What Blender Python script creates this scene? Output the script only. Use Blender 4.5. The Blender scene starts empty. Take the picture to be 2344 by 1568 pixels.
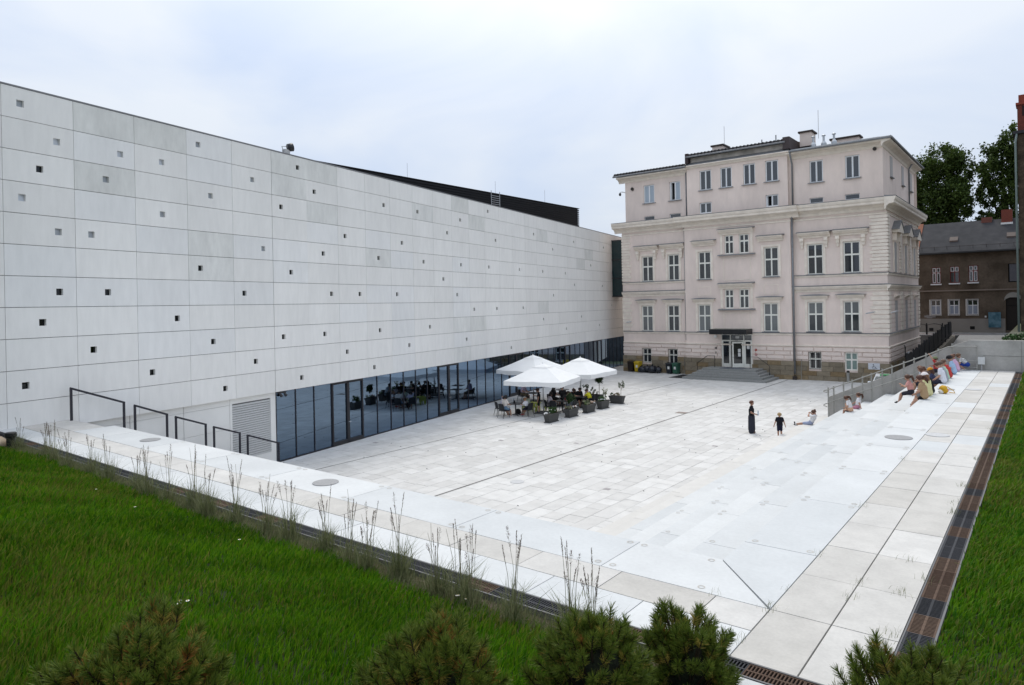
import bpy, math, random
import numpy as np
from math import sin, cos, pi, radians, sqrt, atan2
from mathutils import Vector, Matrix

rng = np.random.default_rng(7)
random.seed(7)
scene = bpy.context.scene
COL = scene.collection

# ------------------------------------------------------------------ camera, sky, sun, exposure
YAW = radians(38.2); ROLL = radians(1.15); FPX = 1563.0; WPX = 2344.0
_look = Vector((-sin(YAW), cos(YAW), 0)); _right = Vector((cos(YAW), sin(YAW), 0)); _up = Vector((0, 0, 1))
_r2 = cos(ROLL) * _right - sin(ROLL) * _up
_u2 = sin(ROLL) * _right + cos(ROLL) * _up
cam_data = bpy.data.cameras.new('camera')
cam = bpy.data.objects.new('camera', cam_data); COL.objects.link(cam)
cam_data.sensor_fit = 'HORIZONTAL'; cam_data.sensor_width = 36.0
cam_data.lens = 36.0 * FPX / WPX
cam_data.shift_y = -87.0 / WPX
cam_data.clip_start = 0.1; cam_data.clip_end = 3000
mw = Matrix.Identity(4)
for i in range(3):
    mw[i][0] = _r2[i]; mw[i][1] = _u2[i]; mw[i][2] = -_look[i]
cam.matrix_world = mw
scene.camera = cam

SUN_EL = radians(56); SUN_AZ = radians(35)          # behind thin cloud, ahead of the camera: azimuth left of +Y
sun_dir = Vector((-sin(SUN_AZ) * cos(SUN_EL), cos(SUN_AZ) * cos(SUN_EL), sin(SUN_EL)))
world = bpy.data.worlds.new('World'); scene.world = world; world.use_nodes = True
nt = world.node_tree; nt.nodes.clear()
def wn(t, **k):
    n = nt.nodes.new(t)
    for a, b in k.items(): setattr(n, a, b)
    return n
out = wn('ShaderNodeOutputWorld'); bg = wn('ShaderNodeBackground'); bg.inputs['Strength'].default_value = 0.1
sky = wn('ShaderNodeTexSky'); sky.sky_type = 'NISHITA'; sky.sun_disc = False
sky.sun_elevation = SUN_EL; sky.sun_rotation = -SUN_AZ
sky.air_density = 1.0; sky.dust_density = 2.0
tc = wn('ShaderNodeTexCoord')
mp = wn('ShaderNodeMapping'); mp.inputs['Scale'].default_value = (1.0, 1.0, 2.2)
nz = wn('ShaderNodeTexNoise'); nz.inputs['Scale'].default_value = 2.2; nz.inputs['Detail'].default_value = 5; nz.inputs['Roughness'].default_value = 0.5; nz.inputs['Distortion'].default_value = 0.5
nt.links.new(tc.outputs['Generated'], mp.inputs['Vector']); nt.links.new(mp.outputs['Vector'], nz.inputs['Vector'])
ramp = wn('ShaderNodeValToRGB'); ramp.color_ramp.elements[0].position = 0.36; ramp.color_ramp.elements[1].position = 0.62
ramp.color_ramp.elements[0].color = (6.1, 7.1, 8.9, 1); ramp.color_ramp.elements[1].color = (8.0, 8.5, 9.2, 1)
nt.links.new(nz.outputs['Fac'], ramp.inputs['Fac'])
dotn = wn('ShaderNodeVectorMath', operation='DOT_PRODUCT'); dotn.inputs[1].default_value = sun_dir
nt.links.new(tc.outputs['Generated'], dotn.inputs[0])
mr = wn('ShaderNodeMapRange'); mr.inputs['From Min'].default_value = 0.72; mr.inputs['From Max'].default_value = 1.0
mr.inputs['To Min'].default_value = 0.0; mr.inputs['To Max'].default_value = 1.0
mr.interpolation_type = 'SMOOTHSTEP'
nt.links.new(dotn.outputs['Value'], mr.inputs['Value'])
glow = wn('ShaderNodeMix', data_type='RGBA'); glow.inputs['B'].default_value = (12.0, 11.9, 11.4, 1)
nt.links.new(mr.outputs['Result'], glow.inputs['Factor']); nt.links.new(ramp.outputs['Color'], glow.inputs['A'])
cover = wn('ShaderNodeMix', data_type='RGBA'); cover.inputs['Factor'].default_value = 0.88
sxyz = wn('ShaderNodeSeparateXYZ'); nt.links.new(tc.outputs['Generated'], sxyz.inputs[0])       # overcast sky: brighter towards the zenith
zen = wn('ShaderNodeMapRange'); zen.inputs['From Min'].default_value = 0.0; zen.inputs['From Max'].default_value = 1.0; zen.inputs['To Min'].default_value = 0.86; zen.inputs['To Max'].default_value = 1.45
nt.links.new(sxyz.outputs['Z'], zen.inputs['Value'])
zmul = wn('ShaderNodeMix', data_type='RGBA', blend_type='MULTIPLY'); zmul.inputs['Factor'].default_value = 1.0
nt.links.new(glow.outputs['Result'], zmul.inputs['A']); nt.links.new(zen.outputs['Result'], zmul.inputs['B'])
nt.links.new(sky.outputs['Color'], cover.inputs['A']); nt.links.new(zmul.outputs['Result'], cover.inputs['B'])
nt.links.new(cover.outputs['Result'], bg.inputs['Color']); nt.links.new(bg.outputs['Background'], out.inputs['Surface'])

sun_data = bpy.data.lights.new('sun', 'SUN'); sun_data.energy = 1.2; sun_data.angle = radians(16); sun_data.color = (1.0, 0.96, 0.9)
sun = bpy.data.objects.new('sun', sun_data); COL.objects.link(sun)
sun.rotation_euler = sun_dir.to_track_quat('Z', 'Y').to_euler()
scene.cycles.max_bounces = 6; scene.cycles.diffuse_bounces = 3; scene.cycles.glossy_bounces = 3; scene.cycles.transparent_max_bounces = 8
scene.view_settings.view_transform = 'Standard'; scene.view_settings.look = 'None'
scene.view_settings.exposure = 0.1; scene.view_settings.gamma = 1.0

# ------------------------------------------------------------------ materials
MATS = {}
def mat(name, a, b=None, rnd=None, ns=0.0, na=0.0, nb=None, bump=0.0, bs=20.0, rough=0.6, spec=0.3, metal=0.0, ns2=0.0, na2=0.0, zstretch=1.0, obj=False, trans=0.0, transl=0.0):
    """a..b: colour range picked per object/island; na: multiply noise depth at scale ns; second noise ns2/na2"""
    m = bpy.data.materials.new(name); m.use_nodes = True; t = m.node_tree; N = t.nodes; L = t.links
    p = N['Principled BSDF']; p.inputs['Roughness'].default_value = rough; p.inputs['Metallic'].default_value = metal
    p.inputs['Specular IOR Level'].default_value = spec
    if trans: p.inputs['Transmission Weight'].default_value = trans
    def rgb(c): return (c[0], c[1], c[2], 1)
    pos = None
    def getpos():
        nonlocal pos
        if pos is None:
            if obj:
                q = N.new('ShaderNodeTexCoord'); pos = q.outputs['Object']
            else:
                q = N.new('ShaderNodeNewGeometry'); pos = q.outputs['Position']
            if zstretch != 1.0:
                mm = N.new('ShaderNodeMapping'); mm.inputs['Scale'].default_value = (1, 1, zstretch); L.new(pos, mm.inputs['Vector']); pos = mm.outputs['Vector']
        return pos
    cur = None
    if b is not None and rnd:
        r = N.new('ShaderNodeObjectInfo' if rnd == 'obj' else 'ShaderNodeNewGeometry')
        o = r.outputs['Random'] if rnd == 'obj' else r.outputs['Random Per Island']
        x = N.new('ShaderNodeMix'); x.data_type = 'RGBA'; x.inputs['A'].default_value = rgb(a); x.inputs['B'].default_value = rgb(b)
        L.new(o, x.inputs['Factor']); cur = x.outputs['Result']
    elif b is not None:
        n = N.new('ShaderNodeTexNoise'); n.inputs['Scale'].default_value = ns or 3; n.inputs['Detail'].default_value = 6; L.new(getpos(), n.inputs['Vector'])
        rr = N.new('ShaderNodeMapRange'); rr.inputs['From Min'].default_value = .32; rr.inputs['From Max'].default_value = .68; L.new(n.outputs['Fac'], rr.inputs['Value'])
        x = N.new('ShaderNodeMix'); x.data_type = 'RGBA'; x.inputs['A'].default_value = rgb(a); x.inputs['B'].default_value = rgb(b)
        L.new(rr.outputs['Result'], x.inputs['Factor']); cur = x.outputs['Result']
    else:
        q = N.new('ShaderNodeRGB'); q.outputs[0].default_value = rgb(a); cur = q.outputs[0]
    for s, am in ((ns, na), (ns2, na2)):
        if am:
            n = N.new('ShaderNodeTexNoise'); n.inputs['Scale'].default_value = s; n.inputs['Detail'].default_value = 7; n.inputs['Roughness'].default_value = .6
            L.new(getpos(), n.inputs['Vector'])
            rr = N.new('ShaderNodeMapRange'); rr.inputs['From Min'].default_value = .3; rr.inputs['From Max'].default_value = .7
            rr.inputs['To Min'].default_value = 1 - am; rr.inputs['To Max'].default_value = 1 + am * .5
            L.new(n.outputs['Fac'], rr.inputs['Value'])
            x = N.new('ShaderNodeMix'); x.data_type = 'RGBA'; x.blend_type = 'MULTIPLY'; x.inputs['Factor'].default_value = 1
            L.new(cur, x.inputs['A']); L.new(rr.outputs['Result'], x.inputs['B']); cur = x.outputs['Result']
    L.new(cur, p.inputs['Base Color'])
    if bump:
        n = N.new('ShaderNodeTexNoise'); n.inputs['Scale'].default_value = bs; n.inputs['Detail'].default_value = 6; L.new(getpos(), n.inputs['Vector'])
        bn = N.new('ShaderNodeBump'); bn.inputs['Strength'].default_value = bump; bn.inputs['Distance'].default_value = .02
        L.new(n.outputs['Fac'], bn.inputs['Height']); L.new(bn.outputs['Normal'], p.inputs['Normal'])
    if transl:
        tl = N.new('ShaderNodeBsdfTranslucent'); ms = N.new('ShaderNodeMixShader'); ms.inputs[0].default_value = transl
        om = [q for q in N if q.type == 'OUTPUT_MATERIAL'][0]
        L.new(cur, tl.inputs['Color']); L.new(p.outputs[0], ms.inputs[1]); L.new(tl.outputs[0], ms.inputs[2]); L.new(ms.outputs[0], om.inputs['Surface'])
    MATS[name] = m
    return m

def glassmat(name, tint, ior=1.5, refl=(1, 1, 1), boost=1.0, wave=0.0):
    m = bpy.data.materials.new(name); m.use_nodes = True; t = m.node_tree; N = t.nodes; L = t.links; N.clear()
    o = N.new('ShaderNodeOutputMaterial'); mx = N.new('ShaderNodeMixShader'); tr = N.new('ShaderNodeBsdfTransparent'); gl = N.new('ShaderNodeBsdfGlossy')
    tr.inputs['Color'].default_value = (*tint, 1); gl.inputs['Color'].default_value = (*refl, 1); gl.inputs['Roughness'].default_value = .005
    fr = N.new('ShaderNodeFresnel'); fr.inputs['IOR'].default_value = ior
    mu = N.new('ShaderNodeMath'); mu.operation = 'MULTIPLY'; mu.inputs[1].default_value = boost; mu.use_clamp = True
    L.new(fr.outputs[0], mu.inputs[0]); L.new(mu.outputs[0], mx.inputs[0]); L.new(tr.outputs[0], mx.inputs[1]); L.new(gl.outputs[0], mx.inputs[2]); L.new(mx.outputs[0], o.inputs[0])
    if wave:
        g = N.new('ShaderNodeNewGeometry'); n = N.new('ShaderNodeTexNoise'); n.inputs['Scale'].default_value = .8; n.inputs['Detail'].default_value = 1; L.new(g.outputs['Position'], n.inputs['Vector'])
        bn = N.new('ShaderNodeBump'); bn.inputs['Strength'].default_value = wave; bn.inputs['Distance'].default_value = .02
        L.new(n.outputs['Fac'], bn.inputs['Height']); L.new(bn.outputs['Normal'], gl.inputs['Normal']); L.new(bn.outputs['Normal'], fr.inputs['Normal'])
    MATS[name] = m
    return m
_plain = {}
def plain(c, rough=.65, spec=.25, metal=0.0):
    k = (tuple(round(x, 3) for x in c), rough, spec, metal)
    if k not in _plain:
        _plain[k] = mat('paint_%d' % len(_plain), c, rough=rough, spec=spec, metal=metal, ns=9, na=.08)
    return _plain[k]

# ------------------------------------------------------------------ mesh builder
class MB:
    def __init__(s): s.v = []; s.f = []; s.mi = []
    def add(s, vs, fs, m=0):
        k = len(s.v); s.v.extend([tuple(v) for v in vs]); s.f.extend([tuple(i + k for i in f) for f in fs]); s.mi.extend([m] * len(fs)); return s
    def box(s, x0, x1, y0, y1, z0, z1, m=0):
        vs = [(x0,y0,z0),(x1,y0,z0),(x1,y1,z0),(x0,y1,z0),(x0,y0,z1),(x1,y0,z1),(x1,y1,z1),(x0,y1,z1)]
        return s.add(vs, [(0,3,2,1),(4,5,6,7),(0,1,5,4),(1,2,6,5),(2,3,7,6),(3,0,4,7)], m)
    def obox(s, c, ax, ay, az, m=0):
        c = Vector(c); ax = Vector(ax); ay = Vector(ay); az = Vector(az)
        vs = [c + i*ax + j*ay + k*az for k in (-1, 1) for i, j in ((-1,-1),(1,-1),(1,1),(-1,1))]
        return s.add(vs, [(0,3,2,1),(4,5,6,7),(0,1,5,4),(1,2,6,5),(2,3,7,6),(3,0,4,7)], m)
    def frustum(s, c0, w0, d0, c1, w1, d1, m=0):
        vs = [(c0[0]+i*w0/2, c0[1]+j*d0/2, c0[2]) for i, j in ((-1,-1),(1,-1),(1,1),(-1,1))] + [(c1[0]+i*w1/2, c1[1]+j*d1/2, c1[2]) for i, j in ((-1,-1),(1,-1),(1,1),(-1,1))]
        return s.add(vs, [(0,3,2,1),(4,5,6,7),(0,1,5,4),(1,2,6,5),(2,3,7,6),(3,0,4,7)], m)
    def tube(s, pts, r, n=6, m=0, cap=True):
        pts = [Vector(p) for p in pts]
        rs = r if isinstance(r, (list, tuple)) else [r] * len(pts)
        rings = []; prev = None
        for i, p in enumerate(pts):
            d = (pts[min(i+1, len(pts)-1)] - pts[max(i-1, 0)])
            d = d.normalized() if d.length > 1e-9 else Vector((0, 0, 1))
            if prev is None:
                u = d.cross(Vector((0, 0, 1)));
                if u.length < 1e-3: u = d.cross(Vector((1, 0, 0)))
            else:
                u = prev - d * prev.dot(d)
                if u.length < 1e-4: u = d.cross(Vector((0, 0, 1)))
            u.normalize(); prev = u; w = d.cross(u)
            rings.append([p + rs[i] * (cos(2*pi*k/n) * u + sin(2*pi*k/n) * w) for k in range(n)])
        vs = [v for R in rings for v in R]; fs = []
        for i in range(len(rings) - 1):
            for k in range(n):
                fs.append((i*n+k, i*n+(k+1) % n, (i+1)*n+(k+1) % n, (i+1)*n+k))
        if cap:
            fs.append(tuple(range(n))[::-1]); fs.append(tuple((len(rings)-1)*n + k for k in range(n)))
        return s.add(vs, fs, m)
    def lathe(s, prof, c=(0,0,0), n=12, m=0):
        vs = [(c[0]+r*cos(2*pi*k/n), c[1]+r*sin(2*pi*k/n), c[2]+z) for r, z in prof for k in range(n)]; fs = []
        for i in range(len(prof)-1):
            for k in range(n): fs.append((i*n+k, i*n+(k+1) % n, (i+1)*n+(k+1) % n, (i+1)*n+k))
        fs.append(tuple(range(n))[::-1]); fs.append(tuple((len(prof)-1)*n+k for k in range(n)))
        return s.add(vs, fs, m)
    def extrude(s, poly, vec, m=0):
        """closed polygon (list of 3d points) pushed along vec"""
        n = len(poly); vec = Vector(vec)
        vs = [Vector(p) for p in poly] + [Vector(p) + vec for p in poly]
        fs = [tuple(range(n))[::-1], tuple(range(n, 2*n))] + [(i, (i+1) % n, n+(i+1) % n, n+i) for i in range(n)]
        return s.add(vs, fs, m)
    def sphere(s, c, r, seg=8, ring=6, m=0, noise=0.0):
        rx, ry, rz = r if isinstance(r, (tuple, list)) else (r, r, r)
        vs = [(c[0], c[1], c[2]-rz)]; fs = []
        for i in range(1, ring):
            a = -pi/2 + pi*i/ring
            for k in range(seg):
                q = 1 + (random.uniform(-noise, noise) if noise else 0)
                vs.append((c[0]+rx*q*cos(a)*cos(2*pi*k/seg), c[1]+ry*q*cos(a)*sin(2*pi*k/seg), c[2]+rz*q*sin(a)))
        vs.append((c[0], c[1], c[2]+rz)); top = len(vs)-1
        for k in range(seg): fs.append((0, 1+(k+1) % seg, 1+k)); fs.append((top, top-seg+k, top-seg+(k+1) % seg))
        for i in range(ring-2):
            for k in range(seg): fs.append((1+i*seg+k, 1+i*seg+(k+1) % seg, 1+(i+1)*seg+(k+1) % seg, 1+(i+1)*seg+k))
        return s.add(vs, fs, m)
    def mesh(s, name, mats):
        me = bpy.data.meshes.new(name); me.from_pydata(s.v, [], s.f)
        ms = mats if isinstance(mats, (list, tuple)) else [mats]
        for q in ms: me.materials.append(q)
        if len(ms) > 1: me.polygons.foreach_set('material_index', s.mi)
        me.update(); return me
    def build(s, name, mats, parent=None, smooth=False, loc=None):
        me = s.mesh(name, mats)
        if smooth: me.polygons.foreach_set('use_smooth', [True] * len(me.polygons))
        return link(name, me, parent, loc)
def link(name, me, parent=None, loc=None, rz=0.0, scale=None):
    o = bpy.data.objects.new(name, me); COL.objects.link(o)
    if parent is not None: o.parent = parent
    if loc is not None: o.location = loc
    if rz: o.rotation_euler = (0, 0, rz)
    if scale is not None: o.scale = scale
    return o
def npmesh(name, verts, tris, mats, mi=None, smooth=False):
    me = bpy.data.meshes.new(name); verts = np.ascontiguousarray(verts, dtype=np.float32).reshape(-1, 3); tris = np.ascontiguousarray(tris, dtype=np.int32)
    k = tris.shape[1]
    me.vertices.add(len(verts)); me.vertices.foreach_set('co', verts.ravel())
    me.loops.add(tris.size); me.loops.foreach_set('vertex_index', tris.ravel())
    me.polygons.add(len(tris)); me.polygons.foreach_set('loop_start', np.arange(0, tris.size, k, dtype=np.int32))
    for q in (mats if isinstance(mats, (list, tuple)) else [mats]): me.materials.append(q)
    if mi is not None: me.polygons.foreach_set('material_index', np.ascontiguousarray(mi, dtype=np.int32))
    if smooth: me.polygons.foreach_set('use_smooth', np.ones(len(tris), dtype=bool))
    me.update(calc_edges=True); return me
def tag(o, label=None, cat=None, group=None, kind=None):
    if label: o['label'] = label
    if cat: o['category'] = cat
    if group: o['group'] = group
    if kind: o['kind'] = kind
    return o
def thing(name, label, cat, loc=(0,0,0), rz=0.0, group=None):
    o = bpy.data.objects.new(name, None); COL.objects.link(o); o.empty_display_size = .2
    o.location = loc; o.rotation_euler = (0, 0, rz)
    return tag(o, label, cat, group)
def struct(o): o['kind'] = 'structure'; return o
def copy_tree(o, parent=None):
    c = o.copy(); COL.objects.link(c); c.parent = parent
    for ch in o.children: copy_tree(ch, c)
    return c
UNIT = {}
def unit_box(m):
    if m.name not in UNIT: UNIT[m.name] = MB().box(-.5, .5, -.5, .5, -.5, .5).mesh('block', m)
    return UNIT[m.name]
def block(name, m, x0, x1, y0, y1, z0, z1, parent):
    """one cuboid piece that shares mesh data with its likes"""
    return link(name, unit_box(m), parent, ((x0+x1)/2, (y0+y1)/2, (z0+z1)/2), scale=(abs(x1-x0), abs(y1-y0), abs(z1-z0)))
GZ = -6.7          # plaza level (the camera is at 0)
WZ = -3.4          # upper walkway level
# ------------------------------------------------------------------ setting: terrain, plaza, terraces, walkways, street
M_joint = mat('joint_dark', (.26, .25, .235), ns=6, na=.3, rough=.9)
M_earth = mat('earth', (.16, .15, .13), (.10, .12, .05), ns=.05, rough=.95)
M_asph = mat('asphalt', (.16, .16, .165), ns=3, na=.25, bump=.2, bs=60, rough=.9)
M_pave_o = mat('granite_paver', (.605, .59, .565), (.705, .692, .668), 'obj', ns=2.2, na=.10, ns2=45, na2=.07, rough=.72, spec=.25, bump=.06, bs=120)
M_pave_i = mat('granite_paving', (.605, .59, .565), (.705, .692, .668), 'isl', ns=2.2, na=.10, ns2=45, na2=.07, rough=.72, spec=.25, bump=.06, bs=120)
M_white = mat('white_concrete', (.575, .59, .592), (.65, .658, .652), 'obj', ns=.9, na=.085, ns2=17, na2=.05, rough=.7, spec=.25, bump=.04, bs=90)
M_beige = mat('beige_concrete', (.53, .508, .47), (.625, .608, .578), 'obj', ns=2.2, na=.13, ns2=28, na2=.07, rough=.75, spec=.25, bump=.08, bs=80)
M_cream = mat('cream_concrete', (.63, .61, .575), (.67, .65, .615), 'obj', ns=2, na=.06, ns2=28, na2=.05, rough=.75, spec=.25, bump=.05, bs=80)
M_conc = mat('fair_faced_concrete', (.40, .385, .36), (.47, .455, .43), ns=1.1, na=.12, ns2=14, na2=.08, rough=.8, spec=.2, bump=.1, bs=40)

g = MB()
R = 900
g.add([(-R,-R,-7.3),(R,-R,-7.3),(R,R,-7.3),(-R,R,-7.3)], [(0,1,2,3)])
o = g.build('ground', M_earth); struct(o)

plaza = MB().box(-46, -1.5, 12, 66, -7.2, GZ-.03).build('plaza', M_joint); struct(plaza)

FA = radians(11.1); FP0 = Vector((-26.4, 16.9, 0)); FT = Vector((-sin(FA), cos(FA), 0)); FN = Vector((cos(FA), sin(FA), 0))
def fac(s, off, z): q = FP0 + FT*s + FN*off; return (q.x, q.y, z)
def fac_x(y): return FP0.x + (y - FP0.y) * (-math.tan(FA))

# pavers laid in courses along Y; the ones that show largest are single objects, the rest one sheet of pieces
pav = []
cw = .62; x = -10.22; ci = 0
while x > -40:
    x1 = x - cw
    jog = x1
    if abs(((x + x1) / 2) - (-17.12)) < cw/2 or abs(((x + x1) / 2) - (-24.05)) < cw/2: pass
    y = 15.2 + random.uniform(0, .6)
    while y < 63.5:
        ln = random.choice((.62, .62, .93, .93, 1.24))
        y1 = min(y + ln, 63.5)
        if y1 - y > .2:
            if max(x, x1) > fac_x((y+y1)/2) - 1.0 and not (y > 58.3 and x < -9.76 and x > -32.8 and y > 59.3):
                pav.append((x1, x, y, y1))
        y = y1
    x = x1
xr = -10.22
while xr < -2.2:                                   # strip right of the steps, beyond the end wall
    y = 38.2 + random.uniform(0, .6)
    while y < 62:
        ln = random.choice((.62, .93, 1.24)); pav.append((xr, min(xr+cw, -2.0), y, min(y+ln, 62.6))); y += ln
    xr += cw
def camd(p):
    cx, cy = (p[0]+p[1])/2, (p[2]+p[3])/2
    d = -cx*sin(YAW) + cy*cos(YAW); r = cx*cos(YAW) + cy*sin(YAW)
    vis = abs(r/d) < .76 and cy > 16.9 and cx < -10.2 and (cy - 8.72) > 0
    # hidden behind the front terrace edge
    return d if vis else 1e6
pav.sort(key=camd)
JG = .0065
for i, (x0, x1, y0, y1) in enumerate(pav[:300]):
    j = random.uniform(-.003, .003)
    block('paver', M_pave_o, x0+JG, x1-JG, y0+JG, y1-JG, GZ-.06, GZ+j, plaza)
mb = MB()
for (x0, x1, y0, y1) in pav[300:]:
    j = random.uniform(-.003, .003); mb.box(x0+JG, x1-JG, y0+JG, y1-JG, GZ-.06, GZ+j)
o = mb.build('paving', M_pave_i, plaza); o['kind'] = 'stuff'
# two long drainage slots across the plaza, a fraction deeper and wider than the joints
M_slot = mat('slot_drain_steel', (.09, .085, .08), rough=.6)
for xx in (-17.12, -24.05):
    w = .035 if xx > -20 else .022
    MB().box(xx-w, xx+w, 15, 58.6, GZ-.05, GZ+.006).build('slot_drain', M_slot, plaza)

# service covers in the plaza
def cover(loc, r, label, m=None, z=GZ):
    q = MB().lathe([(r, 0), (r, .008), (r*.96, .011)], n=24).build('manhole_cover', m or M_cov, None, loc=(loc[0], loc[1], z+.004)); tag(q, label, 'manhole cover', 'round covers')
M_cov = mat('cover_steel', (.33, .33, .335), ns=30, na=.2, rough=.55, metal=.2)
M_cov2 = mat('cover_pale', (.55, .55, .55), ns=30, na=.15, rough=.6)
cover((-15.9, 20.3), .27, 'small pale round cover in the plaza near the long dark slot', M_cov2)
cover((-18.78, 8.25), .25, 'grey round cover in the white walkway near the stair rails', M_cov, WZ)
cover((-11.14, 8.17), .25, 'grey round cover in the white walkway behind the tall grass', M_cov, WZ)
cover((-2.91, 18.67), .3, 'grey round cover in the white top step along the right walkway', M_cov, WZ)
cover((-2.2, 19.5), .26, 'pale round cover in the beige walkway slabs', M_cov2, WZ)
cover((-3.0, 29.2), .27, 'grey round cover beside the row of seated children', M_cov, WZ)
cover((-2.2, 29.6), .26, 'far pale round cover in the beige walkway slabs', M_cov2, WZ)
M_pat = mat('patch_plate', (.30, .255, .225), rough=.8, ns=12, na=.3)
q = MB().box(-17.75, -17.15, 38.1, 38.7, GZ-.02, GZ+.01).build('drain_plate', M_pat); tag(q, 'brown square drain plate beside the long dark slot in the plaza', 'drain plate')
for (px, py) in ((-12.6, 21.3), (-17.9, 27.5), (-21.4, 26.1), (-12.2, 30.4), (-26.3, 22.3)):
    q = MB().box(px-.12, px+.12, py-.09, py+.09, GZ-.02, GZ+.008).build('inlet_plate', plain((.36, .33, .33)), plaza)
lit = MB()
for k in range(70):
    px = random.uniform(-28, -10.5); py = random.uniform(17, 50)
    lit.sphere((px, py, GZ+.012), (.03, .025, .012), 5, 4)
o = lit.build('floor_lights', plain((.05, .05, .05)), plaza); o['kind'] = 'stuff'

# terrace body (solid under the slabs) with right arm and front arm
TR, RI = .97, .44
XT, YT = -3.42, 8.70         # edge of the top level on both arms
terr = MB()
for k in range(8):
    z = WZ - RI*k - .07
    xe = XT - TR*k; ye = YT + TR*k
    terr.box(xe+.03, -1.0 if k == 0 else xe+TR+.05, ye-.05 if k else 6.5, 37.4, -7.25, z-.012)          # right arm
    terr.box(-22.15, xe+TR+.1, (ye-TR-.05) if k else 6.6, ye-.03, -7.25, z-.004)
terrace = terr.build('terrace', M_conc); struct(terrace)
SL = 2.64; gp = .006
capm = MB()
def caps(parent, pts, z):
    c = MB()
    for (px, py) in pts:
        n = 14
        vs = [(px + rr*cos(2*pi*k/n), py + rr*sin(2*pi*k/n), z+.0035) for rr in (.045, .032) for k in range(n)]
        c.add(vs, [(k, (k+1) % n, n+(k+1) % n, n+k) for k in range(n)])
    return c
M_ring = mat('plug_ring', (.50, .47, .42), rough=.8)
capall = MB()
for k in range(8):
    z = WZ - RI*k; xe = XT - TR*k; xi = xe + TR - .01; ye = YT + TR*k
    m = M_white if k < 6 else M_cream
    off = (0, 1.1, .5, 1.6, .8, 1.9, .3, 1.2)[k]
    ys = [ye if k else None]
    y = 9.53 - SL + (off if k else 0)
    y = 9.53 if k == 0 else ye - .4 + off
    # first slab is mitred on the top level
    if k == 0:
        me = MB().extrude([(-2.466, 7.62, z-.2), (-2.466, 9.53-gp, z-.2), (xe, 9.53-gp, z-.2), (xe, YT+.012, z-.2)], (0, 0, .2)).mesh('slab', m)
        link('step_slab', me, terrace)
        xi = -2.466
    else:
        if y - (ye-.05) > .1: block('step_slab', m, xe, xi, ye-.02, y-gp, z-.2, z + random.uniform(-.001, .001), terrace)
    while y < 37.3:
        y1 = min(y+SL, 37.38)
        block('step_slab', m, xe, xi, y+gp, y1-gp, z-.2, z + random.uniform(-.0012, .0012), terrace)
        if k < 5 and y < 26:
            capall.add(*(lambda c: (c.v, c.f))(caps(None, [(xe+.11, y+.11), (xi-.11, y+.11), (xe+.11, y1-.11), (xi-.11, y1-.11)], z)))
        y = y1
    # front arm
    yi = YT + TR*(k-1) + .01 if k else 7.606
    x = xe
    if k == 0:
        me = MB().extrude([(-2.49, 7.606, z-.2), (XT-.014, YT, z-.2), (-4.61+gp, YT, z-.2), (-4.61+gp, 7.606, z-.2)], (0, 0, .2)).mesh('slab', m)
        link('step_slab', me, terrace)
        capall.add(*(lambda c: (c.v, c.f))(caps(None, [(-4.5, YT-.1), (-3.53, YT-.1), (-4.5, 7.72), (-3.3, 7.72)], z)))
        x = -4.61
    while x > -22.1:
        x1 = max(x-SL, -22.18)
        block('step_slab', m, x1+gp, x-gp, yi, ye, z-.2, z + random.uniform(-.0012, .0012), terrace)
        if k == 0 and x > -16: capall.add(*(lambda c: (c.v, c.f))(caps(None, [(x-.11, ye-.1), (x1+.11, ye-.1), (x-.11, 7.72), (x1+.11, 7.72)], z)))
        x = x1
o = capall.build('lifting_plugs', M_ring, terrace); o['kind'] = 'stuff'

# walkway: two rows of slabs on each arm
walk = MB().box(-25.2, -.9, 5.2, 7.6, -7.2, WZ-.075).box(-2.46, -.9, 7.6, 37.4, -7.2, WZ-.077).box(-25.5, -22.2, 7.6, 8.42, -7.2, WZ-.079).build('walkway', M_conc); struct(walk)
sp = .008
whites = {(0, 9), (1, 10), (0, 15), (1, 20)}
for r, (xa, xb) in enumerate(((-2.46, -1.835), (-1.835, -1.215))):
    y = 6.375; k = 0
    while y < 37.3:
        y1 = min(y+1.223, 37.38)
        block('walkway_slab', M_white if (r, k) in whites else M_beige, xa+sp, xb-sp, y+sp*.7, y1-sp*.7, WZ-.12, WZ+random.uniform(-.002, .002), walk)
        y = y1; k += 1
for r, (ya, yb, m) in enumerate(((6.99, 7.6, M_beige), (6.375, 6.99, M_white))):
    x = -2.46 - (0 if r else .61)
    if not r: block('walkway_slab', m, x+sp, -2.46-sp, ya+sp, yb-sp, WZ-.12, WZ, walk)
    while x > -25.1:
        x1 = max(x-1.223, -25.1)
        block('walkway_slab', m, x1+sp*.7, x-sp*.7, ya+sp, yb-sp, WZ-.12, WZ+random.uniform(-.002, .002), walk)
        x = x1
block('walkway_slab', M_beige, -23.6, -22.2, 7.61, 8.4, WZ-.12, WZ, walk)
block('walkway_slab', M_beige, -25.1, -23.61, 7.61, 8.4, WZ-.12, WZ+.001, walk)
# pale path slabs on the near side of the front drain
for (xa, xb) in ((-2.75, -1.55), (-1.54, -.95)):
    block('walkway_slab', M_white, xa, xb, 5.35, 6.08, WZ-.12, WZ-.003, walk)

# stair along the museum wall, hidden treads behind the terrace end
st = MB(); ns = 23
for i in range(ns):
    z = WZ - 3.3*(i+1)/ns; y0 = 8.43 + .362*i
    st.box(fac_x(y0)+.02, -22.2, y0, y0+.364, -7.2, z)
o = st.build('museum_stair', M_cream); struct(o)

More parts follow.
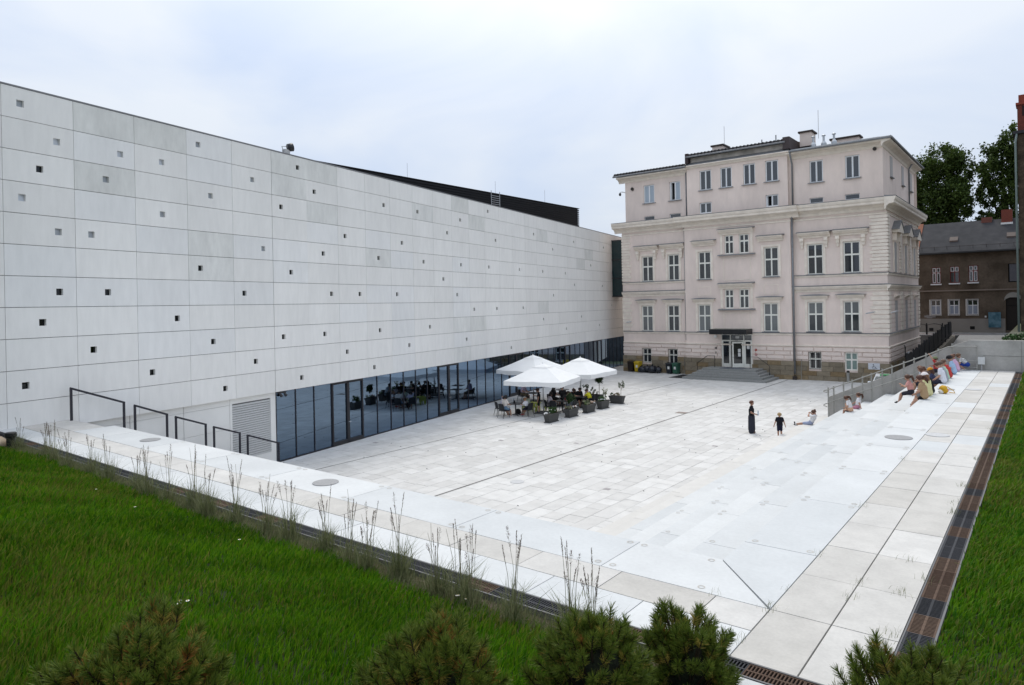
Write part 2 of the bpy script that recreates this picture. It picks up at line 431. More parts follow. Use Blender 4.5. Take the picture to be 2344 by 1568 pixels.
# grated drains
M_rust = mat('rusty_iron', (.085, .05, .034), (.13, .085, .06), 'obj', ns=20, na=.3, rough=.8, metal=.2)
M_iron = mat('dark_iron', (.022, .024, .03), (.04, .042, .05), 'obj', ns=20, na=.25, rough=.6, metal=.3)
M_chan = mat('channel_dark', (.012, .012, .012), rough=.95)
def grate_mesh(m, ln=.5, w=.26):
    b = MB(); h = .02
    for xx in (-w/2+.012, 0, w/2-.012): b.box(xx-.012, xx+.012, 0, ln, -h, 0)
    nb = 15
    for i in range(nb+1):
        yy = i*(ln-.012)/nb
        b.box(-w/2+.024, -.012, yy, yy+.0125, -h, -.001); b.box(.012, w/2-.024, yy, yy+.0125, -h, -.001)
    return b.mesh('grate', m)
GR, GI = grate_mesh(M_rust), grate_mesh(M_iron)
M_kerb = mat('drain_frame', (.16, .16, .165), rough=.6, metal=.3)
dr = MB().box(-1.215, -.935, 6.37, 37.4, WZ-.25, WZ-.06).build('drain_channel', M_chan); struct(dr)
MB().box(-1.212, -1.198, 6.37, 37.38, WZ-.1, WZ+.003).box(-.945, -.925, 6.37, 37.38, WZ-.1, WZ+.003).build('drain_rim', M_kerb, dr)
seq = [1, 0, 1, 0, 1, 0, 0, 0, 1, 1]
y = 6.4; i = 0
while y < 37:
    rusty = random.random() < .62 if i > 9 else not seq[i]
    link('grate', GR if rusty else GI, dr, (-1.072, y, WZ-.004)); y += .502; i += 1
df = MB().box(-25, -.94, 6.11, 6.368, WZ-.25, WZ-.06).build('drain_channel', M_chan); struct(df)
MB().box(-25, -1.22, 6.352, 6.372, WZ-.1, WZ+.004).box(-25, -1.0, 6.09, 6.11, WZ-.1, WZ+.004).build('drain_rim', M_kerb, df)
x = -1.25; i = 0
while x > -22.4:
    rusty = (1.9 > -x) or random.random() < .15
    link('grate', GR if rusty else GI, df, (x, 6.231, WZ-.004), rz=pi/2); x -= .502; i += 1

# street level behind, and the ramp that climbs to it
hi = MB()
hi.add([(-60, 76.5, -3.95), (30, 76.5, -3.6), (30, 130, -3.6), (-60, 130, -3.95)], [(0,1,2,3)])
hi.add([(-60, 76.5, -3.95), (30, 76.5, -3.6), (30, 76.5, -7.3), (-60, 76.5, -7.3)], [(3,2,1,0)])
o = hi.build('street', M_asph); struct(o)
q = MB().box(-40, 25, 80.2, 81.9, -4.1, -3.72).build('pavement', mat('pavement_grey', (.3, .295, .285), ns=4, na=.15)); struct(q)
q = MB().box(-40, 25, 78.4, 79.0, -4.1, -3.74).build('pavement', mat('pavement_pink', (.30, .2, .18), ns=4, na=.15)); struct(q)
rp = MB(); rp.add([(-6.7, 46, -6.3), (-2.2, 46, -6.0), (-2.2, 76.6, -3.66), (-6.7, 76.6, -3.72), (-6.7, 46, -7.3), (-2.2, 46, -7.3), (-2.2, 76.6, -7.3), (-6.7, 76.6, -7.3)], [(0,1,2,3),(0,4,5,1),(1,5,6,2),(3,2,6,7),(0,3,7,4)])
o = rp.build('ramp', mat('ramp_setts', (.27, .265, .26), ns=9, na=.2, bump=.3, bs=14, rough=.9)); struct(o)
bk = MB().box(-2.2, 30, 37.9, 76.5, -7.3, -2.65).build('raised_bed', M_earth); struct(bk)

# lawn: slopes down from the camera's side to the front drain; second lawn right of the long drain
M_soil = mat('lawn_soil', (.018, .032, .008), (.03, .04, .012), ns=4, rough=1)
M_mulch = mat('mulch', (.09, .06, .045), (.16, .125, .1), ns=22, na=.4, rough=1, bump=.5, bs=30)
def lawn_z(x, y):
    b = np.clip(5.75 - y, 0, 99) * .25
    b = b + .035*np.sin(x*1.3 + y*.7) * np.clip((5.75-y)/1.2, 0, 1) + .02*np.sin(x*3.1 - y*2.2) * np.clip((5.75-y)/1.2, 0, 1)
    return -3.47 + b
def lawn2_z(x, y):
    return -3.45 + np.clip(x + .9, 0, 99)*.10 + .02*np.sin(x*2 + y*1.1) * np.clip((x+.9)*2, 0, 1)
def grid(fn, x0, x1, y0, y1, nx, ny, name, m):
    X, Y = np.meshgrid(np.linspace(x0, x1, nx), np.linspace(y0, y1, ny)); Z = fn(X, Y)
    V = np.stack([X, Y, Z], -1).reshape(-1, 3); I = np.arange(nx*ny).reshape(ny, nx)
    Q = np.stack([I[:-1, :-1], I[:-1, 1:], I[1:, 1:], I[1:, :-1]], -1).reshape(-1, 4)
    return link(name, npmesh(name, V, Q, m, smooth=True))
o = grid(lawn_z, -27, -2.2, -6, 6.09, 120, 60, 'lawn', M_soil); struct(o)
o = grid(lawn_z, -2.2, 4.5, -6, 5.34, 40, 60, 'lawn', M_soil); struct(o)
o = grid(lawn2_z, -.92, 9, 5.34, 37.4, 40, 120, 'lawn', M_soil); struct(o)
o = grid(lambda X, Y: lawn_z(X, Y)+.006, -25, -2.8, 5.55, 6.085, 120, 4, 'mulch_strip', M_mulch); struct(o)
# ------------------------------------------------------------------ museum: concrete panel wall over a glazed ground floor
PW, PH = 2.085, .953; Z0, ROWS = -3.6, 11; S0 = -.04
M_pan = mat('panel_concrete', (.82, .805, .775), (.865, .85, .82), 'obj', ns=.7, na=.05, ns2=5, na2=.05, zstretch=.22, rough=.75, spec=.2, bump=.04, bs=60)
M_panc = mat('panel_concrete_cool', (.805, .80, .785), (.845, .838, .82), 'obj', ns=.6, na=.06, ns2=5, na2=.05, zstretch=.25, rough=.75, spec=.2, bump=.04, bs=60)
M_pand = mat('panel_concrete_dark', (.735, .73, .695), (.775, .77, .74), 'obj', ns=1.3, na=.1, ns2=5, na2=.08, rough=.75, spec=.2, zstretch=.35, bump=.04, bs=60)
M_gapd = mat('panel_gap', (.10, .10, .10), rough=.9)
M_hole = glassmat('porthole_glass', (.05, .06, .07), 1.5, (.9, .95, 1), 1.0)
M_holel = mat('porthole_grey', (.40, .43, .47), rough=.25, spec=.6)  # one flat pale grey for a porthole pane
M_holew = mat('porthole_bright', (.62, .66, .72), rough=.2, spec=.6)
M_dark = mat('interior_dark', (.012, .013, .015), rough=.9)
M_alu = mat('dark_aluminium', (.022, .022, .026), rough=.45, spec=.4)
HOLES = [(-5,10,.25,1),(-5,9,.75,2),(-4,9,.75,2),(-5,8,.5,0),(-4,8,.5,1),(-5,7,.25,2),(-3,9,.5,2),(-2,10,.25,1),(-3,7,.5,1),(-2,8,.5,1),(-1,9,.5,1),(-5,6,.75,1),(-4,6,.25,1),(-1,6,.75,1),(-2,5,.25,0),(-5,4,.75,0),(-4,4,.5,0),(-1,4,.25,0),(-5,3,.5,0),(-3,3,.75,0),(-4,2,.25,0),(-2,2,.5,0),(-3,1,.25,0),(-1,1,.5,0),(-5,1,.25,0),(-2,0,.75,0),(0,0,.75,0),(0,10,.75,0),(1,9,.25,0),(0,8,.25,0),(3,9,.75,0),(5,9,.25,0),(2,7,.25,0),(4,7,.5,0),(6,8,.75,0),(7,9,.5,0),(9,10,.25,0),(1,6,.5,0),(3,6,.5,0),(5,6,.5,0),(7,6,.5,0),(9,6,.25,0),(9,8,.75,0),(12,9,.75,0),(14,8,.5,0),(16,9,.75,0),(20,9,.5,0),(0,5,.5,0),(6,5,.5,0),(11,6,.5,0),(13,6,.5,0),(15,6,.75,0),(18,7,.75,0),(20,5,.25,0),(16,5,.75,0),(1,4,.75,0),(2,4,.75,0),(4,4,.25,0),(7,4,.25,0),(14,4,.5,0),(8,3,.25,0),(9,3,.75,0),(11,3,.75,0),(21,3,.5,0),(13,2,.5,0),(17,2,.5,0),(19,1,.75,0),(15,1,.75,0),(0,2,.25,0),(1,2,.5,0),(3,2,.5,0),(5,2,.75,0),(7,1,.75,0),(4,1,.75,0),(2,1,.25,0),(3,0,.25,0),(10,0,.75,0)]
HD = {(c, r): (q, k) for c, r, q, k in HOLES}
museum = thing('museum_building', 'long modern museum with pale concrete panels over a glazed ground floor', 'building', (FP0.x, FP0.y, GZ), FA)
# local frame: x = -FN? use +y along the wall, +x out of the wall, z up from the plaza
def mz(z): return z - GZ
g1, g2, TH, HS = .006, .0085, .10, .105
def panel_mesh(w, h, hole, m):
    b = MB(); x1 = 0; x0 = -TH; y0, y1 = g1, w-g1; z0, z1 = g2, h-g2
    if hole is None:
        b.box(x0, x1, y0, y1, z0, z1)
    else:
        hy, hz = hole*w, h*.5; a0, a1, c0, c1 = hy-HS, hy+HS, hz-HS, hz+HS
        b.box(x0, x1, y0, a0, z0, z1); b.box(x0, x1, a1, y1, z0, z1); b.box(x0, x1, a0, a1, z0, c0); b.box(x0, x1, a0, a1, c1, z1)
    return b.mesh('panel', m)
cache = {}
PANES = {k: MB().box(-.125, -.105, -HS-.01, HS+.01, -HS-.01, HS+.01).mesh('pane', mm) for k, mm in ((0, M_hole), (1, M_holel), (2, M_holew))}
BOXM = MB().box(-.6, -.595, -.4, .4, -.4, .4).mesh('reveal_back', M_dark)
far = MB()
dark_p = {(-3,10):1,(0,9):1,(1,8):1,(3,6):1,(-4,10):1,(5,9):1,(13,9):1,(18,8):1,(7,10):1}
prs = random.Random(3)
for c in range(-6, 27):
    for r in range(ROWS):
        hl = HD.get((c, r))
        if (c, r) in dark_p: m = M_pand
        elif c < 1 and prs.random() < .3: m = M_panc
        elif c < 8 and prs.random() < .15: m = M_panc
        elif prs.random() < .07: m = M_pand
        else: m = M_pan
        y = S0 + c*PW; z = mz(Z0 + r*PH)
        if c < -5 or c > 21:
            far.box(-TH, 0, y+g1, y+PW-g1, z+g2, z+PH-g2); continue
        key = (m.name, hl[0] if hl else None)
        if key not in cache: cache[key] = panel_mesh(PW, PH, hl[0] if hl else None, m)
        p = link('panel', cache[key], museum, (random.uniform(-.002, .002), y + (.012 if c == 0 else 0), z))
        if hl:
            q = link('porthole_pane', PANES[hl[1]], p, (0, hl[0]*PW, PH*.5))
o = far.build('panel_field', M_pan, museum); o['kind'] = 'stuff'
yL, yR = S0-6*PW-2, S0+27*PW
zt = mz(Z0+ROWS*PH); zb = mz(Z0)
core = MB().box(-.5, -TH-.03, yL, yR, zb+.02, zt-.02)
core.build('wall_core', M_gapd, museum)
MB().box(-.62, .012, yL, yR, zt+.004, zt+.05).build('parapet_coping', plain((.22, .22, .23), .5, .4), museum)
MB().box(-26, -.62, yL, yR, zt-.6, zt-.3).build('roof', plain((.2, .2, .2)), museum)
# soffit, lower wall, louvre
RE = -.16                                   # recess of the ground floor
M_low = mat('lower_wall', (.82, .81, .78), (.85, .84, .81), ns=.8, na=.05, rough=.75, spec=.2)
MB().box(-3, -TH-.01, yL, yR, zb+.0, zb+.02).build('soffit', M_low, museum)
for (a, b_) in ((yL, -6.56), (-6.55, -4.44), (-4.43, -2.33)):
    zz = (0, .95, 1.9, 2.85, zb)
    for i in range(4):
        block('lower_wall_panel', M_low, RE-.1, RE, a+.006, b_-.006, zz[i]+.005 if i else 0, min(zz[i+1], zb-.002)-.005, museum)
MB().box(RE-.15, RE-.06, -2.35, .1, 0, zb-.002).build('louvre_backing', plain((.2, .2, .2)), museum)
block('lower_wall_panel', M_low, RE-.1, RE, -.18, .12, 0, zb-.002, museum)
block('lower_wall_panel', M_low, RE-.1, RE, -2.32, -2.2, 0, zb-.002, museum)
block('lower_wall_panel', M_low, RE-.1, RE, -2.2, -.18, zb-.22, zb-.003, museum)
block('lower_wall_panel', M_low, RE-.1, RE, -2.2, -.18, 0, .55, museum)
slat = MB().extrude([(0, 0, .03), (.055, 0, -.012), (.06, 0, .0), (.01, 0, .062)], (0, 2.02, 0)).mesh('louvre_slat', plain((.62, .62, .61), .4))
n = 24
for i in range(n): link('louvre_slat', slat, museum, (RE-.05, -2.2, .57 + i*(zb-.22-.6)/n))
# glazing
M_gl = glassmat('museum_glass', (.25, .36, .47), 1.85, (.52, .72, .98), 2.7, .02)
mull = mat('mullion', (.02, .02, .028), rough=.4, spec=.4)
GW = 1.165; y = .12; i = 0
doors = {3: 2, 11: 2, 19: 2, 27: 2, 34: 2}
gh = zb-.004
def pane(a, b_): block('glass_pane', M_gl, RE-.03, RE-.012, a, b_, .06, gh-.03, museum)
while y < 50:
    w = GW
    if i in doors:
        w2 = GW*2.0
        d = thing('glass_door', None, None); d.parent = museum; d.location = (RE, y, 0)
        f = MB()
        for (a, b_) in ((.02, .10), (w2/2-.09, w2/2+.09), (w2-.10, w2-.02)): f.box(-.06, .05, a, b_, 0, gh)
        f.box(-.06, .05, .10, w2-.10, gh-.12, gh); f.box(-.06, .05, .10, w2-.10, .0, .14)
        f.box(-.06, .05, .10, w2/2-.09, .14, .2); f.box(-.06, .05, w2/2+.09, w2-.1, .14, .2)
        f.build('door_frame', M_alu, d)
        for (a, b_) in ((.10, w2/2-.09), (w2/2+.09, w2-.10)): block('glass_pane', M_gl, -.03, -.012, a, b_, .14, gh-.12, d)
        MB().tube([(.06, w2/2-.05, 1.05), (.10, w2/2-.05, 1.05), (.10, w2/2+.12, 1.05)], .012, 5).build('handle', plain((.7, .7, .7), .25, .5, 1.0), d)
        y += w2; i += 2
    else:
        pane(y+.012, y+w-.012)
        block('mullion', mull, RE-.05, RE+.02, y+w-.02, y+w+.02, .02, gh-.002, museum)
        y += w; i += 1
MB().box(RE-.06, RE+.03, .12, 50, 0, .06).build('base_rail', mull, museum)
block('mullion', mull, RE-.05, RE+.02, .10, .14, .02, gh-.002, museum)
# room behind the glass
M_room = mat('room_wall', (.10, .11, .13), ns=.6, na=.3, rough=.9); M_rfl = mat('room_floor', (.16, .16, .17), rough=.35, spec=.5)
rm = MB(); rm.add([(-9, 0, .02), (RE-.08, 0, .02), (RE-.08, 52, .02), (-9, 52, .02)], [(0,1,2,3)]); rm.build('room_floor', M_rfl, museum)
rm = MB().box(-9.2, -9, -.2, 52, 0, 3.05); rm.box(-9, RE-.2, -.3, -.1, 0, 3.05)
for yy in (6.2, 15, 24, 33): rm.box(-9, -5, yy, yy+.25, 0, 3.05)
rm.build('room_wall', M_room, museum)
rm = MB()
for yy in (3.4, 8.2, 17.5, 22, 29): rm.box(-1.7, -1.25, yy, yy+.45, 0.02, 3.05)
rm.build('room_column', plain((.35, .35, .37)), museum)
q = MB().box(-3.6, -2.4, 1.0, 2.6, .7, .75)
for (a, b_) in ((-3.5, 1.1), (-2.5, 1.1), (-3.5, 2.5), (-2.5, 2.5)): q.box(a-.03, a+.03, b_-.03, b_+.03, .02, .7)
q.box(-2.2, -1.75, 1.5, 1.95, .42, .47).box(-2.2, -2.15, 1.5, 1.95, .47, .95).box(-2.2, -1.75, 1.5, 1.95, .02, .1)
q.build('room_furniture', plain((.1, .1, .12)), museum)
# roof screen of dark slats, parallel to the plaza grid (own world frame)
M_scr = mat('screen_black', (.008, .0085, .011), rough=.6, spec=.25)
scr = thing('roof_screen', 'black slatted plant screen on the museum roof', 'roof screen', (-38, 0, 0))
zs = 9.72
MB().box(-.6, -.05, 20, 59.6, 6.2, zs).build('screen_back', M_scr, scr)
sm = MB().box(-.05, .02, 20, 59.75, 0, .13).mesh('screen_slat', M_scr)
for i in range(14): link('screen_slat', sm, scr, (0, 0, 6.9 + i*.2))
MB().box(-.7, .05, 20, 59.8, zs+.004, zs+.06).build('screen_cap', M_scr, scr)
ladder = MB()
for i in range(6): ladder.box(.03, .06, 45.6, 46.8, 8.6+i*.18, 8.64+i*.18)
ladder.box(.03, .07, 45.6, 45.65, 8.5, 9.95).box(.03, .07, 46.75, 46.8, 8.5, 9.95)
ladder.build('access_ladder', plain((.45, .46, .48), .4), scr)
for (yy, zz) in ((36.0, 10.9), (46.5, 10.9), (54, 11)):
    q = MB().tube([(-38.2, yy, 9.7), (-38.2, yy, zz)], .015, 4).build('lightning_rod', plain((.4, .4, .42))); tag(q, {36.0: 'thin lightning rod at the near end of the museum roof screen', 46.5: 'thin lightning rod in the middle of the museum roof screen', 54: 'thin lightning rod near the far end of the museum roof screen'}[yy], 'lightning rod', 'roof rods')
# dark glazed bay near the old building
bay = MB().box(.02, 1.2, 45.2, 47.2, mz(.6), mz(6.3)); bay.build('glazed_bay', mat('bay_teal', (.008, .03, .035), rough=.12, spec=.6), museum)
fr = MB()
for zz in (.55, 2.4, 4.3, 6.25): MB().box(.0, 1.26, 45.14, 47.26, mz(zz), mz(zz)+.1).build('bay_frame', M_alu, museum)
# floodlight on the parapet
fx = fac(1.0, -.15, 0)
fl = thing('floodlight', 'round black floodlight on a bracket on the museum parapet', 'floodlight', (fx[0], fx[1], Z0+ROWS*PH+.05), FA)
MB().box(-.1, .1, -.14, .14, 0, .2).build('bracket', plain((.5, .5, .5)), fl)
MB().tube([(0, .1, .3), (.1, .3, .36)], [.17, .19], 12).build('lamp_head', M_alu, fl, True)
MB().tube([(.1, .3, .36), (.108, .312, .363)], [.165, .165], 12).build('lens', plain((.3, .32, .33), .15, .6), fl)
MB().tube([(0, -.1, 0), (0, -.25, .3), (0, .05, .35)], .02, 5).build('cable', plain((.4, .4, .4)), fl)
# small twin spotlights under the soffit
fx = fac(.35, -.02, 0)
sp_ = thing('spotlight', 'small black twin spotlight under the museum soffit above the first pane', 'spotlight', (fx[0], fx[1], Z0-.02), FA)
for s_ in (-.14, .12): MB().tube([(0, s_, -.05), (.1, s_+.04, -.2)], [.05, .07], 8).build('spot_head', M_alu, sp_)
MB().box(-.05, .05, -.2, .2, -.06, 0).build('spot_bar', M_alu, sp_)
# five handrail frames going down the stair
M_rail = mat('handrail_black', (.018, .018, .028), rough=.4, spec=.4)
RS = [(-8.79,-2.38,-7.06,-3.06), (-6.67,-3.22,-5.46,-3.71), (-5.1,-3.86,-3.84,-4.34), (-3.47,-4.5,-2.25,-4.95), (-1.86,-5.11,-.21,-5.74)]
nm = ['topmost black handrail frame at the walkway end by the museum wall', 'second black handrail frame down the museum stair', 'middle black handrail frame of the museum stair', 'fourth black handrail frame down the museum stair', 'lowest black handrail frame in front of the louvre']
for (a, za, b_, zb_), l in zip(RS, nm):
    p = fac(a, .30, za-1.06)
    t_ = thing('handrail', l, 'handrail', p, FA, 'stair handrails')
    ln = b_-a; dz = zb_-za; w = .03
    MB().obox((0, 0, .53), (w, 0, 0), (0, w, 0), (0, 0, .53)).build('post', M_rail, t_)
    MB().obox((0, ln, .53+dz), (w, 0, 0), (0, w, 0), (0, 0, .53)).build('post', M_rail, t_)
    d = Vector((0, ln, dz)).normalized()
    MB().obox((0, ln/2, 1.06+dz/2), (w, 0, 0), d*(sqrt(ln*ln+dz*dz)/2+w), Vector((0, -d.z, d.y))*w).build('top_rail', M_rail, t_)
# ------------------------------------------------------------------ old school building
M_pl = mat('plaster_pink', (.80, .675, .605), (.85, .72, .645), ns=.45, na=.085, ns2=2.6, na2=.06, zstretch=.35, rough=.85, spec=.15, bump=.05, bs=40)
M_tr = mat('plaster_trim', (.83, .74, .64), (.87, .78, .68), ns=2, na=.10, rough=.85, spec=.15)
M_stone = mat('plinth_stone', (.22, .185, .135), (.31, .26, .19), 'obj', ns=3, na=.2, ns2=16, na2=.18, rough=.9, spec=.15, bump=.15, bs=25)
M_stn2 = mat('plinth_stone_ochre', (.24, .17, .095), (.29, .225, .14), 'obj', ns=3, na=.2, ns2=16, na2=.18, rough=.9, spec=.15, bump=.15, bs=25)
M_mort = mat('plinth_mortar', (.15, .125, .095), rough=.95)
M_zinc = mat('zinc', (.235, .24, .25), ns=5, na=.2, rough=.5, metal=.3)
M_roof = mat('roof_black', (.03, .028, .03), ns=8, na=.3, rough=.7)
M_frm = mat('cream_paint', (.83, .82, .75), ns=8, na=.04, rough=.5)
M_wfr = mat('white_upvc', (.78, .79, .80), rough=.4)
M_pane = mat('window_glass', (.035, .04, .045), (.06, .066, .07), 'obj', rough=.04, spec=.9)
M_pane_b = mat('window_glass_dark', (.012, .014, .017), (.022, .024, .028), 'obj', rough=.04, spec=.9)
M_pane_n = mat('window_glass_curtain', (.13, .14, .14), (.17, .18, .18), 'obj', rough=.08, spec=.8)
M_pane_l = mat('window_blind_blue', (.36, .42, .48), rough=.1, spec=.7)
M_pane_g = mat('window_green', (.16, .24, .22), rough=.1, spec=.7)
M_grey_side = mat('blind_window', (.44, .42, .41), rough=.8)
old = thing('school_building', 'pale pink three storey plastered building with stone plinth and entrance stairs', 'building', (-21.2, 59.2, GZ))
OL = Vector((21.2, -59.2, -GZ))
def OB(): return MB()
def opart(name, b, m, parent=None, smooth=False):
    """world coordinates -> child of the building"""
    ob = b.build(name, m, parent or old, smooth)
    if parent is None: ob.location = OL
    return ob
def oblock(name, m, x0, x1, y0, y1, z0, z1, parent=None):
    ob = block(name, m, x0, x1, y0, y1, z0, z1, old)
    ob.location = Vector(ob.location) + OL; return ob
XA, XB, XC, XD = -32.75, -26.15, -16.8, -9.76; YW, YM, YE = 59.2, 58.9, 75.0
def wall_front(x0, x1, z0, z1, y, holes, depth=.2):
    """wall sheet facing -Y with real openings and reveals"""
    b = OB(); xs = sorted({x0, x1, *[h[0] for h in holes], *[h[1] for h in holes]}); zs = sorted({z0, z1, *[h[2] for h in holes], *[h[3] for h in holes]})
    for i in range(len(xs)-1):
        for j in range(len(zs)-1):
            cx, cz = (xs[i]+xs[i+1])/2, (zs[j]+zs[j+1])/2
            if any(h[0] < cx < h[1] and h[2] < cz < h[3] for h in holes): continue
            b.add([(xs[i], y, zs[j]), (xs[i+1], y, zs[j]), (xs[i+1], y, zs[j+1]), (xs[i], y, zs[j+1])], [(0,1,2,3)])
    for (a, c, e, f) in holes:
        d = y+depth
        b.add([(a,y,e),(a,d,e),(a,d,f),(a,y,f)], [(3,2,1,0)]); b.add([(c,y,e),(c,d,e),(c,d,f),(c,y,f)], [(0,1,2,3)])
        b.add([(a,y,f),(a,d,f),(c,d,f),(c,y,f)], [(3,2,1,0)]); b.add([(a,y,e),(a,d,e),(c,d,e),(c,y,e)], [(0,1,2,3)])
    return b
def window(kind, x0, x1, z0, z1, y, pm=None, fm=None, open_=False, sill=True):
    yf = y+.10; w = x1-x0; h = z1-z0
    fm = fm or (M_wfr if kind in ('attic', 'slit') else M_frm)
    pm = pm or M_pane
    b = MB(); t = .10 if kind != 'slit' else .06
    f = lambda a, c, e, g, d0=0.0, d1=.07: b.box(a, c, d0, d1, e, g)
    f(0, t, 0, h); f(w-t, w, 0, h); f(t, w-t, h-t, h); f(t, w-t, 0, t)
    cells = []
    if kind == 'attic':
        f(w/2-.06, w/2+.06, t, h-t); cells = [(t, w/2-.06, t, h-t), (w/2+.06, w-t, t, h-t)]
    elif kind == 'slit':
        cells = [(t, w-t, t, h-t)]
    else:
        zc = h*.585 if kind != 'pair' else h*.64
        f(w/2-.055, w/2+.055, t, h-t); f(t, w/2-.055, zc-.06, zc+.06); f(w/2+.055, w-t, zc-.06, zc+.06)
        # proud sash edges
        f(t, w-t, zc+.06, zc+.075, -.02, 0.0)
        cells = [(t, w/2-.055, t, zc-.06), (w/2+.055, w-t, t, zc-.06), (t, w/2-.055, zc+.06, h-t), (w/2+.055, w-t, zc+.06, h-t)]
    win = b.build('window', fm, old); win.location = Vector((x0, yf, z0)) + OL
    for i, (a, c, e, g) in enumerate(cells):
        if open_ and i == 0:
            s = MB(); wd = c-a
            s.box(0, .05, 0, wd, 0, g-e); s.box(0, .05, 0, wd, 0, .06)
            q = MB().box(a, c, .3, .31, e, g).build('pane', M_dark, win)  # no glass: black sheet stands for the unlit room behind the open sash
            q = MB().box(a, a+.05, .06, .06+wd*.8, e, g).build('open_sash', fm, win); continue
        m = pm[i] if isinstance(pm, (list, tuple)) else pm
        block('pane', m, a, c, .03, .045, e, g, win)
    if sill:
        q = MB().extrude([(-.12, -.25, -.0), (-.12, .0, .05), (-.12, .0, -.02), (-.12, -.25, -.05)], (w+.24, 0, 0)).build('sill', M_zinc, win)
    return win
def hood(x0, x1, z, y, brackets=False, arc=False, drop=.9):
    b = OB(); p = .48
    prof = [(0, -.44), (.09, -.44), (.13, -.3), (.26, -.25), (.34, -.13), (p-.03, -.1), (p-.03, 0), (0, 0)]
    if arc: prof = [(0, -.3), (.06, -.3), (.1, -.2), (.2, -.16), (.26, -.06), (.3, 0), (0, 0)]
    b.extrude([(x0+.12, y-.002-a, z+c) for a, c in prof], (x1-x0-.24, 0, 0))
    hd = opart('window_hood', b, M_tr)
    if arc:
        k = 8; xs = [x0+(x1-x0)*i/k for i in range(k+1)]
        poly = [(xx, y-.002, z+.004+.13*sin(pi*(.12+.76*i/k))-.02) for i, xx in enumerate(xs)] + [(x1, y-.002, z+.002), (x0, y-.002, z+.002)]
        opart('hood_flashing', OB().extrude(poly, (0, -.34, 0)), M_zinc)
    else:
        opart('hood_flashing', OB().extrude([(x0+.02, y-.003, z+.12), (x0+.02, y-.5, z+.012), (x0+.02, y-.5, z+.003), (x0+.02, y-.003, z+.003)], (x1-x0-.04, 0, 0)), M_zinc)
    if brackets:
        for xx in (x0+.42, x1-.42):
            b = OB().box(xx-.14, xx+.14, y-.36, y-.002, z-.70, z-.445).box(xx-.11, xx+.11, y-.24, y-.002, z-1.0, z-.70).box(xx-.08, xx+.08, y-.15, y-.002, z-1.25, z-1.0).sphere((xx, y-.09, z-1.24), (.07, .07, .07), 6, 5)
            opart('bracket', b, M_tr)
# --- window schedules
LW = dict(attic=[(-30.42,-29.3,9.4,11.15),(-27.76,-26.66,9.38,11.14)], slit=[(-30.42,-29.34,7.78,8.16),(-27.78,-26.68,7.78,8.16)], f2=[(-30.64,-29.47,1.92,4.34),(-27.96,-26.84,1.92,4.36)], f1=[(-30.76,-29.6,-2.8,-.36),(-28.07,-26.92,-2.8,-.36)], base=[(-30.74,-29.81,-5.8,-4.44),(-28.05,-27.13,-5.8,-4.44)])
MW = dict(attic=[(-24.68,-23.58,9.93,11.73),(-22.76,-21.72,9.93,11.73),(-20.71,-19.67,9.95,11.75),(-18.83,-17.75,9.97,11.77)], small=[(-24.72,-23.6,7.85,8.83),(-18.84,-17.78,7.85,8.86)], f2=[(-24.86,-23.69,1.9,4.4),(-19.0,-17.81,1.9,4.42)], f1=[(-24.96,-23.78,-2.78,-.35),(-19.14,-17.92,-2.75,-.32)], pair=[(-22.42,-21.6,4.04,5.7),(-21.13,-20.26,4.04,5.71),(-22.48,-21.68,-.74,.95),(-21.2,-20.34,-.74,.95)])
RW = dict(attic=[(-15.35,-14.3,9.48,11.3),(-12.65,-11.59,9.49,11.31)], slit=[(-15.38,-14.32,7.8,8.24),(-12.7,-11.62,7.8,8.24)], f2=[(-15.6,-14.37,1.95,4.45),(-12.87,-11.64,1.96,4.47)], f1=[(-15.64,-14.43,-2.73,-.28),(-12.94,-11.75,-2.72,-.26)], base=[(-15.62,-14.64,-5.8,-4.36),(-12.9,-11.95,-5.79,-4.34)])
ZP, ZR, ZC, ZA, ZT = -5.18, -3.8, 7.1, 7.72, 11.75
def tall(d, ks): return [w for k in ks for w in d.get(k, [])]
DOOR = (-22.85, -20.15, -5.85, -2.98)
opart('wall', wall_front(XA, XB, GZ, ZC, YW, tall(LW, ('f2', 'f1', 'base'))), M_pl)
opart('wall', wall_front(XB, XC, GZ, ZC, YM, tall(MW, ('f2', 'f1', 'pair')) + [DOOR]), M_pl)
opart('wall', wall_front(XC, XD, GZ, ZC, YW, tall(RW, ('f2', 'f1', 'base'))), M_pl)
AO = .22                       # attic storey set back
opart('attic_wall', wall_front(XA+.35, XB+.25, ZC, ZT, YW+AO, tall(LW, ('attic', 'slit'))), M_pl)
opart('attic_wall', wall_front(XB+.25, XC-.2, ZC, ZT+.45, YM+AO, tall(MW, ('attic', 'small'))), M_pl)
opart('attic_wall', wall_front(XC-.2, XD-.2, ZC, ZT, YW+AO, tall(RW, ('attic', 'slit'))), M_pl)
b = OB()
for (x, y0, y1, z0, z1) in ((XB, YM, YW, GZ, ZC), (XC, YM, YW, GZ, ZC), (XB+.25, YM+AO, YW+AO, ZC, ZT+.45), (XC-.2, YM+AO, YW+AO, ZC, ZT+.45)):
    opart('wall_return', OB().add([(x, y0, z0), (x, y1, z0), (x, y1, z1), (x, y0, z1)], [(0,1,2,3)]), M_pl)
# dark rooms behind the openings so that they are not see-through
b = OB().box(XA+.6, XD-.9, YW+.75, YE-.3, GZ, 12.3)
opart('interior', b, M_dark)
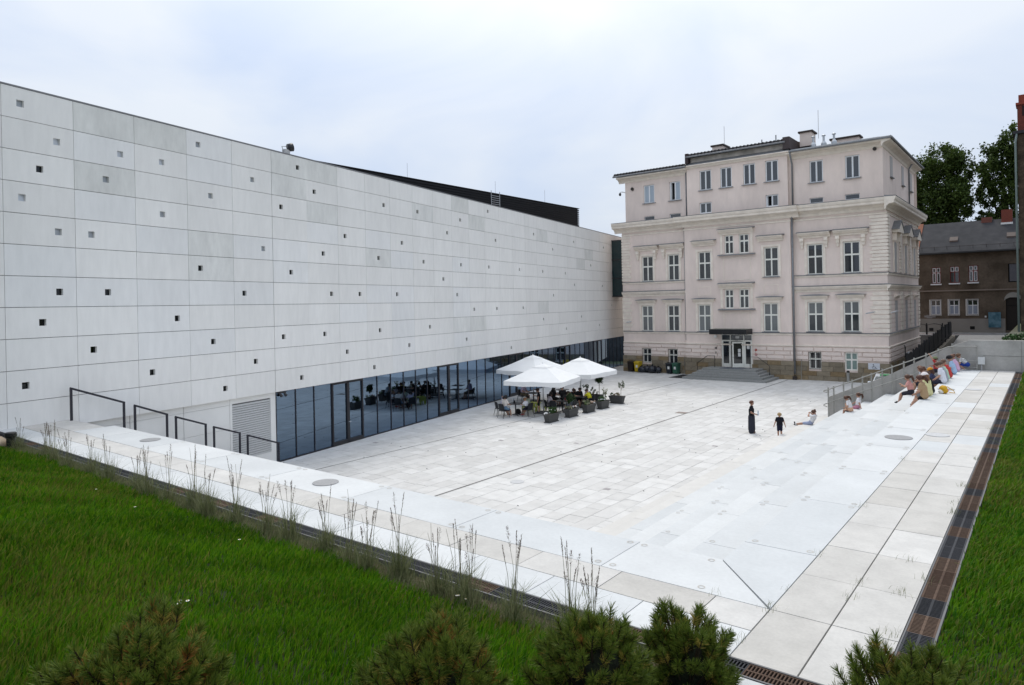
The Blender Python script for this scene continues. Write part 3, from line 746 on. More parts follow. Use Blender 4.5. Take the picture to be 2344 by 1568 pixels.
# side wall (facing +X) with blind windows, back and left walls
b = OB(); b.add([(XA, YW, GZ), (XA, YE, GZ), (XA, YE, ZC), (XA, YW, ZC)], [(3,2,1,0)]); b.add([(XA+.35, YW+AO, ZC), (XA+.35, YE, ZC), (XA+.35, YE, ZT), (XA+.35, YW+AO, ZT)], [(3,2,1,0)]); b.add([(XA, YE, GZ), (XD, YE, GZ), (XD, YE, ZT), (XA, YE, ZT)], [(3,2,1,0)])
b.add([(XD, YW, GZ), (XD, YE, GZ), (XD, YE, ZC), (XD, YW, ZC)], [(0,1,2,3)])
b.add([(XD-.2, YW+AO, ZC), (XD-.2, YE, ZC), (XD-.2, YE, ZT), (XD-.2, YW+AO, ZT)], [(0,1,2,3)])
opart('wall', b, M_pl)
# windows
random.seed(11)
for d, yy in ((LW, YW), (MW, YM), (RW, YW)):
    for k, ws in d.items():
        for i, (x0, x1, z0, z1) in enumerate(ws):
            if k == 'attic':
                pm = None; op = False
                if d is LW: pm = M_pane_l; op = (i == 1)
                window('attic', x0, x1, z0, z1, yy+AO, pm, open_=op)
            elif k == 'small': window('attic', x0, x1, z0, z1, yy+AO, open_=(i == 1), sill=False)
            elif k == 'slit': window('slit', x0, x1, z0, z1, yy+AO, sill=False)
            elif k == 'pair': window('pair', x0, x1, z0, z1, yy, M_pane_b if i < 2 else M_pane, sill=False)
            elif k == 'base': window('case', x0, x1, z0, z1, yy, M_pane_g if (d is RW and i == 1) else M_pane_b, sill=False)
            else:
                pm = {('f1', 0): M_pane_n, ('f1', 1): M_pane, ('f2', 0): M_pane, ('f2', 1): M_pane}[(k, i)]
                if d is RW: pm = M_pane_b if k == 'f2' else [M_pane, M_pane, M_pane_n, M_pane_n]
                if d is MW and k == 'f1': pm = M_pane_n
                window('case', x0, x1, z0, z1, yy, pm, sill=True)
# window surrounds (flat raised architraves)
def surround(x0, x1, z0, z1, y, t=.2, p=.05):
    b = OB(); b.box(x0-t, x0-.02, y-p, y-.001, z0-.05, z1+t); b.box(x1+.02, x1+t, y-p, y-.001, z0-.05, z1+t); b.box(x0-.02, x1+.02, y-p, y-.001, z1+.02, z1+t)
    opart('window_surround', b, M_tr)
for d, yy in ((LW, YW), (MW, YM), (RW, YW)):
    for k in ('f2', 'f1'):
        for w in d[k]: surround(*w, yy)
for a, c in ((MW['pair'][0], MW['pair'][1]), (MW['pair'][2], MW['pair'][3])):
    b = OB(); b.box(a[0]-.35, a[0]-.15, YM-.06, YM-.001, a[2], a[3]+.22); b.box(c[1]+.15, c[1]+.35, YM-.06, YM-.001, a[2], a[3]+.22); b.box(a[0]-.15, c[1]+.15, YM-.06, YM-.001, a[3]+.05, a[3]+.22)
    opart('window_surround', b, M_tr)
    hood(a[0]-.55, c[1]+.55, a[3]+.48, YM)
    opart('sill', OB().extrude([(a[0]-.55, YM-.001, a[2]-.1), (a[0]-.55, YM-.3, a[2]-.14), (a[0]-.55, YM-.3, a[2]-.08), (a[0]-.55, YM-.001, a[2]-.02)], (c[1]-a[0]+1.1, 0, 0)), M_zinc)
    # blank raised panel below
    z1 = a[2]-.35; z0 = z1-1.95 if a[2] > 3 else z1-1.6
    b = OB(); x0, x1 = a[0]-.12, c[1]+.12; t = .05
    b.box(x0, x1, YM-.03, YM-.001, z1-t, z1); b.box(x0, x1, YM-.03, YM-.001, z0, z0+t); b.box(x0, x0+t, YM-.03, YM-.001, z0+t, z1-t); b.box(x1-t, x1, YM-.03, YM-.001, z0+t, z1-t)
    opart('panel_moulding', b, M_tr)
for d, yy, br in ((LW, YW, True), (MW, YM, False), (RW, YW, True)):
    for (x0, x1, z0, z1) in d['f2']:
        hood(x0-.78 if br else x0-.6, x1+.7 if br else x1+.55, z1+.94, yy, br)
    for (x0, x1, z0, z1) in d['f1']:
        hood(x0-.53, x1+.5, z1+.5, yy, arc=True)
for (x0, x1) in ((-24.9, -23.72), (-19.05, -17.85)):
    b = OB(); z0, z1 = .45, 1.25; t = .04
    b.box(x0, x1, YM-.025, YM-.001, z1-t, z1); b.box(x0, x1, YM-.025, YM-.001, z0, z0+t); b.box(x0, x0+t, YM-.025, YM-.001, z0+t, z1-t); b.box(x1-t, x1, YM-.025, YM-.001, z0+t, z1-t)
    opart('panel_moulding', b, M_tr)
# --- horizontal mouldings that run round the front and the right side
def run(prof, name, m, z, segs):
    """prof: list of (out, up). segs: front runs (x0,x1,y) and side runs"""
    for (x0, x1, y) in segs:
        b = OB().extrude([(x0, y-a, z+c) for a, c in prof], (x1-x0, 0, 0)); opart(name, b, m)
def side(prof, name, m, z, y0, y1, x=XD):
    b = OB().extrude([(x+a, y0, z+c) for a, c in prof], (0, y1-y0, 0)); opart(name, b, m)
WING = [(XA, XB-.001, YW-.002), (XC+.001, XD, YW-.002)]
MID = [(XB-.06, XC+.06, YM-.002)]
band = [(0, 0), (.07, .0), (.1, .06), (.1, .12), (0, .14)]
run(band, 'string_course', M_tr, -3.95, WING+MID); side(band, 'string_course', M_tr, -3.952, YW-.1, YE)
sillb = [(0, -.12), (.05, -.12), (.08, -.02), (.1, .0), (.1, .03), (0, .05)]
run(sillb, 'sill_course', M_tr, -2.9, WING + [(XB-.05, DOOR[0]-.15, YM-.002), (DOOR[1]+.1, XC+.05, YM-.002)]); side(sillb, 'sill_course', M_tr, -2.902, YW-.1, YE)
zcap = [(0, 0), (.13, 0), (.13, .018), (0, .05)]
run(zcap, 'course_flashing', M_zinc, -2.848, WING + [(XB-.05, DOOR[0]-.15, YM-.002), (DOOR[1]+.1, XC+.05, YM-.002)]); side(zcap, 'course_flashing', M_zinc, -2.85, YW-.13, YE)
corn1 = [(0, -.35), (.05, -.35), (.06, -.2), (.16, -.14), (.24, -.02), (.28, .02), (.28, .1), (0, .12)]
run(corn1, 'floor_cornice', M_tr, .86, WING); side(corn1, 'floor_cornice', M_tr, .858, YW-.28, YE)
zc2 = [(0, 0), (.31, 0), (.31, .018), (0, .07)]
run(zc2, 'course_flashing', M_zinc, .983, WING); side(zc2, 'course_flashing', M_zinc, .981, YW-.31, YE)
run(sillb, 'sill_course', M_tr, 1.84, WING); side(sillb, 'sill_course', M_tr, 1.838, YW-.1, YE)
run(zcap, 'course_flashing', M_zinc, 1.892, WING); side(zcap, 'course_flashing', M_zinc, 1.89, YW-.13, YE)
arch = [(0, 0), (.05, 0), (.05, .1), (.09, .14), (0, .16)]
run(arch, 'architrave', M_tr, 6.42, WING+MID); side(arch, 'architrave', M_tr, 6.418, YW-.08, YE)
corn2 = [(0, -.3), (.08, -.3), (.12, -.1), (.24, .0), (.34, .08), (.62, .12), (.66, .18), (.66, .3), (.74, .42), (.78, .56), (.78, .62), (0, .64)]
run(corn2, 'main_cornice', M_tr, 7.02, [(XA-.75, XB-.06, YW-.002), (XC+.06, XD+.0, YW-.002), (XB-.7, XC+.7, YM-.004)])
b = OB(); n_ = len(corn2)
b.extrude([(XD+a, YW-.78, 7.018+c) for a, c in corn2], (0, YE-YW+1.5, 0)); opart('main_cornice', b, M_tr)
zc3 = [(0, .0), (.8, 0), (.8, .02), (0, .1)]
run(zc3, 'cornice_flashing', M_zinc, 7.664, [(XA-.77, XB-.7, YW-.002), (XC+.7, XD, YW-.002), (XB-.7, XC+.7, YM-.004)]); side(zc3, 'cornice_flashing', M_zinc, 7.662, YW-.8, YE+.7)
# top cornice
ctop = [(0, -.35), (.05, -.33), (.12, -.15), (.32, -.02), (.6, .04), (.64, .08), (.64, .17), (0, .2)]
run(ctop, 'eaves_cornice', M_tr, 11.95, [(XA-.3, XB+.25, YW+AO-.002), (XC-.2, XD-.2, YW+AO-.002)]); side(ctop, 'eaves_cornice', M_tr, 11.948, YW+AO-.64, YE+.3, XD-.2)
ctm = [(0, -.2), (.08, -.18), (.2, -.02), (.3, .02), (.3, .1), (0, .12)]
run(ctm, 'eaves_cornice', M_tr, 12.2, [(XB+.0, XC+.05, YM+AO-.004)])
opart('parapet', OB().box(XB+.55, XC-.45, YM+AO+.25, YM+AO+.6, 12.3, 13.05), mat('stained_plaster', (.40, .37, .33), (.60, .55, .50), ns=1.3, na=.1, rough=.9))
opart('parapet_flashing', OB().extrude([(XB+.1, YM+AO-.28, 12.325), (XB+.1, YM+AO+.26, 12.62), (XB+.1, YM+AO+.26, 12.3), (XB+.1, YM+AO-.28, 12.3)], (XC-XB-.2, 0, 0)), M_zinc)
# roofs: low pitch, rippled sheet edge
def roof(x0, x1, y0, ze, name='roof', rise=1.2, yb=67.2):
    b = OB().extrude([(x0, y0, ze-.24), (x0, yb, ze+rise-.24), (x0, yb, ze+rise), (x0, y0, ze)], (x1-x0, 0, 0)); opart(name, b, M_roof)
    nx = int((x1-x0)/.32); sm_ = MB().box(-.07, .07, y0-.05, y0+1.6, 0, .09)
    for i in range(nx):
        xx = x0+.16+i*.32
        ob = OB().extrude([(xx-.08, y0-.04, ze), (xx, y0-.04, ze+.11), (xx+.08, y0-.04, ze)], (0, 2.2, 2.2*rise/(yb-y0))); opart('roof_tile', ob, M_roof)
    g_ = OB().tube([(x0, y0-.09, ze-.2), (x1, y0-.09, ze-.2)], .085, 8); opart('gutter', g_, M_zinc)
roof(XA-.6, XB+.3, YW+AO-.62, 12.42)
roof(XB+.3, XC-.3, YM+AO-.15, 13.28, rise=1.1)
opart('roof_side', OB().box(XB+.2, XB+.5, YM+AO-.2, 63, 12.5, 13.42), plain((.055, .04, .04)))
opart('roof_side', OB().box(XC-.5, XC+.05, YM+AO-.2, 63.5, 12.5, 13.5), plain((.07, .055, .055)))
# right wing hipped roof with pale sheet edge
yb = 67; ze = 12.3
b = OB(); x0, x1, y0 = XC+.05, XD+.45, YW+AO-.66
b.add([(x0, y0, ze), (x1, y0, ze), (x1, YE+.5, ze), (x0, YE+.5, ze), (x0, yb, ze+1.25), (x1-5.5, yb, ze+1.25)], [(0,1,5,4), (1,2,5), (2,3,4,5)])
opart('roof', b, M_roof)
opart('roof_edge_sheet', OB().extrude([(x0+.1, y0-.02, ze+.02), (x0+.1, y0+.9, ze+.19), (x0+.1, y0+.9, ze+.16), (x0+.1, y0-.02, ze-.1)], (x1-x0-.9, 0, 0)), plain((.40, .42, .44), .4, .4))
for i in range(6): opart('sheet_seam', OB().extrude([(x0+1+i*1.05, y0-.01, ze+.03), (x0+1+i*1.05, y0+.9, ze+.21), (x0+1+i*1.05, y0+.9, ze+.19), (x0+1+i*1.05, y0-.01, ze)], (.03, 0, 0)), M_zinc)
opart('gutter', OB().tube([(x0, y0-.08, ze-.12), (x1+.08, y0-.08, ze-.12), (x1+.08, YE+.5, ze-.12)], .085, 8), M_zinc)
b = OB().extrude([(x1-.02, y0, ze-.12), (x1-.02, YE+.5, ze-.12), (x1-.02, YE+.5, ze+.02), (x1-.02, y0, ze+.02)], (.06, 0, 0)); opart('fascia', b, M_roof)
# roof furniture
def chimney(x, y, zb_, w, d, h, cap=True):
    c = opart('chimney', OB().box(x-w/2, x+w/2, y-d/2, y+d/2, zb_, zb_+h), M_pl)
    opart('chimney_cap', OB().box(x-w/2-.12, x+w/2+.12, y-d/2-.12, y+d/2+.12, zb_+h+.002, zb_+h+.14), plain((.06, .045, .04)))
chimney(-23.9, 62.3, 13.2, 1.0, 1.5, 1.05); chimney(-16.1, 62.0, 13.0, .95, 1.3, 1.15); chimney(-13.6, 64.5, 13.0, 2.2, 1.0, .7)
for (xx, yy, zz) in ((-15.3, 60.6, 12.6), (-14.55, 60.9, 12.65), (-13.8, 61.1, 12.7), (-26.3, 61, 12.6)):
    opart('roof_vent', OB().lathe([(.22, 0), (.22, .25), (.09, .45), (.09, .85), (.16, .86), (.16, .92), (.05, .98)], (xx, yy, zz), 10), plain((.5, .52, .54), .35, .5, .5), smooth=False)
for (xx, yy, z0_, z1_) in ((-23.4, 62, 14, 16.1), (-15.1, 61.5, 13.5, 15.9)):
    opart('lightning_rod', OB().tube([(xx, yy, z0_), (xx, yy, z1_)], .02, 4), plain((.5, .5, .5)))
for xx in (-18.3, -19.5): opart('vent_pipe', OB().tube([(xx, 60.5, 13.3), (xx, 60.5, 13.95 if xx < -19 else 14.15)], .05, 6), plain((.3, .3, .31)))
# --- rusticated storey and stone plinth: every block its own piece
random.seed(5)
def hol(x0, x1, z0, z1, holes): return any(x0 < h[1]+.02 and x1 > h[0]-.02 and z0 < h[3]+.02 and z1 > h[2]-.02 for h in holes)
def course_blocks(xa, xb, y, z0, z1, rows, ln, name, m, holes, proud, gap, m2=None, p2=0.0):
    h = (z1-z0)/rows
    for r in range(rows):
        x = xa - (ln*.5 if r % 2 else 0)
        while x < xb:
            l_ = ln*random.uniform(.9, 1.1); a, b_ = max(x, xa), min(x+l_, xb)
            za, zb_ = z0+r*h+gap/2, z0+(r+1)*h-gap/2
            spans = [(a, b_)]
            for hh in holes:
                if za < hh[3]-.005 and zb_ > hh[2]+.005:
                    ns_ = []
                    for (s, e) in spans:
                        if e <= hh[0] or s >= hh[1]: ns_.append((s, e)); continue
                        if s < hh[0]-.03: ns_.append((s, hh[0]))
                        if e > hh[1]+.03: ns_.append((hh[1], e))
                    spans = ns_
            for (s, e) in spans:
                if e-s > .1:
                    oblock(name, m2 if (m2 and random.random() < p2) else m, s+gap/2, e-gap/2, y-proud, y+.05, za, zb_)
            x += l_
M_rus = mat('rusticated_plaster', (.79, .67, .60), (.84, .72, .645), 'obj', ns=2, na=.06, rough=.85, spec=.15)
for (xa, xb, y, hs) in ((XA-.05, XB-.02, YW, LW['base']), (XB-.08, XC+.08, YM, [DOOR]), (XC+.06, XD+.07, YW, RW['base'])):
    course_blocks(xa, xb, y, -5.02, -3.98, 3, 1.42, 'rusticated_block', M_rus, hs, .085, .075)
    course_blocks(xa-.02, xb+.02, y, GZ-.02, -5.14, 4, 1.1, 'plinth_stone', M_stone, hs, .12, .02, M_stn2, .22)
    for h in hs:
        if h is DOOR: continue
b = OB()
def side_blocks(z0, z1, rows, ln, name, m, proud, gap, y0=YW, y1=YE, m2=None, p2=0):
    h = (z1-z0)/rows
    for r in range(rows):
        y = y0 - (ln*.5 if r % 2 else 0)
        while y < y1:
            l_ = ln*random.uniform(.9, 1.1); a, b_ = max(y, y0-.05), min(y+l_, y1)
            if b_-a > .1: oblock(name, m2 if (m2 and random.random() < p2) else m, XD-.05, XD+proud, a+gap/2, b_-gap/2, z0+r*h+gap/2, z0+(r+1)*h-gap/2)
            y += l_
side_blocks(-5.02, -3.98, 3, 1.42, 'rusticated_block', M_rus, .09, .075)
side_blocks(GZ-.02, -5.14, 4, 1.1, 'plinth_stone', M_stone, .11, .012, m2=M_stn2, p2=.15)
# quoins
def quoins(x0, x1, y, z0, z1, step, p, sidex=None):
    b = OB(); z = z0; i = 0
    while z < z1-.1:
        q = .0 if i % 2 else .16
        b.box(x0+q if sidex else x0, x1 if sidex else x1-q, y-p, y-.0015, z+.03, min(z+step, z1)-.03)
        z += step; i += 1
    return b
def quoins_side(y0, y1, z0, z1, step, p):
    b = OB(); z = z0; i = 0
    while z < z1-.1:
        q = .0 if i % 2 else .14
        b.box(XD+.0015, XD+p, y0, y1-q, z+.03, min(z+step, z1)-.03); z += step; i += 1
    return b
for (z0, z1, st_) in ((2.0, 6.4, .275), (-2.78, .5, .36)):
    opart('quoins', quoins(XD-1.2, XD+.045, YW, z0, z1, st_, .05, True), M_tr)['kind'] = 'stuff'
    opart('quoins', quoins(XA-.045, XA+.95, YW, z0, z1, st_, .05), M_tr)['kind'] = 'stuff'
    for (a, c) in ((YW-.04, YW+1.0), (64.6, 65.7), (69.5, 70.6), (74.1, 75.05)):
        opart('quoins', quoins_side(a, c, z0, z1, st_, .09), M_tr)['kind'] = 'stuff'
# horizontal joints of the side wall lower floor
bb = OB()
z = -2.78
while z < .4: bb.box(XD+.001, XD+.035, YW+1.0, YE, z+.03, z+.33); z += .36
o = opart('banded_rustication', bb, M_pl); o['kind'] = 'stuff'
# side windows: blind recess panels with pediments (upper) and hoods (lower)
for yc in (62.6, 67.6, 72.4):
    opart('blind_window', OB().box(XD+.002, XD+.05, yc-.55, yc+.55, 2.0, 4.4), M_grey_side)
    opart('blind_window', OB().box(XD+.002, XD+.045, yc-.55, yc+.55, -2.75, -.3), M_grey_side)
    b = OB().extrude([(XD+.002, yc-1.15, 5.15), (XD+.002, yc+1.15, 5.15), (XD+.002, yc+1.15, 5.4), (XD+.002, yc, 6.05), (XD+.002, yc-1.15, 5.4)], (.5, 0, 0)); opart('pediment', b, M_tr)
    for s in (-1, 1):
        b = OB().extrude([(XD+.002, yc+s*1.28, 5.42), (XD+.002, yc, 6.16), (XD+.002, yc, 6.1), (XD+.002, yc+s*1.28, 5.36)], (.56, 0, 0)); opart('pediment_flashing', b, M_zinc)
        opart('bracket', OB().box(XD+.002, XD+.3, yc+s*.8-.12, yc+s*.8+.12, 4.5, 5.14), M_tr)
    opart('window_hood', OB().extrude([(XD+.002, yc-.95, -.1), (XD+.3, yc-.95, .1), (XD+.3, yc-.95, .17), (XD+.002, yc-.95, .2)], (0, 1.9, 0)), M_tr)
    for s in (-1, 1): opart('window_surround', OB().box(XD+.002, XD+.08, yc+s*.68-.1, yc+s*.68+.1, 2.0, 4.5), M_tr)
for yc in (62.9, 68.4, 72.9):
    opart('blind_window', OB().box(XD-.198, XD-.16, yc-.5, yc+.5, 9.75, 11.4), M_grey_side)
    opart('sill', OB().box(XD-.198, XD-.02, yc-.6, yc+.6, 9.66, 9.72), M_zinc)
# downpipes
def downpipe(pts, r=.07):
    opart('downpipe', OB().tube(pts, r, 8), M_zinc, smooth=True)
downpipe([(XC+.12, YW+AO-.72, 12.15), (XC+.12, YW+AO-.4, 11.6), (XC+.12, YW+AO-.12, 11.2), (XC+.12, YW+AO-.12, 7.7)])
downpipe([(XC+.14, YM-.02, 7.0), (XC+.14, YM-.02, -6.2)], .085)
opart('downpipe_foot', OB().box(XC+.0, XC+.28, YM-.2, YM+.06, GZ, GZ+.3), plain((.05, .04, .035)))
downpipe([(XB+.1, YW+AO-.1, 11.8), (XB+.1, YW+AO-.1, 7.7)]); downpipe([(XB-.08, YW-.1, 6.9), (XB-.08, YW-.1, -3.6)], .055)
downpipe([(XD+.3, 70.9, 12.1), (XD-.05, 70.9, 11.5), (XD-.05, 70.9, 7.7)])
for (xx, zt_) in ((XB-.28, -5.1), (XC+.62, -5.0)):
    opart('conductor_rod', OB().tube([(xx, YW-.16, GZ), (xx, YW-.16, zt_)], .03, 5), plain((.3, .28, .24)))
# grilles over three basement windows
for (x0, x1, z0, z1) in LW['base'] + RW['base'][:1]:
    gr = MB()
    for i in range(7): xx = x0+.02+(x1-x0-.04)*i/6; gr.tube([(xx, YW-.12, z0), (xx, YW-.12, z1)], .012, 4)
    for zz in (z0+.05, (z0+z1)/2, z1-.05): gr.tube([(x0, YW-.12, zz), (x1, YW-.12, zz)], .014, 4)
    for i in range(3): gr.lathe([(.09, 0), (.1, .006), (.09, .012)], (0, 0, 0), 8) if False else None
    opart('window_grille', gr, plain((.015, .015, .015), .5))
# --- entrance: steps, doors, canopy, rails
M_step = mat('stair_granite', (.27, .275, .265), (.31, .31, .30), 'obj', ns=8, na=.1, ns2=60, na2=.1, rough=.8)
ent = [(-25.02, -17.9, 55.35), (-24.72, -18.3, 55.72), (-24.42, -18.62, 56.08), (-24.12, -18.9, 56.44), (-23.8, -19.2, 56.8)]
for i, (x0, x1, y0) in enumerate(ent):
    z1 = GZ + .17*(i+1)
    b = OB(); ch = .55
    b.extrude([(x0, y0, GZ if i == 0 else z1-.17), (x1, y0, GZ if i == 0 else z1-.17), (x1, YM-.11, GZ if i == 0 else z1-.17), (x0, YM-.11, GZ if i == 0 else z1-.17)], (0, 0, .17 if i else .17))
    opart('entrance_step', b, M_step)
opart('door_mat', OB().box(-22.4, -20.4, 57.0, 58.3, GZ+.851, GZ+.865), plain((.13, .14, .16)))
dz0, dz1 = GZ+.85, -2.98; yD = YM+.05
fr = OB()
xs_ = (-22.85, -22.05, -20.87, -20.15)
for xx in xs_: fr.box(xx-.045 if xx != xs_[0] else xx, xx+.045 if xx != xs_[3] else xx, yD-.04, yD+.1, dz0, dz1)
fr.box(xs_[0]+.045, xs_[1]-.045, yD-.03, yD+.09, -3.62, -3.5).box(xs_[1]+.045, xs_[2]-.045, yD-.03, yD+.09, -3.62, -3.5).box(xs_[2]+.045, xs_[3]-.045, yD-.03, yD+.09, -3.62, -3.5)
fr.box(xs_[0]+.045, xs_[3]-.045, yD-.03, yD+.09, dz1-.08, dz1)
fr.box(xs_[0]+.045, xs_[1]-.045, yD-.02, yD+.07, dz0, dz0+.3); fr.box(xs_[2]+.045, xs_[3]-.045, yD-.02, yD+.07, dz0, dz0+.3)
for (a, c) in ((xs_[0]+.045, xs_[1]-.045), (xs_[2]+.045, xs_[3]-.045)):
    fr.box(a, a+.1, yD-.02, yD+.07, dz0+.3, -3.62).box(c-.1, c, yD-.02, yD+.07, dz0+.3, -3.62)
door = opart('entrance_door', fr, M_frm)
for (a, c) in ((xs_[0]+.14, xs_[1]-.14), (xs_[2]+.14, xs_[3]-.14)):
    q = MB().box(a, c, yD+.01, yD+.03, dz0+.3, -3.62).build('pane', M_pane_b, door)
for i in range(3):
    q = MB().box(xs_[i]+.045, xs_[i+1]-.045, yD+.012, yD+.03, -3.5, dz1-.08).build('pane', M_pane, door)
opart('doorway_dark', OB().box(xs_[1], xs_[2], yD+.6, yD+.65, dz0, -3.6), M_dark)
# open leaf, hinged on the right, swung out
hx, hy = xs_[2]-.05, yD-.05; ang = radians(215); du = Vector((cos(ang), sin(ang), 0)); dn = Vector((-du.y, du.x, 0)); LWd = .95
leaf = MB()
def lbox(u0, u1, z0, z1, t=.03):
    c = Vector((hx, hy, 0)) + du*(u0+u1)/2 + Vector((0, 0, (z0+z1)/2)); leaf.obox(c, du*((u1-u0)/2), dn*t, Vector((0, 0, (z1-z0)/2)))
za, zb2 = dz0+.02, -3.64
lbox(0, .11, za, zb2); lbox(LWd-.11, LWd, za, zb2); lbox(.11, LWd-.11, za, za+.32); lbox(.11, LWd-.11, zb2-.12, zb2)
lf = opart('open_door_leaf', leaf, M_frm)
c = Vector((hx, hy, 0)) + du*LWd/2 + Vector((0, 0, (za+zb2)/2+.1)); q = MB().obox(c, du*(LWd/2-.11), dn*.008, Vector((0, 0, (zb2-za)/2-.2))).build('pane', M_pane_b, lf)
M_pap = plain((.7, .7, .68))
for zz in (-4.4, -4.75):
    c = Vector((hx, hy, zz)) + du*.35; MB().obox(c, du*.11, dn*.012, Vector((0, 0, .15))).build('notice', M_pap, lf)
c = Vector((hx, hy, -4.95)) + du*(LWd-.06); MB().obox(c, du*.05, dn*.09, Vector((0, 0, .015))).build('handle', plain((.6, .6, .6), .3, .5, 1.0), lf)
opart('notice', OB().box(-20.62, -20.38, yD-.035, yD-.03, -4.25, -3.9), M_pap)
opart('notice', OB().box(-21.6, -21.25, yD-.035, yD-.03, -3.35, -3.15), M_pap)
M_can = mat('canopy_black', (.012, .012, .014), ns=20, na=.2, rough=.45, spec=.35)
can = opart('canopy', OB().box(-23.35, -20.1, 57.35, YM-.01, -2.94, -2.5), M_can)
opart('canopy_top', OB().box(-23.3, -20.15, 57.4, YM-.012, -2.499, -2.49), mat('mossy_sheet', (.28, .28, .26), (.16, .17, .12), ns=4, rough=.9))
# faint raised lettering strip on the canopy front is not legible in the photo: only its dim strip of marks is kept
mk = MB(); xx = -22.6
random.seed(2)
while xx < -20.9:
    w_ = random.uniform(.05, .09); mk.box(xx, xx+w_*.8, 57.338, 57.349, -2.78, -2.67); xx += w_+.035 + (.08 if random.random() < .15 else 0)
o = opart('faint_marks', mk, plain((.03, .03, .032))); o['kind'] = 'stuff'
for s, x0, x1 in ((-1, -23.15, -24.75), (1, -20.05, -18.45)):
    y0 = 58.0
    b = OB().tube([(x0, y0, GZ+.85), (x0, y0, GZ+1.85), (x0+(x1-x0)*.4, y0, GZ+1.85), (x1, y0, GZ+1.15), (x1, y0, GZ+.2)], .025, 6)
    opart('entrance_rail', b, plain((.02, .02, .02), .5))
def plate(x, z, w, h, m, y=YM-.055): opart('wall_plate', OB().box(x-w/2, x+w/2, y-.03, y, z-h/2, z+h/2), m)
plate(-23.35, -3.2, .25, .22, plain((.75, .75, .72))); plate(-23.35, -4.22, .16, .16, plain((.06, .06, .07))); plate(-23.35, -4.62, .08, .2, plain((.03, .03, .03)))
plate(-19.8, -4.3, .16, .18, plain((.5, .05, .04))); plate(-19.8, -4.72, .18, .18, plain((.5, .05, .05)))
plate(-19.8, -4.72, .09, .06, plain((.7, .7, .7)), YM-.087)
opart('wall_lamp', OB().tube([(-31.6, YW+AO, 10.95), (-31.6, YW+AO-.12, 10.95)], .16, 10), plain((.05, .045, .04)))
opart('wall_lamp', OB().tube([(-10.5, YW+AO, 11.55), (-10.5, YW+AO-.12, 11.55)], .14, 10), plain((.05, .045, .04)))
dm = opart('dome_camera', OB().tube([(-32.4, YW+.3, 10.7), (-32.7, YW+.1, 10.8), (-32.85, YW, 10.72)], .05, 6), plain((.8, .8, .8)))
MB().sphere((-32.85, YW, 10.55), (.13, .13, .17), 8, 6).build('dome', plain((.03, .03, .035), .15, .6), dm)
for (p0, p1) in (((-11.2, 58.6, -1.25), (-10.75, 59.0, -1.15)), ((-9.5, 58.9, -1.2), (-9.2, 59.3, -1.1)), ((-32.2, 58.8, -1.95), (-31.95, 59.1, -1.9))):
    opart('wall_camera', OB().tube([p0, p1], [.05, .05], 8).tube([p1, (p1[0]+.1, p1[1]+.2, p1[2]+.02)], .03, 5), plain((.5, .5, .5)))
sg = opart('access_sign', OB().box(-11.2, -10.38, YW-.145, YW-.12, -5.62, -5.13), plain((.62, .64, .68)))
ic = MB(); cx, cz, yy = -10.78, -5.4, YW-.148
ic.sphere((cx-.06, yy, cz+.17), (.035, .004, .035), 8, 6); ic.tube([(cx-.06, yy, cz+.12), (cx-.05, yy, cz-.02), (cx+.08, yy, cz-.02), (cx+.14, yy, cz-.13), (cx+.2, yy, cz-.12)], .014, 5); ic.tube([(cx-.055, yy, cz+.06), (cx+.06, yy, cz+.06)], .012, 5)
ic.tube([(cx-.02+.11*cos(a_), yy, cz-.07+.11*sin(a_)) for a_ in np.linspace(radians(130), radians(380), 14)], .012, 5)
q = ic.build('wheelchair_symbol', plain((.02, .02, .025)), sg)
# air conditioner on the side wall
ac = opart('air_conditioner', OB().box(XD+.14, XD+.55, 66.3, 67.3, -5.55, -4.75), plain((.55, .56, .56)))
MB().lathe([(.3, 0), (.3, .02), (.28, .03)], n=14).build('fan_grille', plain((.04, .045, .05)), ac)
ac.children[0].rotation_euler = (pi/2, 0, 0); ac.children[0].location = (XD+.34, 66.29, -5.15)
opart('service_pipe', OB().tube([(XD+.1, 66.0, -5.3), (XD+.12, 65.9, -4.3), (XD+.1, 65.6, -4.1)], .05, 6), plain((.06, .06, .06)))
for h in LW['base']+RW['base']: pass
# ------------------------------------------------------------------ end wall with handrail, house, tall building, fence, car
endw = thing('concrete_end_wall', 'grey concrete wall at the far end of the steps, sloping down to the plaza', 'wall', (-2.8, 37.45, WZ))
top = [(3.6, -2.03), (-2.87, -2.05), (-3.61, -2.33), (-5.14, -3.2), (-6.46, -3.94), (-7.84, -4.55), (-8.95, -5.05)]
poly = [(x, 37.45, z) for x, z in top] + [(-8.95, 37.45, -6.72), (3.6, 37.45, -6.72)]
b = MB().extrude(poly, (0, .28, 0)); q = b.build('wall_body', M_conc, endw); q.location = (2.8, -37.45, -WZ)
jn = MB()
for xx in (-5.9, -1.0, 1.6): jn.box(xx-.006, xx+.006, 37.441, 37.4485, -6.6 if xx < -5 else -3.4, -3.75 if xx < -5 else -2.07)
jn.box(-2.4, 3.5, 37.441, 37.4485, -2.75, -2.735)
q = jn.build('joint', plain((.2, .19, .18)), endw); q['kind'] = 'stuff'; q.location = (2.8, -37.45, -WZ)
M_gal = mat('galvanised', (.33, .325, .30), ns=6, na=.12, rough=.5, metal=.25)
rl = thing('stair_handrail', 'galvanised double handrail with flat posts along the end wall', 'handrail', (-8.92, 37.3, GZ))
RO = Vector((8.92, -37.3, -GZ))
def rpart(name, b): q = b.build(name, M_gal, rl); q.location = RO; return q
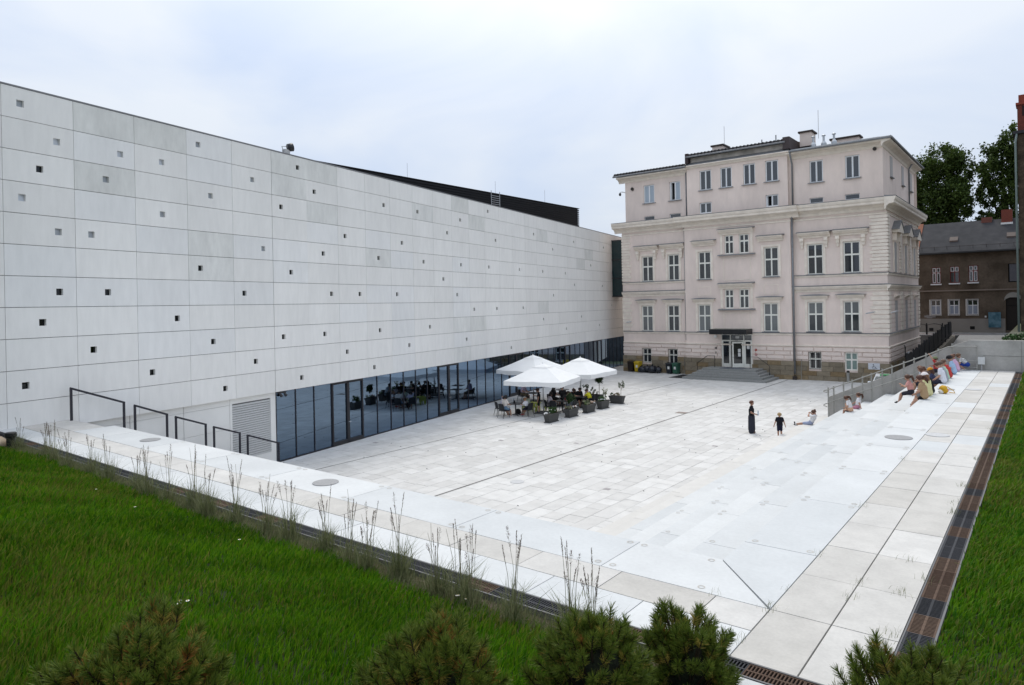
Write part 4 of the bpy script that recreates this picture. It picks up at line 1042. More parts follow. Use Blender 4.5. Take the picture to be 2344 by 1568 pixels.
PT = [(-8.92, -4.55), (-8.66, -4.46), (-8.2, -4.25), (-7.8, -4.09), (-7.33, -3.89), (-6.93, -3.71), (-6.45, -3.48), (-6.03, -3.3), (-5.52, -3.08), (-5.09, -2.91), (-4.6, -2.67), (-4.1, -2.45), (-3.55, -2.2), (-2.62, -2.27)]
def stepz(x):
    k = max(0, math.ceil((XT - x) / TR)); return WZ - RI*k
for (x, z) in PT: rpart('post', MB().box(x-.035, x+.035, 37.22, 37.25, stepz(x)-.02, z).tube([(x, 37.21, z-.06), (x, 37.26, z-.06)], .012, 6))
rpart('top_rail', MB().tube([(-8.95, 37.05, -4.78), (-9.12, 37.1, -4.74), (-9.12, 37.16, -4.72), (-8.92, 37.16, -4.65), (-4.6, 37.16, -2.78), (-3.7, 37.16, -2.36), (-3.45, 37.16, -2.33), (-2.6, 37.16, -2.33)], .028, 8))
rpart('lower_rail', MB().tube([(-8.95, 37.05, -5.5), (-9.12, 37.1, -5.46), (-9.12, 37.16, -5.42), (-8.92, 37.16, -5.32), (-5.04, 37.16, -3.66), (-4.0, 37.16, -3.08), (-3.6, 37.16, -2.98), (-2.6, 37.16, -2.98)], .024, 8))
rpart('bottom_rail', MB().tube([(-3.2, 37.16, -3.28), (-2.6, 37.16, -3.28)], .022, 8))
bx_ = thing('junction_box', 'small pale electrical box on a stub beside the handrail end', 'electrical box', (-2.45, 37.3, WZ))
MB().box(-.13, .13, -.1, .04, .28, .6).build('box', plain((.62, .63, .62)), bx_); MB().tube([(0, -.03, 0), (0, -.03, .28)], .03, 6).build('stub', plain((.4, .4, .4)), bx_)

# --- brown house
M_hs = mat('house_render', (.085, .066, .05), (.135, .108, .085), ns=.55, na=.18, ns2=5, na2=.2, rough=.95, spec=.1)
M_hp = mat('house_plinth', (.27, .255, .235), (.20, .185, .17), ns=.8, na=.15, rough=.95, spec=.1)
M_slate = mat('house_roof', (.036, .037, .042), (.05, .05, .054), ns=1.2, na=.15, rough=.85)
house = thing('old_house', 'dark brown rendered two storey house with a steep black roof', 'house', (-5, 82, -3.9))
HO = Vector((5, -82, 3.9))
def hp(name, b, m, par=None):
    q = b.build(name, m, par or house)
    if par is None: q.location = HO
    return q
hx0, hx1, hy = -10.9, 1.5, 82.0
hw = dict(up=[(-9.47, -8.67, 1.27, 2.93), (-7.89, -7.08, 1.3, 2.97), (-6.31, -5.52, 1.34, 3.0)], low=[(-9.6, -8.74, -1.92, -.44), (-8.0, -7.16, -1.91, -.43), (-6.47, -5.58, -1.93, -.43)], shut=[(-3.1, -2.2, 1.2, 3.0)], door=[(-3.33, -2.2, -3.5, -.25)])
allh = [h for k in hw.values() for h in k]
hp('wall', wall_front(hx0, hx1, -4.2, 4.5, hy, allh, .18), M_hs)
b = MB(); b.add([(hx0, hy, -4.2), (hx0, 90, -4.2), (hx0, 90, 4.5), (hx0, 86, 7.6), (hx0, hy, 4.5)], [(4,3,2,1,0)]); b.add([(hx1, hy, -4.2), (hx1, 90, -4.2), (hx1, 90, 4.5), (hx1, hy, 4.5)], [(0,1,2,3)])
hp('gable_wall', b, M_hs); hp('interior', MB().box(hx0+.2, hx1-.2, hy+.45, 89, -4, 4.4), M_dark)
hp('plinth', MB().box(hx0-.02, -3.4, hy-.06, hy-.002, -4.2, -2.33).box(-2.1, hx1, hy-.06, hy-.002, -4.2, -2.3), M_hp)
hp('string_course', MB().box(hx0, hx1, hy-.12, hy-.002, .44, .58), plain((.2, .165, .14), .95))
b = MB().extrude([(hx0-.1, hy-.35, 4.42), (hx0-.1, 86, 7.75), (hx0-.1, 86, 7.6), (hx0-.1, hy-.35, 4.28)], (hx1-hx0+.2, 0, 0)); hp('roof', b, M_slate)
b = MB().extrude([(hx0-.1, 90.3, 4.42), (hx0-.1, 86, 7.75), (hx0-.1, 86, 7.6), (hx0-.1, 90.3, 4.28)], (hx1-hx0+.2, 0, 0)); hp('roof', b, M_slate)
b = MB().extrude([(hx0-.14, hy-.4, 4.45), (hx0-.14, 86, 7.85), (hx0-.14, 86, 7.6), (hx0-.14, hy-.4, 4.2)], (.45, 0, 0)); hp('verge_tiles', b, mat('verge_tile', (.28, .11, .06), (.2, .09, .06), ns=6, rough=.9))
hp('gutter', MB().tube([(hx0, hy-.42, 4.3), (hx1, hy-.42, 4.3)], .08, 6), plain((.02, .02, .022)))
sg_ = MB().tube([(hx0+.5, hy-.1, 4.98), (hx1, hy-.1, 4.98)], .02, 4)
for i in range(11): xx = hx0+.6+i*1.1; sg_.tube([(xx, hy+.05, 4.72), (xx, hy-.1, 5.05)], .018, 4)
hp('snow_guard', sg_, plain((.03, .025, .025)))
for (xx, zz) in ((-7.62, 5.75), (-2.85, 5.85)):
    yv = hy-.35 + (zz-4.42)/(7.75-4.42)*4.35
    hp('roof_hatch', MB().extrude([(xx-.36, yv-.35, zz-.1), (xx-.36, yv+.3, zz+.32), (xx-.36, yv+.3, zz+.1), (xx-.36, yv-.35, zz-.26)], (.72, 0, 0)), plain((.11, .085, .075)))
hp('chimney', MB().box(-3.7, -2.8, 85.2, 86.1, 7.2, 8.6), mat('chimney_brick', (.2, .055, .035), (.14, .045, .035), ns=9, rough=.9)); hp('chimney', MB().box(-5.4, -4.5, 85.6, 86.4, 7.4, 8.0), plain((.16, .06, .045)))
hp('chimney_flashing', MB().box(-3.75, -2.75, 85.1, 85.19, 7.1, 7.3), plain((.7, .7, .7)))
M_red = plain((.14, .018, .015)); M_whp = plain((.62, .63, .66))
for k, ws in (('up', hw['up']), ('low', hw['low'])):
    for i, (x0, x1, z0, z1) in enumerate(ws):
        b = MB(); w = x1-x0; h = z1-z0; t = .07; f = lambda a, c, e, g: b.box(a, c, 0, .06, e, g)
        zc = h*(.66 if k == 'up' else .62)
        f(0, t, 0, h); f(w-t, w, 0, h); f(t, w-t, h-t, h); f(t, w-t, 0, t); f(t, w-t, zc-.04, zc+.04); f(w/2-.04, w/2+.04, t, zc-.04); f(w/2-.035, w/2+.035, zc+.04, h-t)
        win = b.build('window', M_red if k == 'up' else M_whp, house); win.location = Vector((x0, hy+.08, z0)) + HO
        if k == 'up':
            for (a, c, e, g) in ((t, w/2-.035, zc+.04, h-t), (w/2+.035, w-t, zc+.04, h-t)) + (((t, w/2-.04, t, zc-.04), (w/2+.04, w-t, t, zc-.04)) if i != 1 else ()):
                fb = MB().box(a, c, -.012, -.002, e, e+.05).box(a, c, -.012, -.002, g-.05, g).box(a, a+.05, -.012, -.002, e+.05, g-.05).box(c-.05, c, -.012, -.002, e+.05, g-.05); fb.build('sash', M_whp, win)
            MB().box(-.1, w+.05, -.25, -.02, -.16, -.03).build('flower_box', M_whp, win)
        for (a, c, e, g) in ((t, w/2-.035, zc+.04, h-t), (w/2+.035, w-t, zc+.04, h-t), (t, w/2-.04, t, zc-.04), (w/2+.04, w-t, t, zc-.04)):
            low = e < .3
            block('pane', plain((.22, .25, .32), .2, .6) if (k == 'low' and low) else M_pane_b, a, c, .02, .03, e, g, win)
        if k == 'low':
            hp('window_reveal', MB().box(x0-.14, x0-.002, hy-.03, hy-.001, z0-.05, z1+.02).box(x1+.002, x1+.06, hy-.03, hy-.001, z0-.05, z1+.02).box(x0-.14, x1+.06, hy-.03, hy-.001, z1+.021, z1+.07).box(x0-.14, x1+.06, hy-.08, hy-.001, z0-.1, z0-.051), plain((.42, .41, .4)))
hp('blank_panel', MB().box(-4.69, -3.88, hy-.02, hy-.001, 1.4, 1.44).box(-4.69, -3.88, hy-.02, hy-.001, 2.93, 2.97).box(-4.69, -4.65, hy-.02, hy-.001, 1.44, 2.93).box(-3.92, -3.88, hy-.02, hy-.001, 1.44, 2.93), M_hs)
sh = MB(); x0, x1, z0, z1 = hw['shut'][0]
for i in range(14): sh.box(x0+.1, x1, hy+.08, hy+.11, z0+.1+i*.12, z0+.2+i*.12)
q = hp('shutter', sh, plain((.13, .13, .15))); q['kind'] = 'stuff'
d = hp('house_door', MB().box(-3.28, -2.2, hy+.1, hy+.16, -3.5, -1.1).box(-3.28, -2.2, hy+.1, hy+.15, -1.05, -.3), plain((.02, .016, .014)))
ar = MB(); pts = [(-2.76+.72*cos(a), -.62+.85*sin(a)) for a in np.linspace(pi, 0, 9)]
ar.extrude([(px, hy-.05, pz) for px, pz in pts] + [(px, hy-.05, pz) for px, pz in [(-2.16, -.45), (-2.5, -.28), (-3.0, -.28), (-3.36, -.45)]], (0, .045, 0)); hp('door_arch', ar, plain((.26, .25, .23)))
hp('notice_board', MB().box(-4.75, -3.74, hy-.18, hy-.1, -3.2, -1.7), mat('board_blue', (.02, .085, .12), (.12, .22, .28), ns=2.5, rough=.5))
hp('cellar_vent', MB().box(-6.27, -5.88, hy-.075, hy-.062, -3.4, -3.09), plain((.006, .006, .006)))
hp('house_number', MB().box(-5.05, -4.9, hy-.02, hy-.001, -2.22, -2.05), plain((.7, .7, .7)))
hp('rubble_patch', MB().box(-10.2, -9.2, hy-.02, hy-.001, -2.2, -2.0).box(-10.0, -9.5, hy-.024, hy-.001, -2.28, -1.95), plain((.22, .21, .21)))['kind'] = 'stuff'

# --- tall dark building at the right edge, brick stack on top
M_tb = mat('soot_brick', (.06, .046, .035), (.10, .075, .052), ns=1.5, na=.3, ns2=12, na2=.3, rough=.95, spec=.1)
tb = thing('corner_building', 'tall soot-dark brick building cut off by the right edge of the view', 'building', (-1.6, 60, -2.6))
MB().box(0, 9, 0, 13, -4, 13.9).build('wall', M_tb, tb); MB().box(-.25, 9, -.2, 13, 13.905, 14.1).build('eaves', plain((.03, .03, .035)), tb)
rows = MB()
for i in range(60): rows.box(.05, 8.9, -.012, -.002, -3.6+i*.29, -3.47+i*.29)
q = rows.build('brick_course', M_tb, tb); q['kind'] = 'stuff'
MB().tube([(-.02, -.12, 13.9), (-.1, -.14, 13.3), (-.12, -.14, -2)], .07, 8).build('downpipe', plain((.16, .2, .19), .5, .4), tb, True)
M_brk = mat('stack_brick', (.19, .05, .033), (.10, .03, .022), ns=4, na=.3, rough=.9)
MB().box(.02, 1.6, .3, 1.5, 14.1, 16.0).build('chimney', M_brk, tb); MB().box(-.06, 1.7, .2, 1.6, 16.0, 16.15).box(.1, 1.5, .35, 1.45, 16.15, 16.7).build('chimney_cap', mat('stack_cap', (.24, .05, .03), ns=6, na=.25, rough=.8), tb)
MB().box(.3, .7, .28, .3, 15.2, 15.9).build('flue_door', plain((.02, .01, .01)), tb)

# --- black fence that steps up along the ramp, on a low wall
M_fen = mat('fence_black', (.010, .010, .012), rough=.6, spec=.25)
fe = thing('black_fence', 'black board fence with scalloped top climbing the ramp beside the pink building', 'fence', (-7.0, 60, -5))
FO = Vector((7.0, -60, 5))
ys = np.linspace(49, 74, 11)
fz = lambda y: -3.69 - (73.8-y)*.0552
def fpart(name, b, m): q = b.build(name, m, fe); q.location = FO; return q
for i in range(10):
    y0, y1 = ys[i], ys[i+1]; zb_ = fz(y0)+.05
    fpart('fence_post', MB().box(-7.12, -7.02, y0-.05, y0+.05, zb_-.4, zb_+1.45), M_fen)
    npk = 11
    for j in range(npk):
        a = y0+.08+(y1-y0-.16)*j/npk; c = a+(y1-y0-.16)/npk*.82; u = (j+.5)/npk
        zt_ = fz((a+c)/2) + 1.18 + .25*sin(pi*u)
        ob = block('picket', M_fen, -7.09, -7.06, a, c, fz(a)+.06, zt_, fe); ob.location = Vector(ob.location)+FO
    fpart('rail', MB().extrude([(-7.055, y0, fz(y0)+.3), (-7.055, y1, fz(y1)+.3), (-7.055, y1, fz(y1)+.36), (-7.055, y0, fz(y0)+.36)], (.03, 0, 0)), M_fen)
fpart('base_wall', MB().extrude([(-7.25, 48.6, -7.2), (-7.25, 74.4, -7.2), (-7.25, 74.4, fz(74.4)), (-7.25, 48.6, fz(48.6))], (.4, 0, 0)), mat('fence_base', (.25, .22, .18), ns=1.5, na=.15, rough=.95))
gt = thing('iron_gate', 'black iron gate with arched panels in front of the brown house', 'gate', (-9.5, 77.5, -3.95))
for (x0, x1) in ((-1.3, -.02), (.08, 1.25)):
    MB().tube([(x0, 0, .05), (x0, 0, 1.15), ((x0+x1)/2, 0, 1.27), (x1, 0, 1.15), (x1, 0, .05), (x0, 0, .05)], .035, 5).build('gate_frame', M_fen, gt)
for x in (-1.4, .03, 1.35): MB().box(x-.05, x+.05, -.05, .05, -.3, 1.32).build('gate_post', M_fen, gt)
MB().box(.25, .6, -.06, .02, .55, .85).build('letter_box', M_fen, gt)
MB().box(-1.4, 3.2, -.15, .15, -1.8, -.02).build('base_wall', plain((.24, .215, .18), .95), gt)

# --- parked car behind the end wall: only roof, windscreen and mirror show
car = thing('parked_car', 'white car with a green roof stripe parked behind the concrete end wall', 'car', (-8.7, 51.6, GZ), radians(8))
M_car = mat('car_white', (.72, .74, .75), rough=.25, spec=.6); M_cgl = mat('car_glass', (.03, .05, .06), rough=.05, spec=.9)
sec = [(-2.1, .35, .62), (-2.05, .3, .86), (-1.2, .3, .98), (-.55, .3, 1.4), (.2, .3, 1.47), (1.2, .3, 1.42), (1.95, .3, 1.0), (2.1, .3, .8)]
def car_rings():
    V = []
    for (y, z0, z1) in sec:
        hw_ = .82 if z1 < 1.1 else .64
        V.append([(-.84, y, z0), (.84, y, z0), (.86, y, .72), (hw_, y, z1), (-hw_, y, z1), (-.86, y, .72)])
    return V
V = car_rings(); b = MB(); vs = [v for r in V for v in r]; fs = []; n6_ = 6
for i in range(len(V)-1):
    for k in range(6): fs.append((i*6+k, i*6+(k+1) % 6, (i+1)*6+(k+1) % 6, (i+1)*6+k))
fs += [tuple(range(6))[::-1], tuple((len(V)-1)*6+k for k in range(6))]
b.add(vs, fs); bd = b.build('body', M_car, car); bd.rotation_euler = (0, 0, 0)
MB().add([(-.74, -1.16, 1.012), (.74, -1.16, 1.012), (.6, -.57, 1.40), (-.6, -.57, 1.40)], [(0,1,2,3)]).build('windscreen', M_cgl, car)
for s in (-1, 1):
    MB().add([(s*.842, -.9, .78), (s*.845, 1.5, .78), (s*.66, 1.1, 1.37), (s*.66, -.45, 1.36)], [(0,1,2,3)]).build('side_window', M_cgl, car)
    MB().sphere((s*.98, -.75, 1.0), (.12, .07, .09), 8, 6).build('mirror', M_car, car, True)
    MB().box(s*.7-.12, s*.7+.12, -2.12, -2.06, .62, .76).build('headlight', plain((.6, .62, .65), .1, .7), car)
    for yy in (-1.3, 1.35):
        w = MB().tube([(s*.66, yy, .31), (s*.87, yy, .31)], .31, 14).build('wheel', plain((.012, .012, .012)), car)
        MB().tube([(s*.872, yy, .31), (s*.88, yy, .31)], .19, 12).build('rim', plain((.4, .4, .42), .3, .5, .8), w)
MB().box(-.35, .35, -.5, -.1, 1.455, 1.53).build('roof_stripe', plain((.12, .42, .16)), car)
bl = thing('steel_bollard', 'grey pipe bollard with dark cap by the plinth near the parked car', 'bollard', (-12.55, 58.6, GZ))
MB().lathe([(.11, 0), (.11, .8)], n=10).build('shaft', plain((.36, .36, .34), .4, .4, .4), bl); MB().sphere((0, 0, .85), (.12, .12, .12), 8, 6).build('cap', plain((.02, .02, .02)), bl)

# ------------------------------------------------------------------ trees and bushes
M_leaf = mat('tree_leaf', (.03, .058, .012), (.10, .145, .03), 'isl', ns=.25, na=.45, rough=.6, spec=.2, transl=.3)
M_leaf2 = mat('far_leaf', (.03, .075, .03), (.06, .12, .05), 'isl', rough=.6)
M_bush = mat('bush_leaf', (.02, .055, .012), (.06, .13, .03), 'isl', rough=.5, spec=.3)
M_bark = mat('bark', (.018, .014, .011), ns=3, na=.3, rough=.95)
def leaf_cloud(blobs, n, size, seed, up=.25):
    """small leaf quads in uneven clumps inside ellipsoidal blobs: (cx,cy,cz, rx,ry,rz)"""
    r = np.random.default_rng(seed); W = np.array([b[3]*b[4]*b[5] for b in blobs]); W = W/W.sum(); P = []
    for b, k in zip(blobs, (W*n).astype(int)):
        nc = max(6, int(k/70)); d = r.normal(size=(nc, 3)); d /= np.linalg.norm(d, axis=1)[:, None]
        cl = d*(r.uniform(.35, 1, (nc, 1))**.5)
        idx = r.integers(0, nc, k); p = cl[idx] + r.normal(size=(k, 3))*.17*r.uniform(.5, 1.3, (nc, 1))[idx]
        P.append(p*np.array(b[3:6]) + np.array(b[:3]))
    P = np.concatenate(P); k = len(P)
    a = r.normal(size=(k, 3)); a /= np.linalg.norm(a, axis=1)[:, None]; nrm = r.normal(size=(k, 3)); nrm[:, 2] += up*3; c = np.cross(a, nrm); c /= np.linalg.norm(c, axis=1)[:, None]+1e-9
    s = size*r.uniform(.55, 1.3, (k, 1))
    V = np.stack([P-a*s*.5, P+c*s*.32, P+a*s*.5, P-c*s*.32], 1)
    V[:, 1, 2] += s[:, 0]*.1; V[:, 3, 2] += s[:, 0]*.1
    return V.reshape(-1, 3), np.arange(4*k).reshape(k, 4)
def tree(name, label, loc, trunk, blobs, n, size, seed, mleaf, group=None, r0=.45):
    t = thing(name, label, 'tree', loc, 0, group)
    b = MB(); b.tube(trunk, [r0*(1-.75*i/(len(trunk)-1)) for i in range(len(trunk))], 7)
    rr = random.Random(seed)
    for bl_ in blobs:
        p = trunk[rr.randint(1, len(trunk)-1)]; c = bl_[:3]; mid = [(p[i]+c[i])/2 + rr.uniform(-.4, .4) for i in range(3)]
        b.tube([p, mid, c], [r0*.35, r0*.2, r0*.07], 5)
    b.build('trunk', M_bark, t)
    V, F = leaf_cloud([(*c_[:3], c_[3]*1.14, c_[4], c_[5]*1.12) for c_ in blobs], n, size, seed); q = link('crown', npmesh('crown', V, F, mleaf), t); q['kind'] = 'stuff'
    return t
tree('lime_tree', 'broad dark leafy tree rising directly behind the pink building', (-10.6, 108, -4), [(0,0,0), (.2,0,6), (.1,0,12), (.3,0,18), (.2,0,22)],
     [(-2.8,0,20.5,1.7,2.5,2.0), (-.4,0,21.9,2.1,3,1.9), (1.5,0,20.6,1.4,2.5,2.2), (-2.2,0,16.5,2.4,3,2.2), (.5,0,17,2.0,3,2.3), (2.0,0,16.2,1.0,2,1.5), (-1.8,0,12,2.8,3,2.8), (.5,0,11.6,1.9,3,2.4), (-.9,0,8,2.4,3,2.4), (1.2,.2,8.4,1.2,2,1.6), (-3.6,0,17.5,1.2,2,2)], 48000, .36, 3, M_leaf, 'tall trees beyond the pink building')
tree('lime_tree', 'dark airy tree between the broad tree and the corner building', (-4.6, 108, -4), [(0,0,0), (.1,0,6), (-.1,0,12), (.2,0,18), (0,0,23)],
     [(-1.3,0,20.8,1.2,2.5,2.1), (.3,0,21.4,1.5,2,2.0), (1.3,0,23.3,1.3,2,1.8), (-1.5,0,17,1.0,2,1.4), (.4,0,17.6,1.5,2,2.2), (1.8,0,19,1.2,2,2.2), (-1.7,0,13.8,1.0,2,1.0), (-.2,0,13.6,1.3,2,1.8), (1.7,0,15,1.0,2,2.0), (-.6,0,10.8,1.2,2,1.4), (.9,0,10.4,1.2,2,1.6), (2.6,0,12,1.2,2,2.4)], 26000, .34, 4, M_leaf, 'tall trees beyond the pink building')
tree('far_tree', 'small pale green tree far behind the house roof', (-8.6, 125, -4), [(0,0,0), (0,0,6), (0,0,12)], [(0,0,13.2,1.0,1.5,2.0), (2.2,0,13.8,1.7,1.5,2.4), (3.6,0,13.0,1.4,1.5,2.0)], 2600, .4, 5, M_leaf2)
bush = thing('leafy_bush', 'green leafy bush behind the concrete end wall at the right edge', 'bush', (-.6, 44.5, -2.7))
V, F = leaf_cloud([(-1.2,0,.2,.7,.8,.35), (.1,0,.55,.9,.9,.55), (1.3,0,.7,1.0,1,.7), (-.4,.5,.3,1.0,.8,.4)], 2600, .13, 6); q = link('foliage', npmesh('foliage', V, F, M_bush), bush); q['kind'] = 'stuff'
b = MB()
for i in range(9): b.tube([(random.uniform(-.8, 1), .1, -.1), (random.uniform(-1.2, 1.4), 0, .6)], [.02, .008], 4)
b.build('stem', M_bark, bush)
hd = thing('hedge', 'dark low hedge strip between the black fence and the pink building', 'hedge', (-8.3, 66, GZ))
V, F = leaf_cloud([(0,-4,1.1,.7,3.5,.8), (0,2,1.3,.7,3.5,.9), (.1,7,1.6,.7,3,1.0)], 2600, .22, 8); q = link('foliage', npmesh('foliage', V, F, M_leaf), hd); q['kind'] = 'stuff'
# ------------------------------------------------------------------ grass, tall grasses, flowers, dwarf pines
M_grass = mat('grass_blade', (.030, .135, .002), (.145, .285, .010), 'isl', ns=1.1, na=.35, ns2=.35, na2=.3, rough=.55, spec=.25, transl=.4)
M_grass2 = mat('grass_blade_dry', (.085, .135, .012), (.23, .235, .045), 'isl', ns=.8, na=.4, rough=.6, spec=.2, transl=.35)
def cam_xy(P):
    d = -P[:, 0]*sin(YAW) + P[:, 1]*cos(YAW); r = P[:, 0]*cos(YAW) + P[:, 1]*sin(YAW)
    return r/np.maximum(d, .01), P[:, 2]/np.maximum(d, .01), d
def blades(P, L, W, seed, lean=.5, wind=(.25, .1)):
    r = np.random.default_rng(seed); n = len(P)
    az = r.uniform(0, 2*pi, n); ln = r.uniform(.05, lean, n)*1.0
    lf = np.stack([np.cos(az)*ln + wind[0], np.sin(az)*ln + wind[1], np.ones(n)], 1)
    L = L*r.uniform(.55, 1.25, n)
    fa = r.uniform(0, 2*pi, n); wv = np.stack([np.cos(fa), np.sin(fa), np.zeros(n)], 1)*(W*r.uniform(.7, 1.3, n))[:, None]
    mid = P + lf*np.array([.35, .35, .55])*L[:, None]
    tip = P + lf*np.array([1.0, 1.0, .95])*L[:, None]*np.array([1, 1, 1]); tip[:, 2] -= L*ln*.25
    V = np.stack([P-wv, P+wv, mid+wv*.75, mid-wv*.75, tip], 1).reshape(-1, 3)
    k = np.arange(n)[:, None]*5
    T = np.concatenate([k+[0, 1, 2], k+[0, 2, 3], k+[3, 2, 4]], 1).reshape(-1, 3)
    return V, T
def patchy(P, s):
    return .5 + .25*np.sin(P[:, 0]*s + 1.3*np.sin(P[:, 1]*s*.8)) + .25*np.sin(P[:, 1]*s*1.4 + P[:, 0]*s*.5 + 2)
r = np.random.default_rng(21)
N = 1000000
P = np.stack([r.uniform(-26, -1.5, N), r.uniform(-1.5, 5.95, N), np.zeros(N)], 1)
Px = np.stack([r.uniform(-2.2, 4.4, 90000), r.uniform(-1.5, 5.33, 90000), np.zeros(90000)], 1); P[:90000] = Px
P[:, 2] = lawn_z(P[:, 0], P[:, 1]); u, v, d = cam_xy(P)
inv = (d > 1.6) & (np.abs(u) < .80) & (v > -.60) & (v < -.1)
keep = inv | (r.random(N) < .22)
keep &= ~((P[:, 0] > -2.8) & (P[:, 1] > 5.33)) & ~((P[:, 1] > 5.74 + .10*np.sin(P[:, 0]*2.3) + .06*np.sin(P[:, 0]*7)))
dens = np.clip(5.0/np.maximum(d, 3.2), .16, 1.0)*(.55 + .45*patchy(P, 1.7))
keep &= r.random(N) < np.where(inv, dens*.62, 1.0)
P = P[keep]; d = d[keep]
pt = patchy(P, 1.2)
d = np.clip(np.linalg.norm(P[:, :2], axis=1), 1.5, 30); V, T = blades(P, .055 + .075*pt + np.clip(.0045*d, 0, .06), .0017 + .00075*d, 5)
dry = np.random.default_rng(3).random(len(P)) < (.08 + .5*np.clip(patchy(P, .8)*2-.85, 0, 1)*(.5+.5*patchy(P, 2.3))); q = link('lawn_grass', npmesh('lawn_grass', V, T, [M_grass, M_grass2], np.repeat(dry.astype(np.int32), 3))); tag(q, 'dense dark green lawn sloping down to the front drain', 'grass', kind='stuff')
print('blades', len(P))
N = 480000
P = np.stack([r.uniform(-.92, 8.9, N), r.uniform(5.34, 37.3, N), np.zeros(N)], 1)
P[:, 2] = lawn2_z(P[:, 0], P[:, 1]); u, v, d = cam_xy(P)
keep = (r.random(N) < np.where(np.abs(u) < .8, np.clip(9.0/np.maximum(d, 5), .3, 1), .3))
P = P[keep]; d = d[keep]; pt = patchy(P, .9)
d = np.clip(np.linalg.norm(P[:, :2], axis=1), 1.5, 40); V, T = blades(P, .06 + .07*pt + .004*d, .0018 + .0008*d, 6)
dry = np.random.default_rng(2).random(len(P)) < (.15 + .35*(patchy(P, .6) > .55))
q = link('lawn_grass', npmesh('lawn_grass', V, T, [M_grass, M_grass2], np.repeat(dry.astype(np.int32), 3))); tag(q, 'rough lawn with dry stalks right of the long grated drain', 'grass', kind='stuff')
print('blades', len(P))

# tall ornamental grass along the front drain
M_tall = mat('reed_blade', (.10, .13, .05), (.27, .27, .14), 'isl', rough=.6, transl=.3)
M_stem = mat('reed_stem', (.14, .145, .07), (.2, .18, .1), 'isl', rough=.7)
M_head = mat('reed_plume', (.13, .085, .075), (.22, .165, .15), 'isl', rough=.9)
def tuft(x, y, seed, h, nst, nb, label):
    rr = np.random.default_rng(seed); z = float(lawn_z(np.array(x), np.array(y)))
    t = thing('grass_tuft', label, 'tall grass', (x, y, z), 0, 'tall grasses along the front drain')
    B = np.zeros((nb, 3)); B[:, :2] = rr.normal(size=(nb, 2))*.07
    V, T = blades(B, .52*h*np.ones(nb), .004*np.ones(nb), seed+50, lean=.75, wind=(.05, .02))
    q = link('blades', npmesh('blades', V, T, M_tall), t)
    st = MB(); hdv = []
    VV = []; FF = []
    for i in range(nst):
        hh = h*rr.uniform(.7, 1.1); a = rr.uniform(0, 2*pi); ln = rr.uniform(.03, .14); bx = rr.normal(size=2)*.03
        p0 = Vector((bx[0], bx[1], 0)); p1 = Vector((bx[0]+cos(a)*ln*.4, bx[1]+sin(a)*ln*.4, hh*.6)); p2 = Vector((bx[0]+cos(a)*ln, bx[1]+sin(a)*ln, hh*.98))
        st.tube([p0, p1, p2], [.0034, .0028, .0018], 4)
        if rr.random() < .85:
            hl = hh*rr.uniform(.18, .3); tight = rr.random() < .6
            k = 46; s_ = rr.uniform(0, 1, k); c = np.array([p2 + (p1-p2).normalized()*(hl*float(q_)) for q_ in s_])
            wd = (.006 if tight else .026)*np.sin(np.clip(s_+.08, 0, 1)*pi)**.8 + .002
            aa = rr.uniform(0, 2*pi, k); off = np.stack([np.cos(aa)*wd, np.sin(aa)*wd, np.zeros(k)], 1)
            tip = c + off + np.stack([np.cos(aa)*.004, np.sin(aa)*.004, np.full(k, .018)], 1); side_ = np.stack([-np.sin(aa), np.cos(aa), np.zeros(k)], 1)*.0034
            base = len(VV)*1
            VV.append(np.stack([c+off*.6-side_, c+off*.6+side_, tip], 1).reshape(-1, 3))
    st.build('stems', M_stem, t)
    if VV:
        V = np.concatenate(VV); q = link('plumes', npmesh('plumes', V, np.arange(len(V)).reshape(-1, 3), M_head), t); q['kind'] = 'stuff'
    return t
txs = [-20.6, -19.2, -18.1, -17.0, -16.2, -15.0, -14.1, -13.3, -12.4, -11.6, -10.9, -10.2, -9.5, -8.8, -8.1, -7.6, -7.05, -6.6, -6.0, -5.55, -5.1, -4.66, -4.1, -3.75]
rs = random.Random(9)
for i, x in enumerate(txs):
    big = x > -8.0
    tuft(x + rs.uniform(-.22, .22), 5.9 + rs.uniform(-.16, .1), 100+i, rs.uniform(.85, 1.05) if big else rs.uniform(.85, 1.1), rs.randint(6, 10) if big else rs.randint(5, 9), rs.randint(70, 190) if big else rs.randint(80, 230),
         'tall feathery grass tuft, %s along the front drain' % ('first from the dwarf pines' if i == len(txs)-1 else ['leftmost', 'second from left', 'third from left', 'fourth from left', 'fifth from left', 'sixth from left', 'seventh from left', 'eighth from left', 'ninth from left', 'tenth from left', 'eleventh from left', 'twelfth from left', 'thirteenth from left', 'fourteenth from left', 'fifteenth from left', 'sixteenth from left', 'seventeenth from left', 'eighteenth from left', 'nineteenth from left', 'fifth from the dwarf pines', 'fourth from the dwarf pines', 'third from the dwarf pines', 'second from the dwarf pines'][i]))
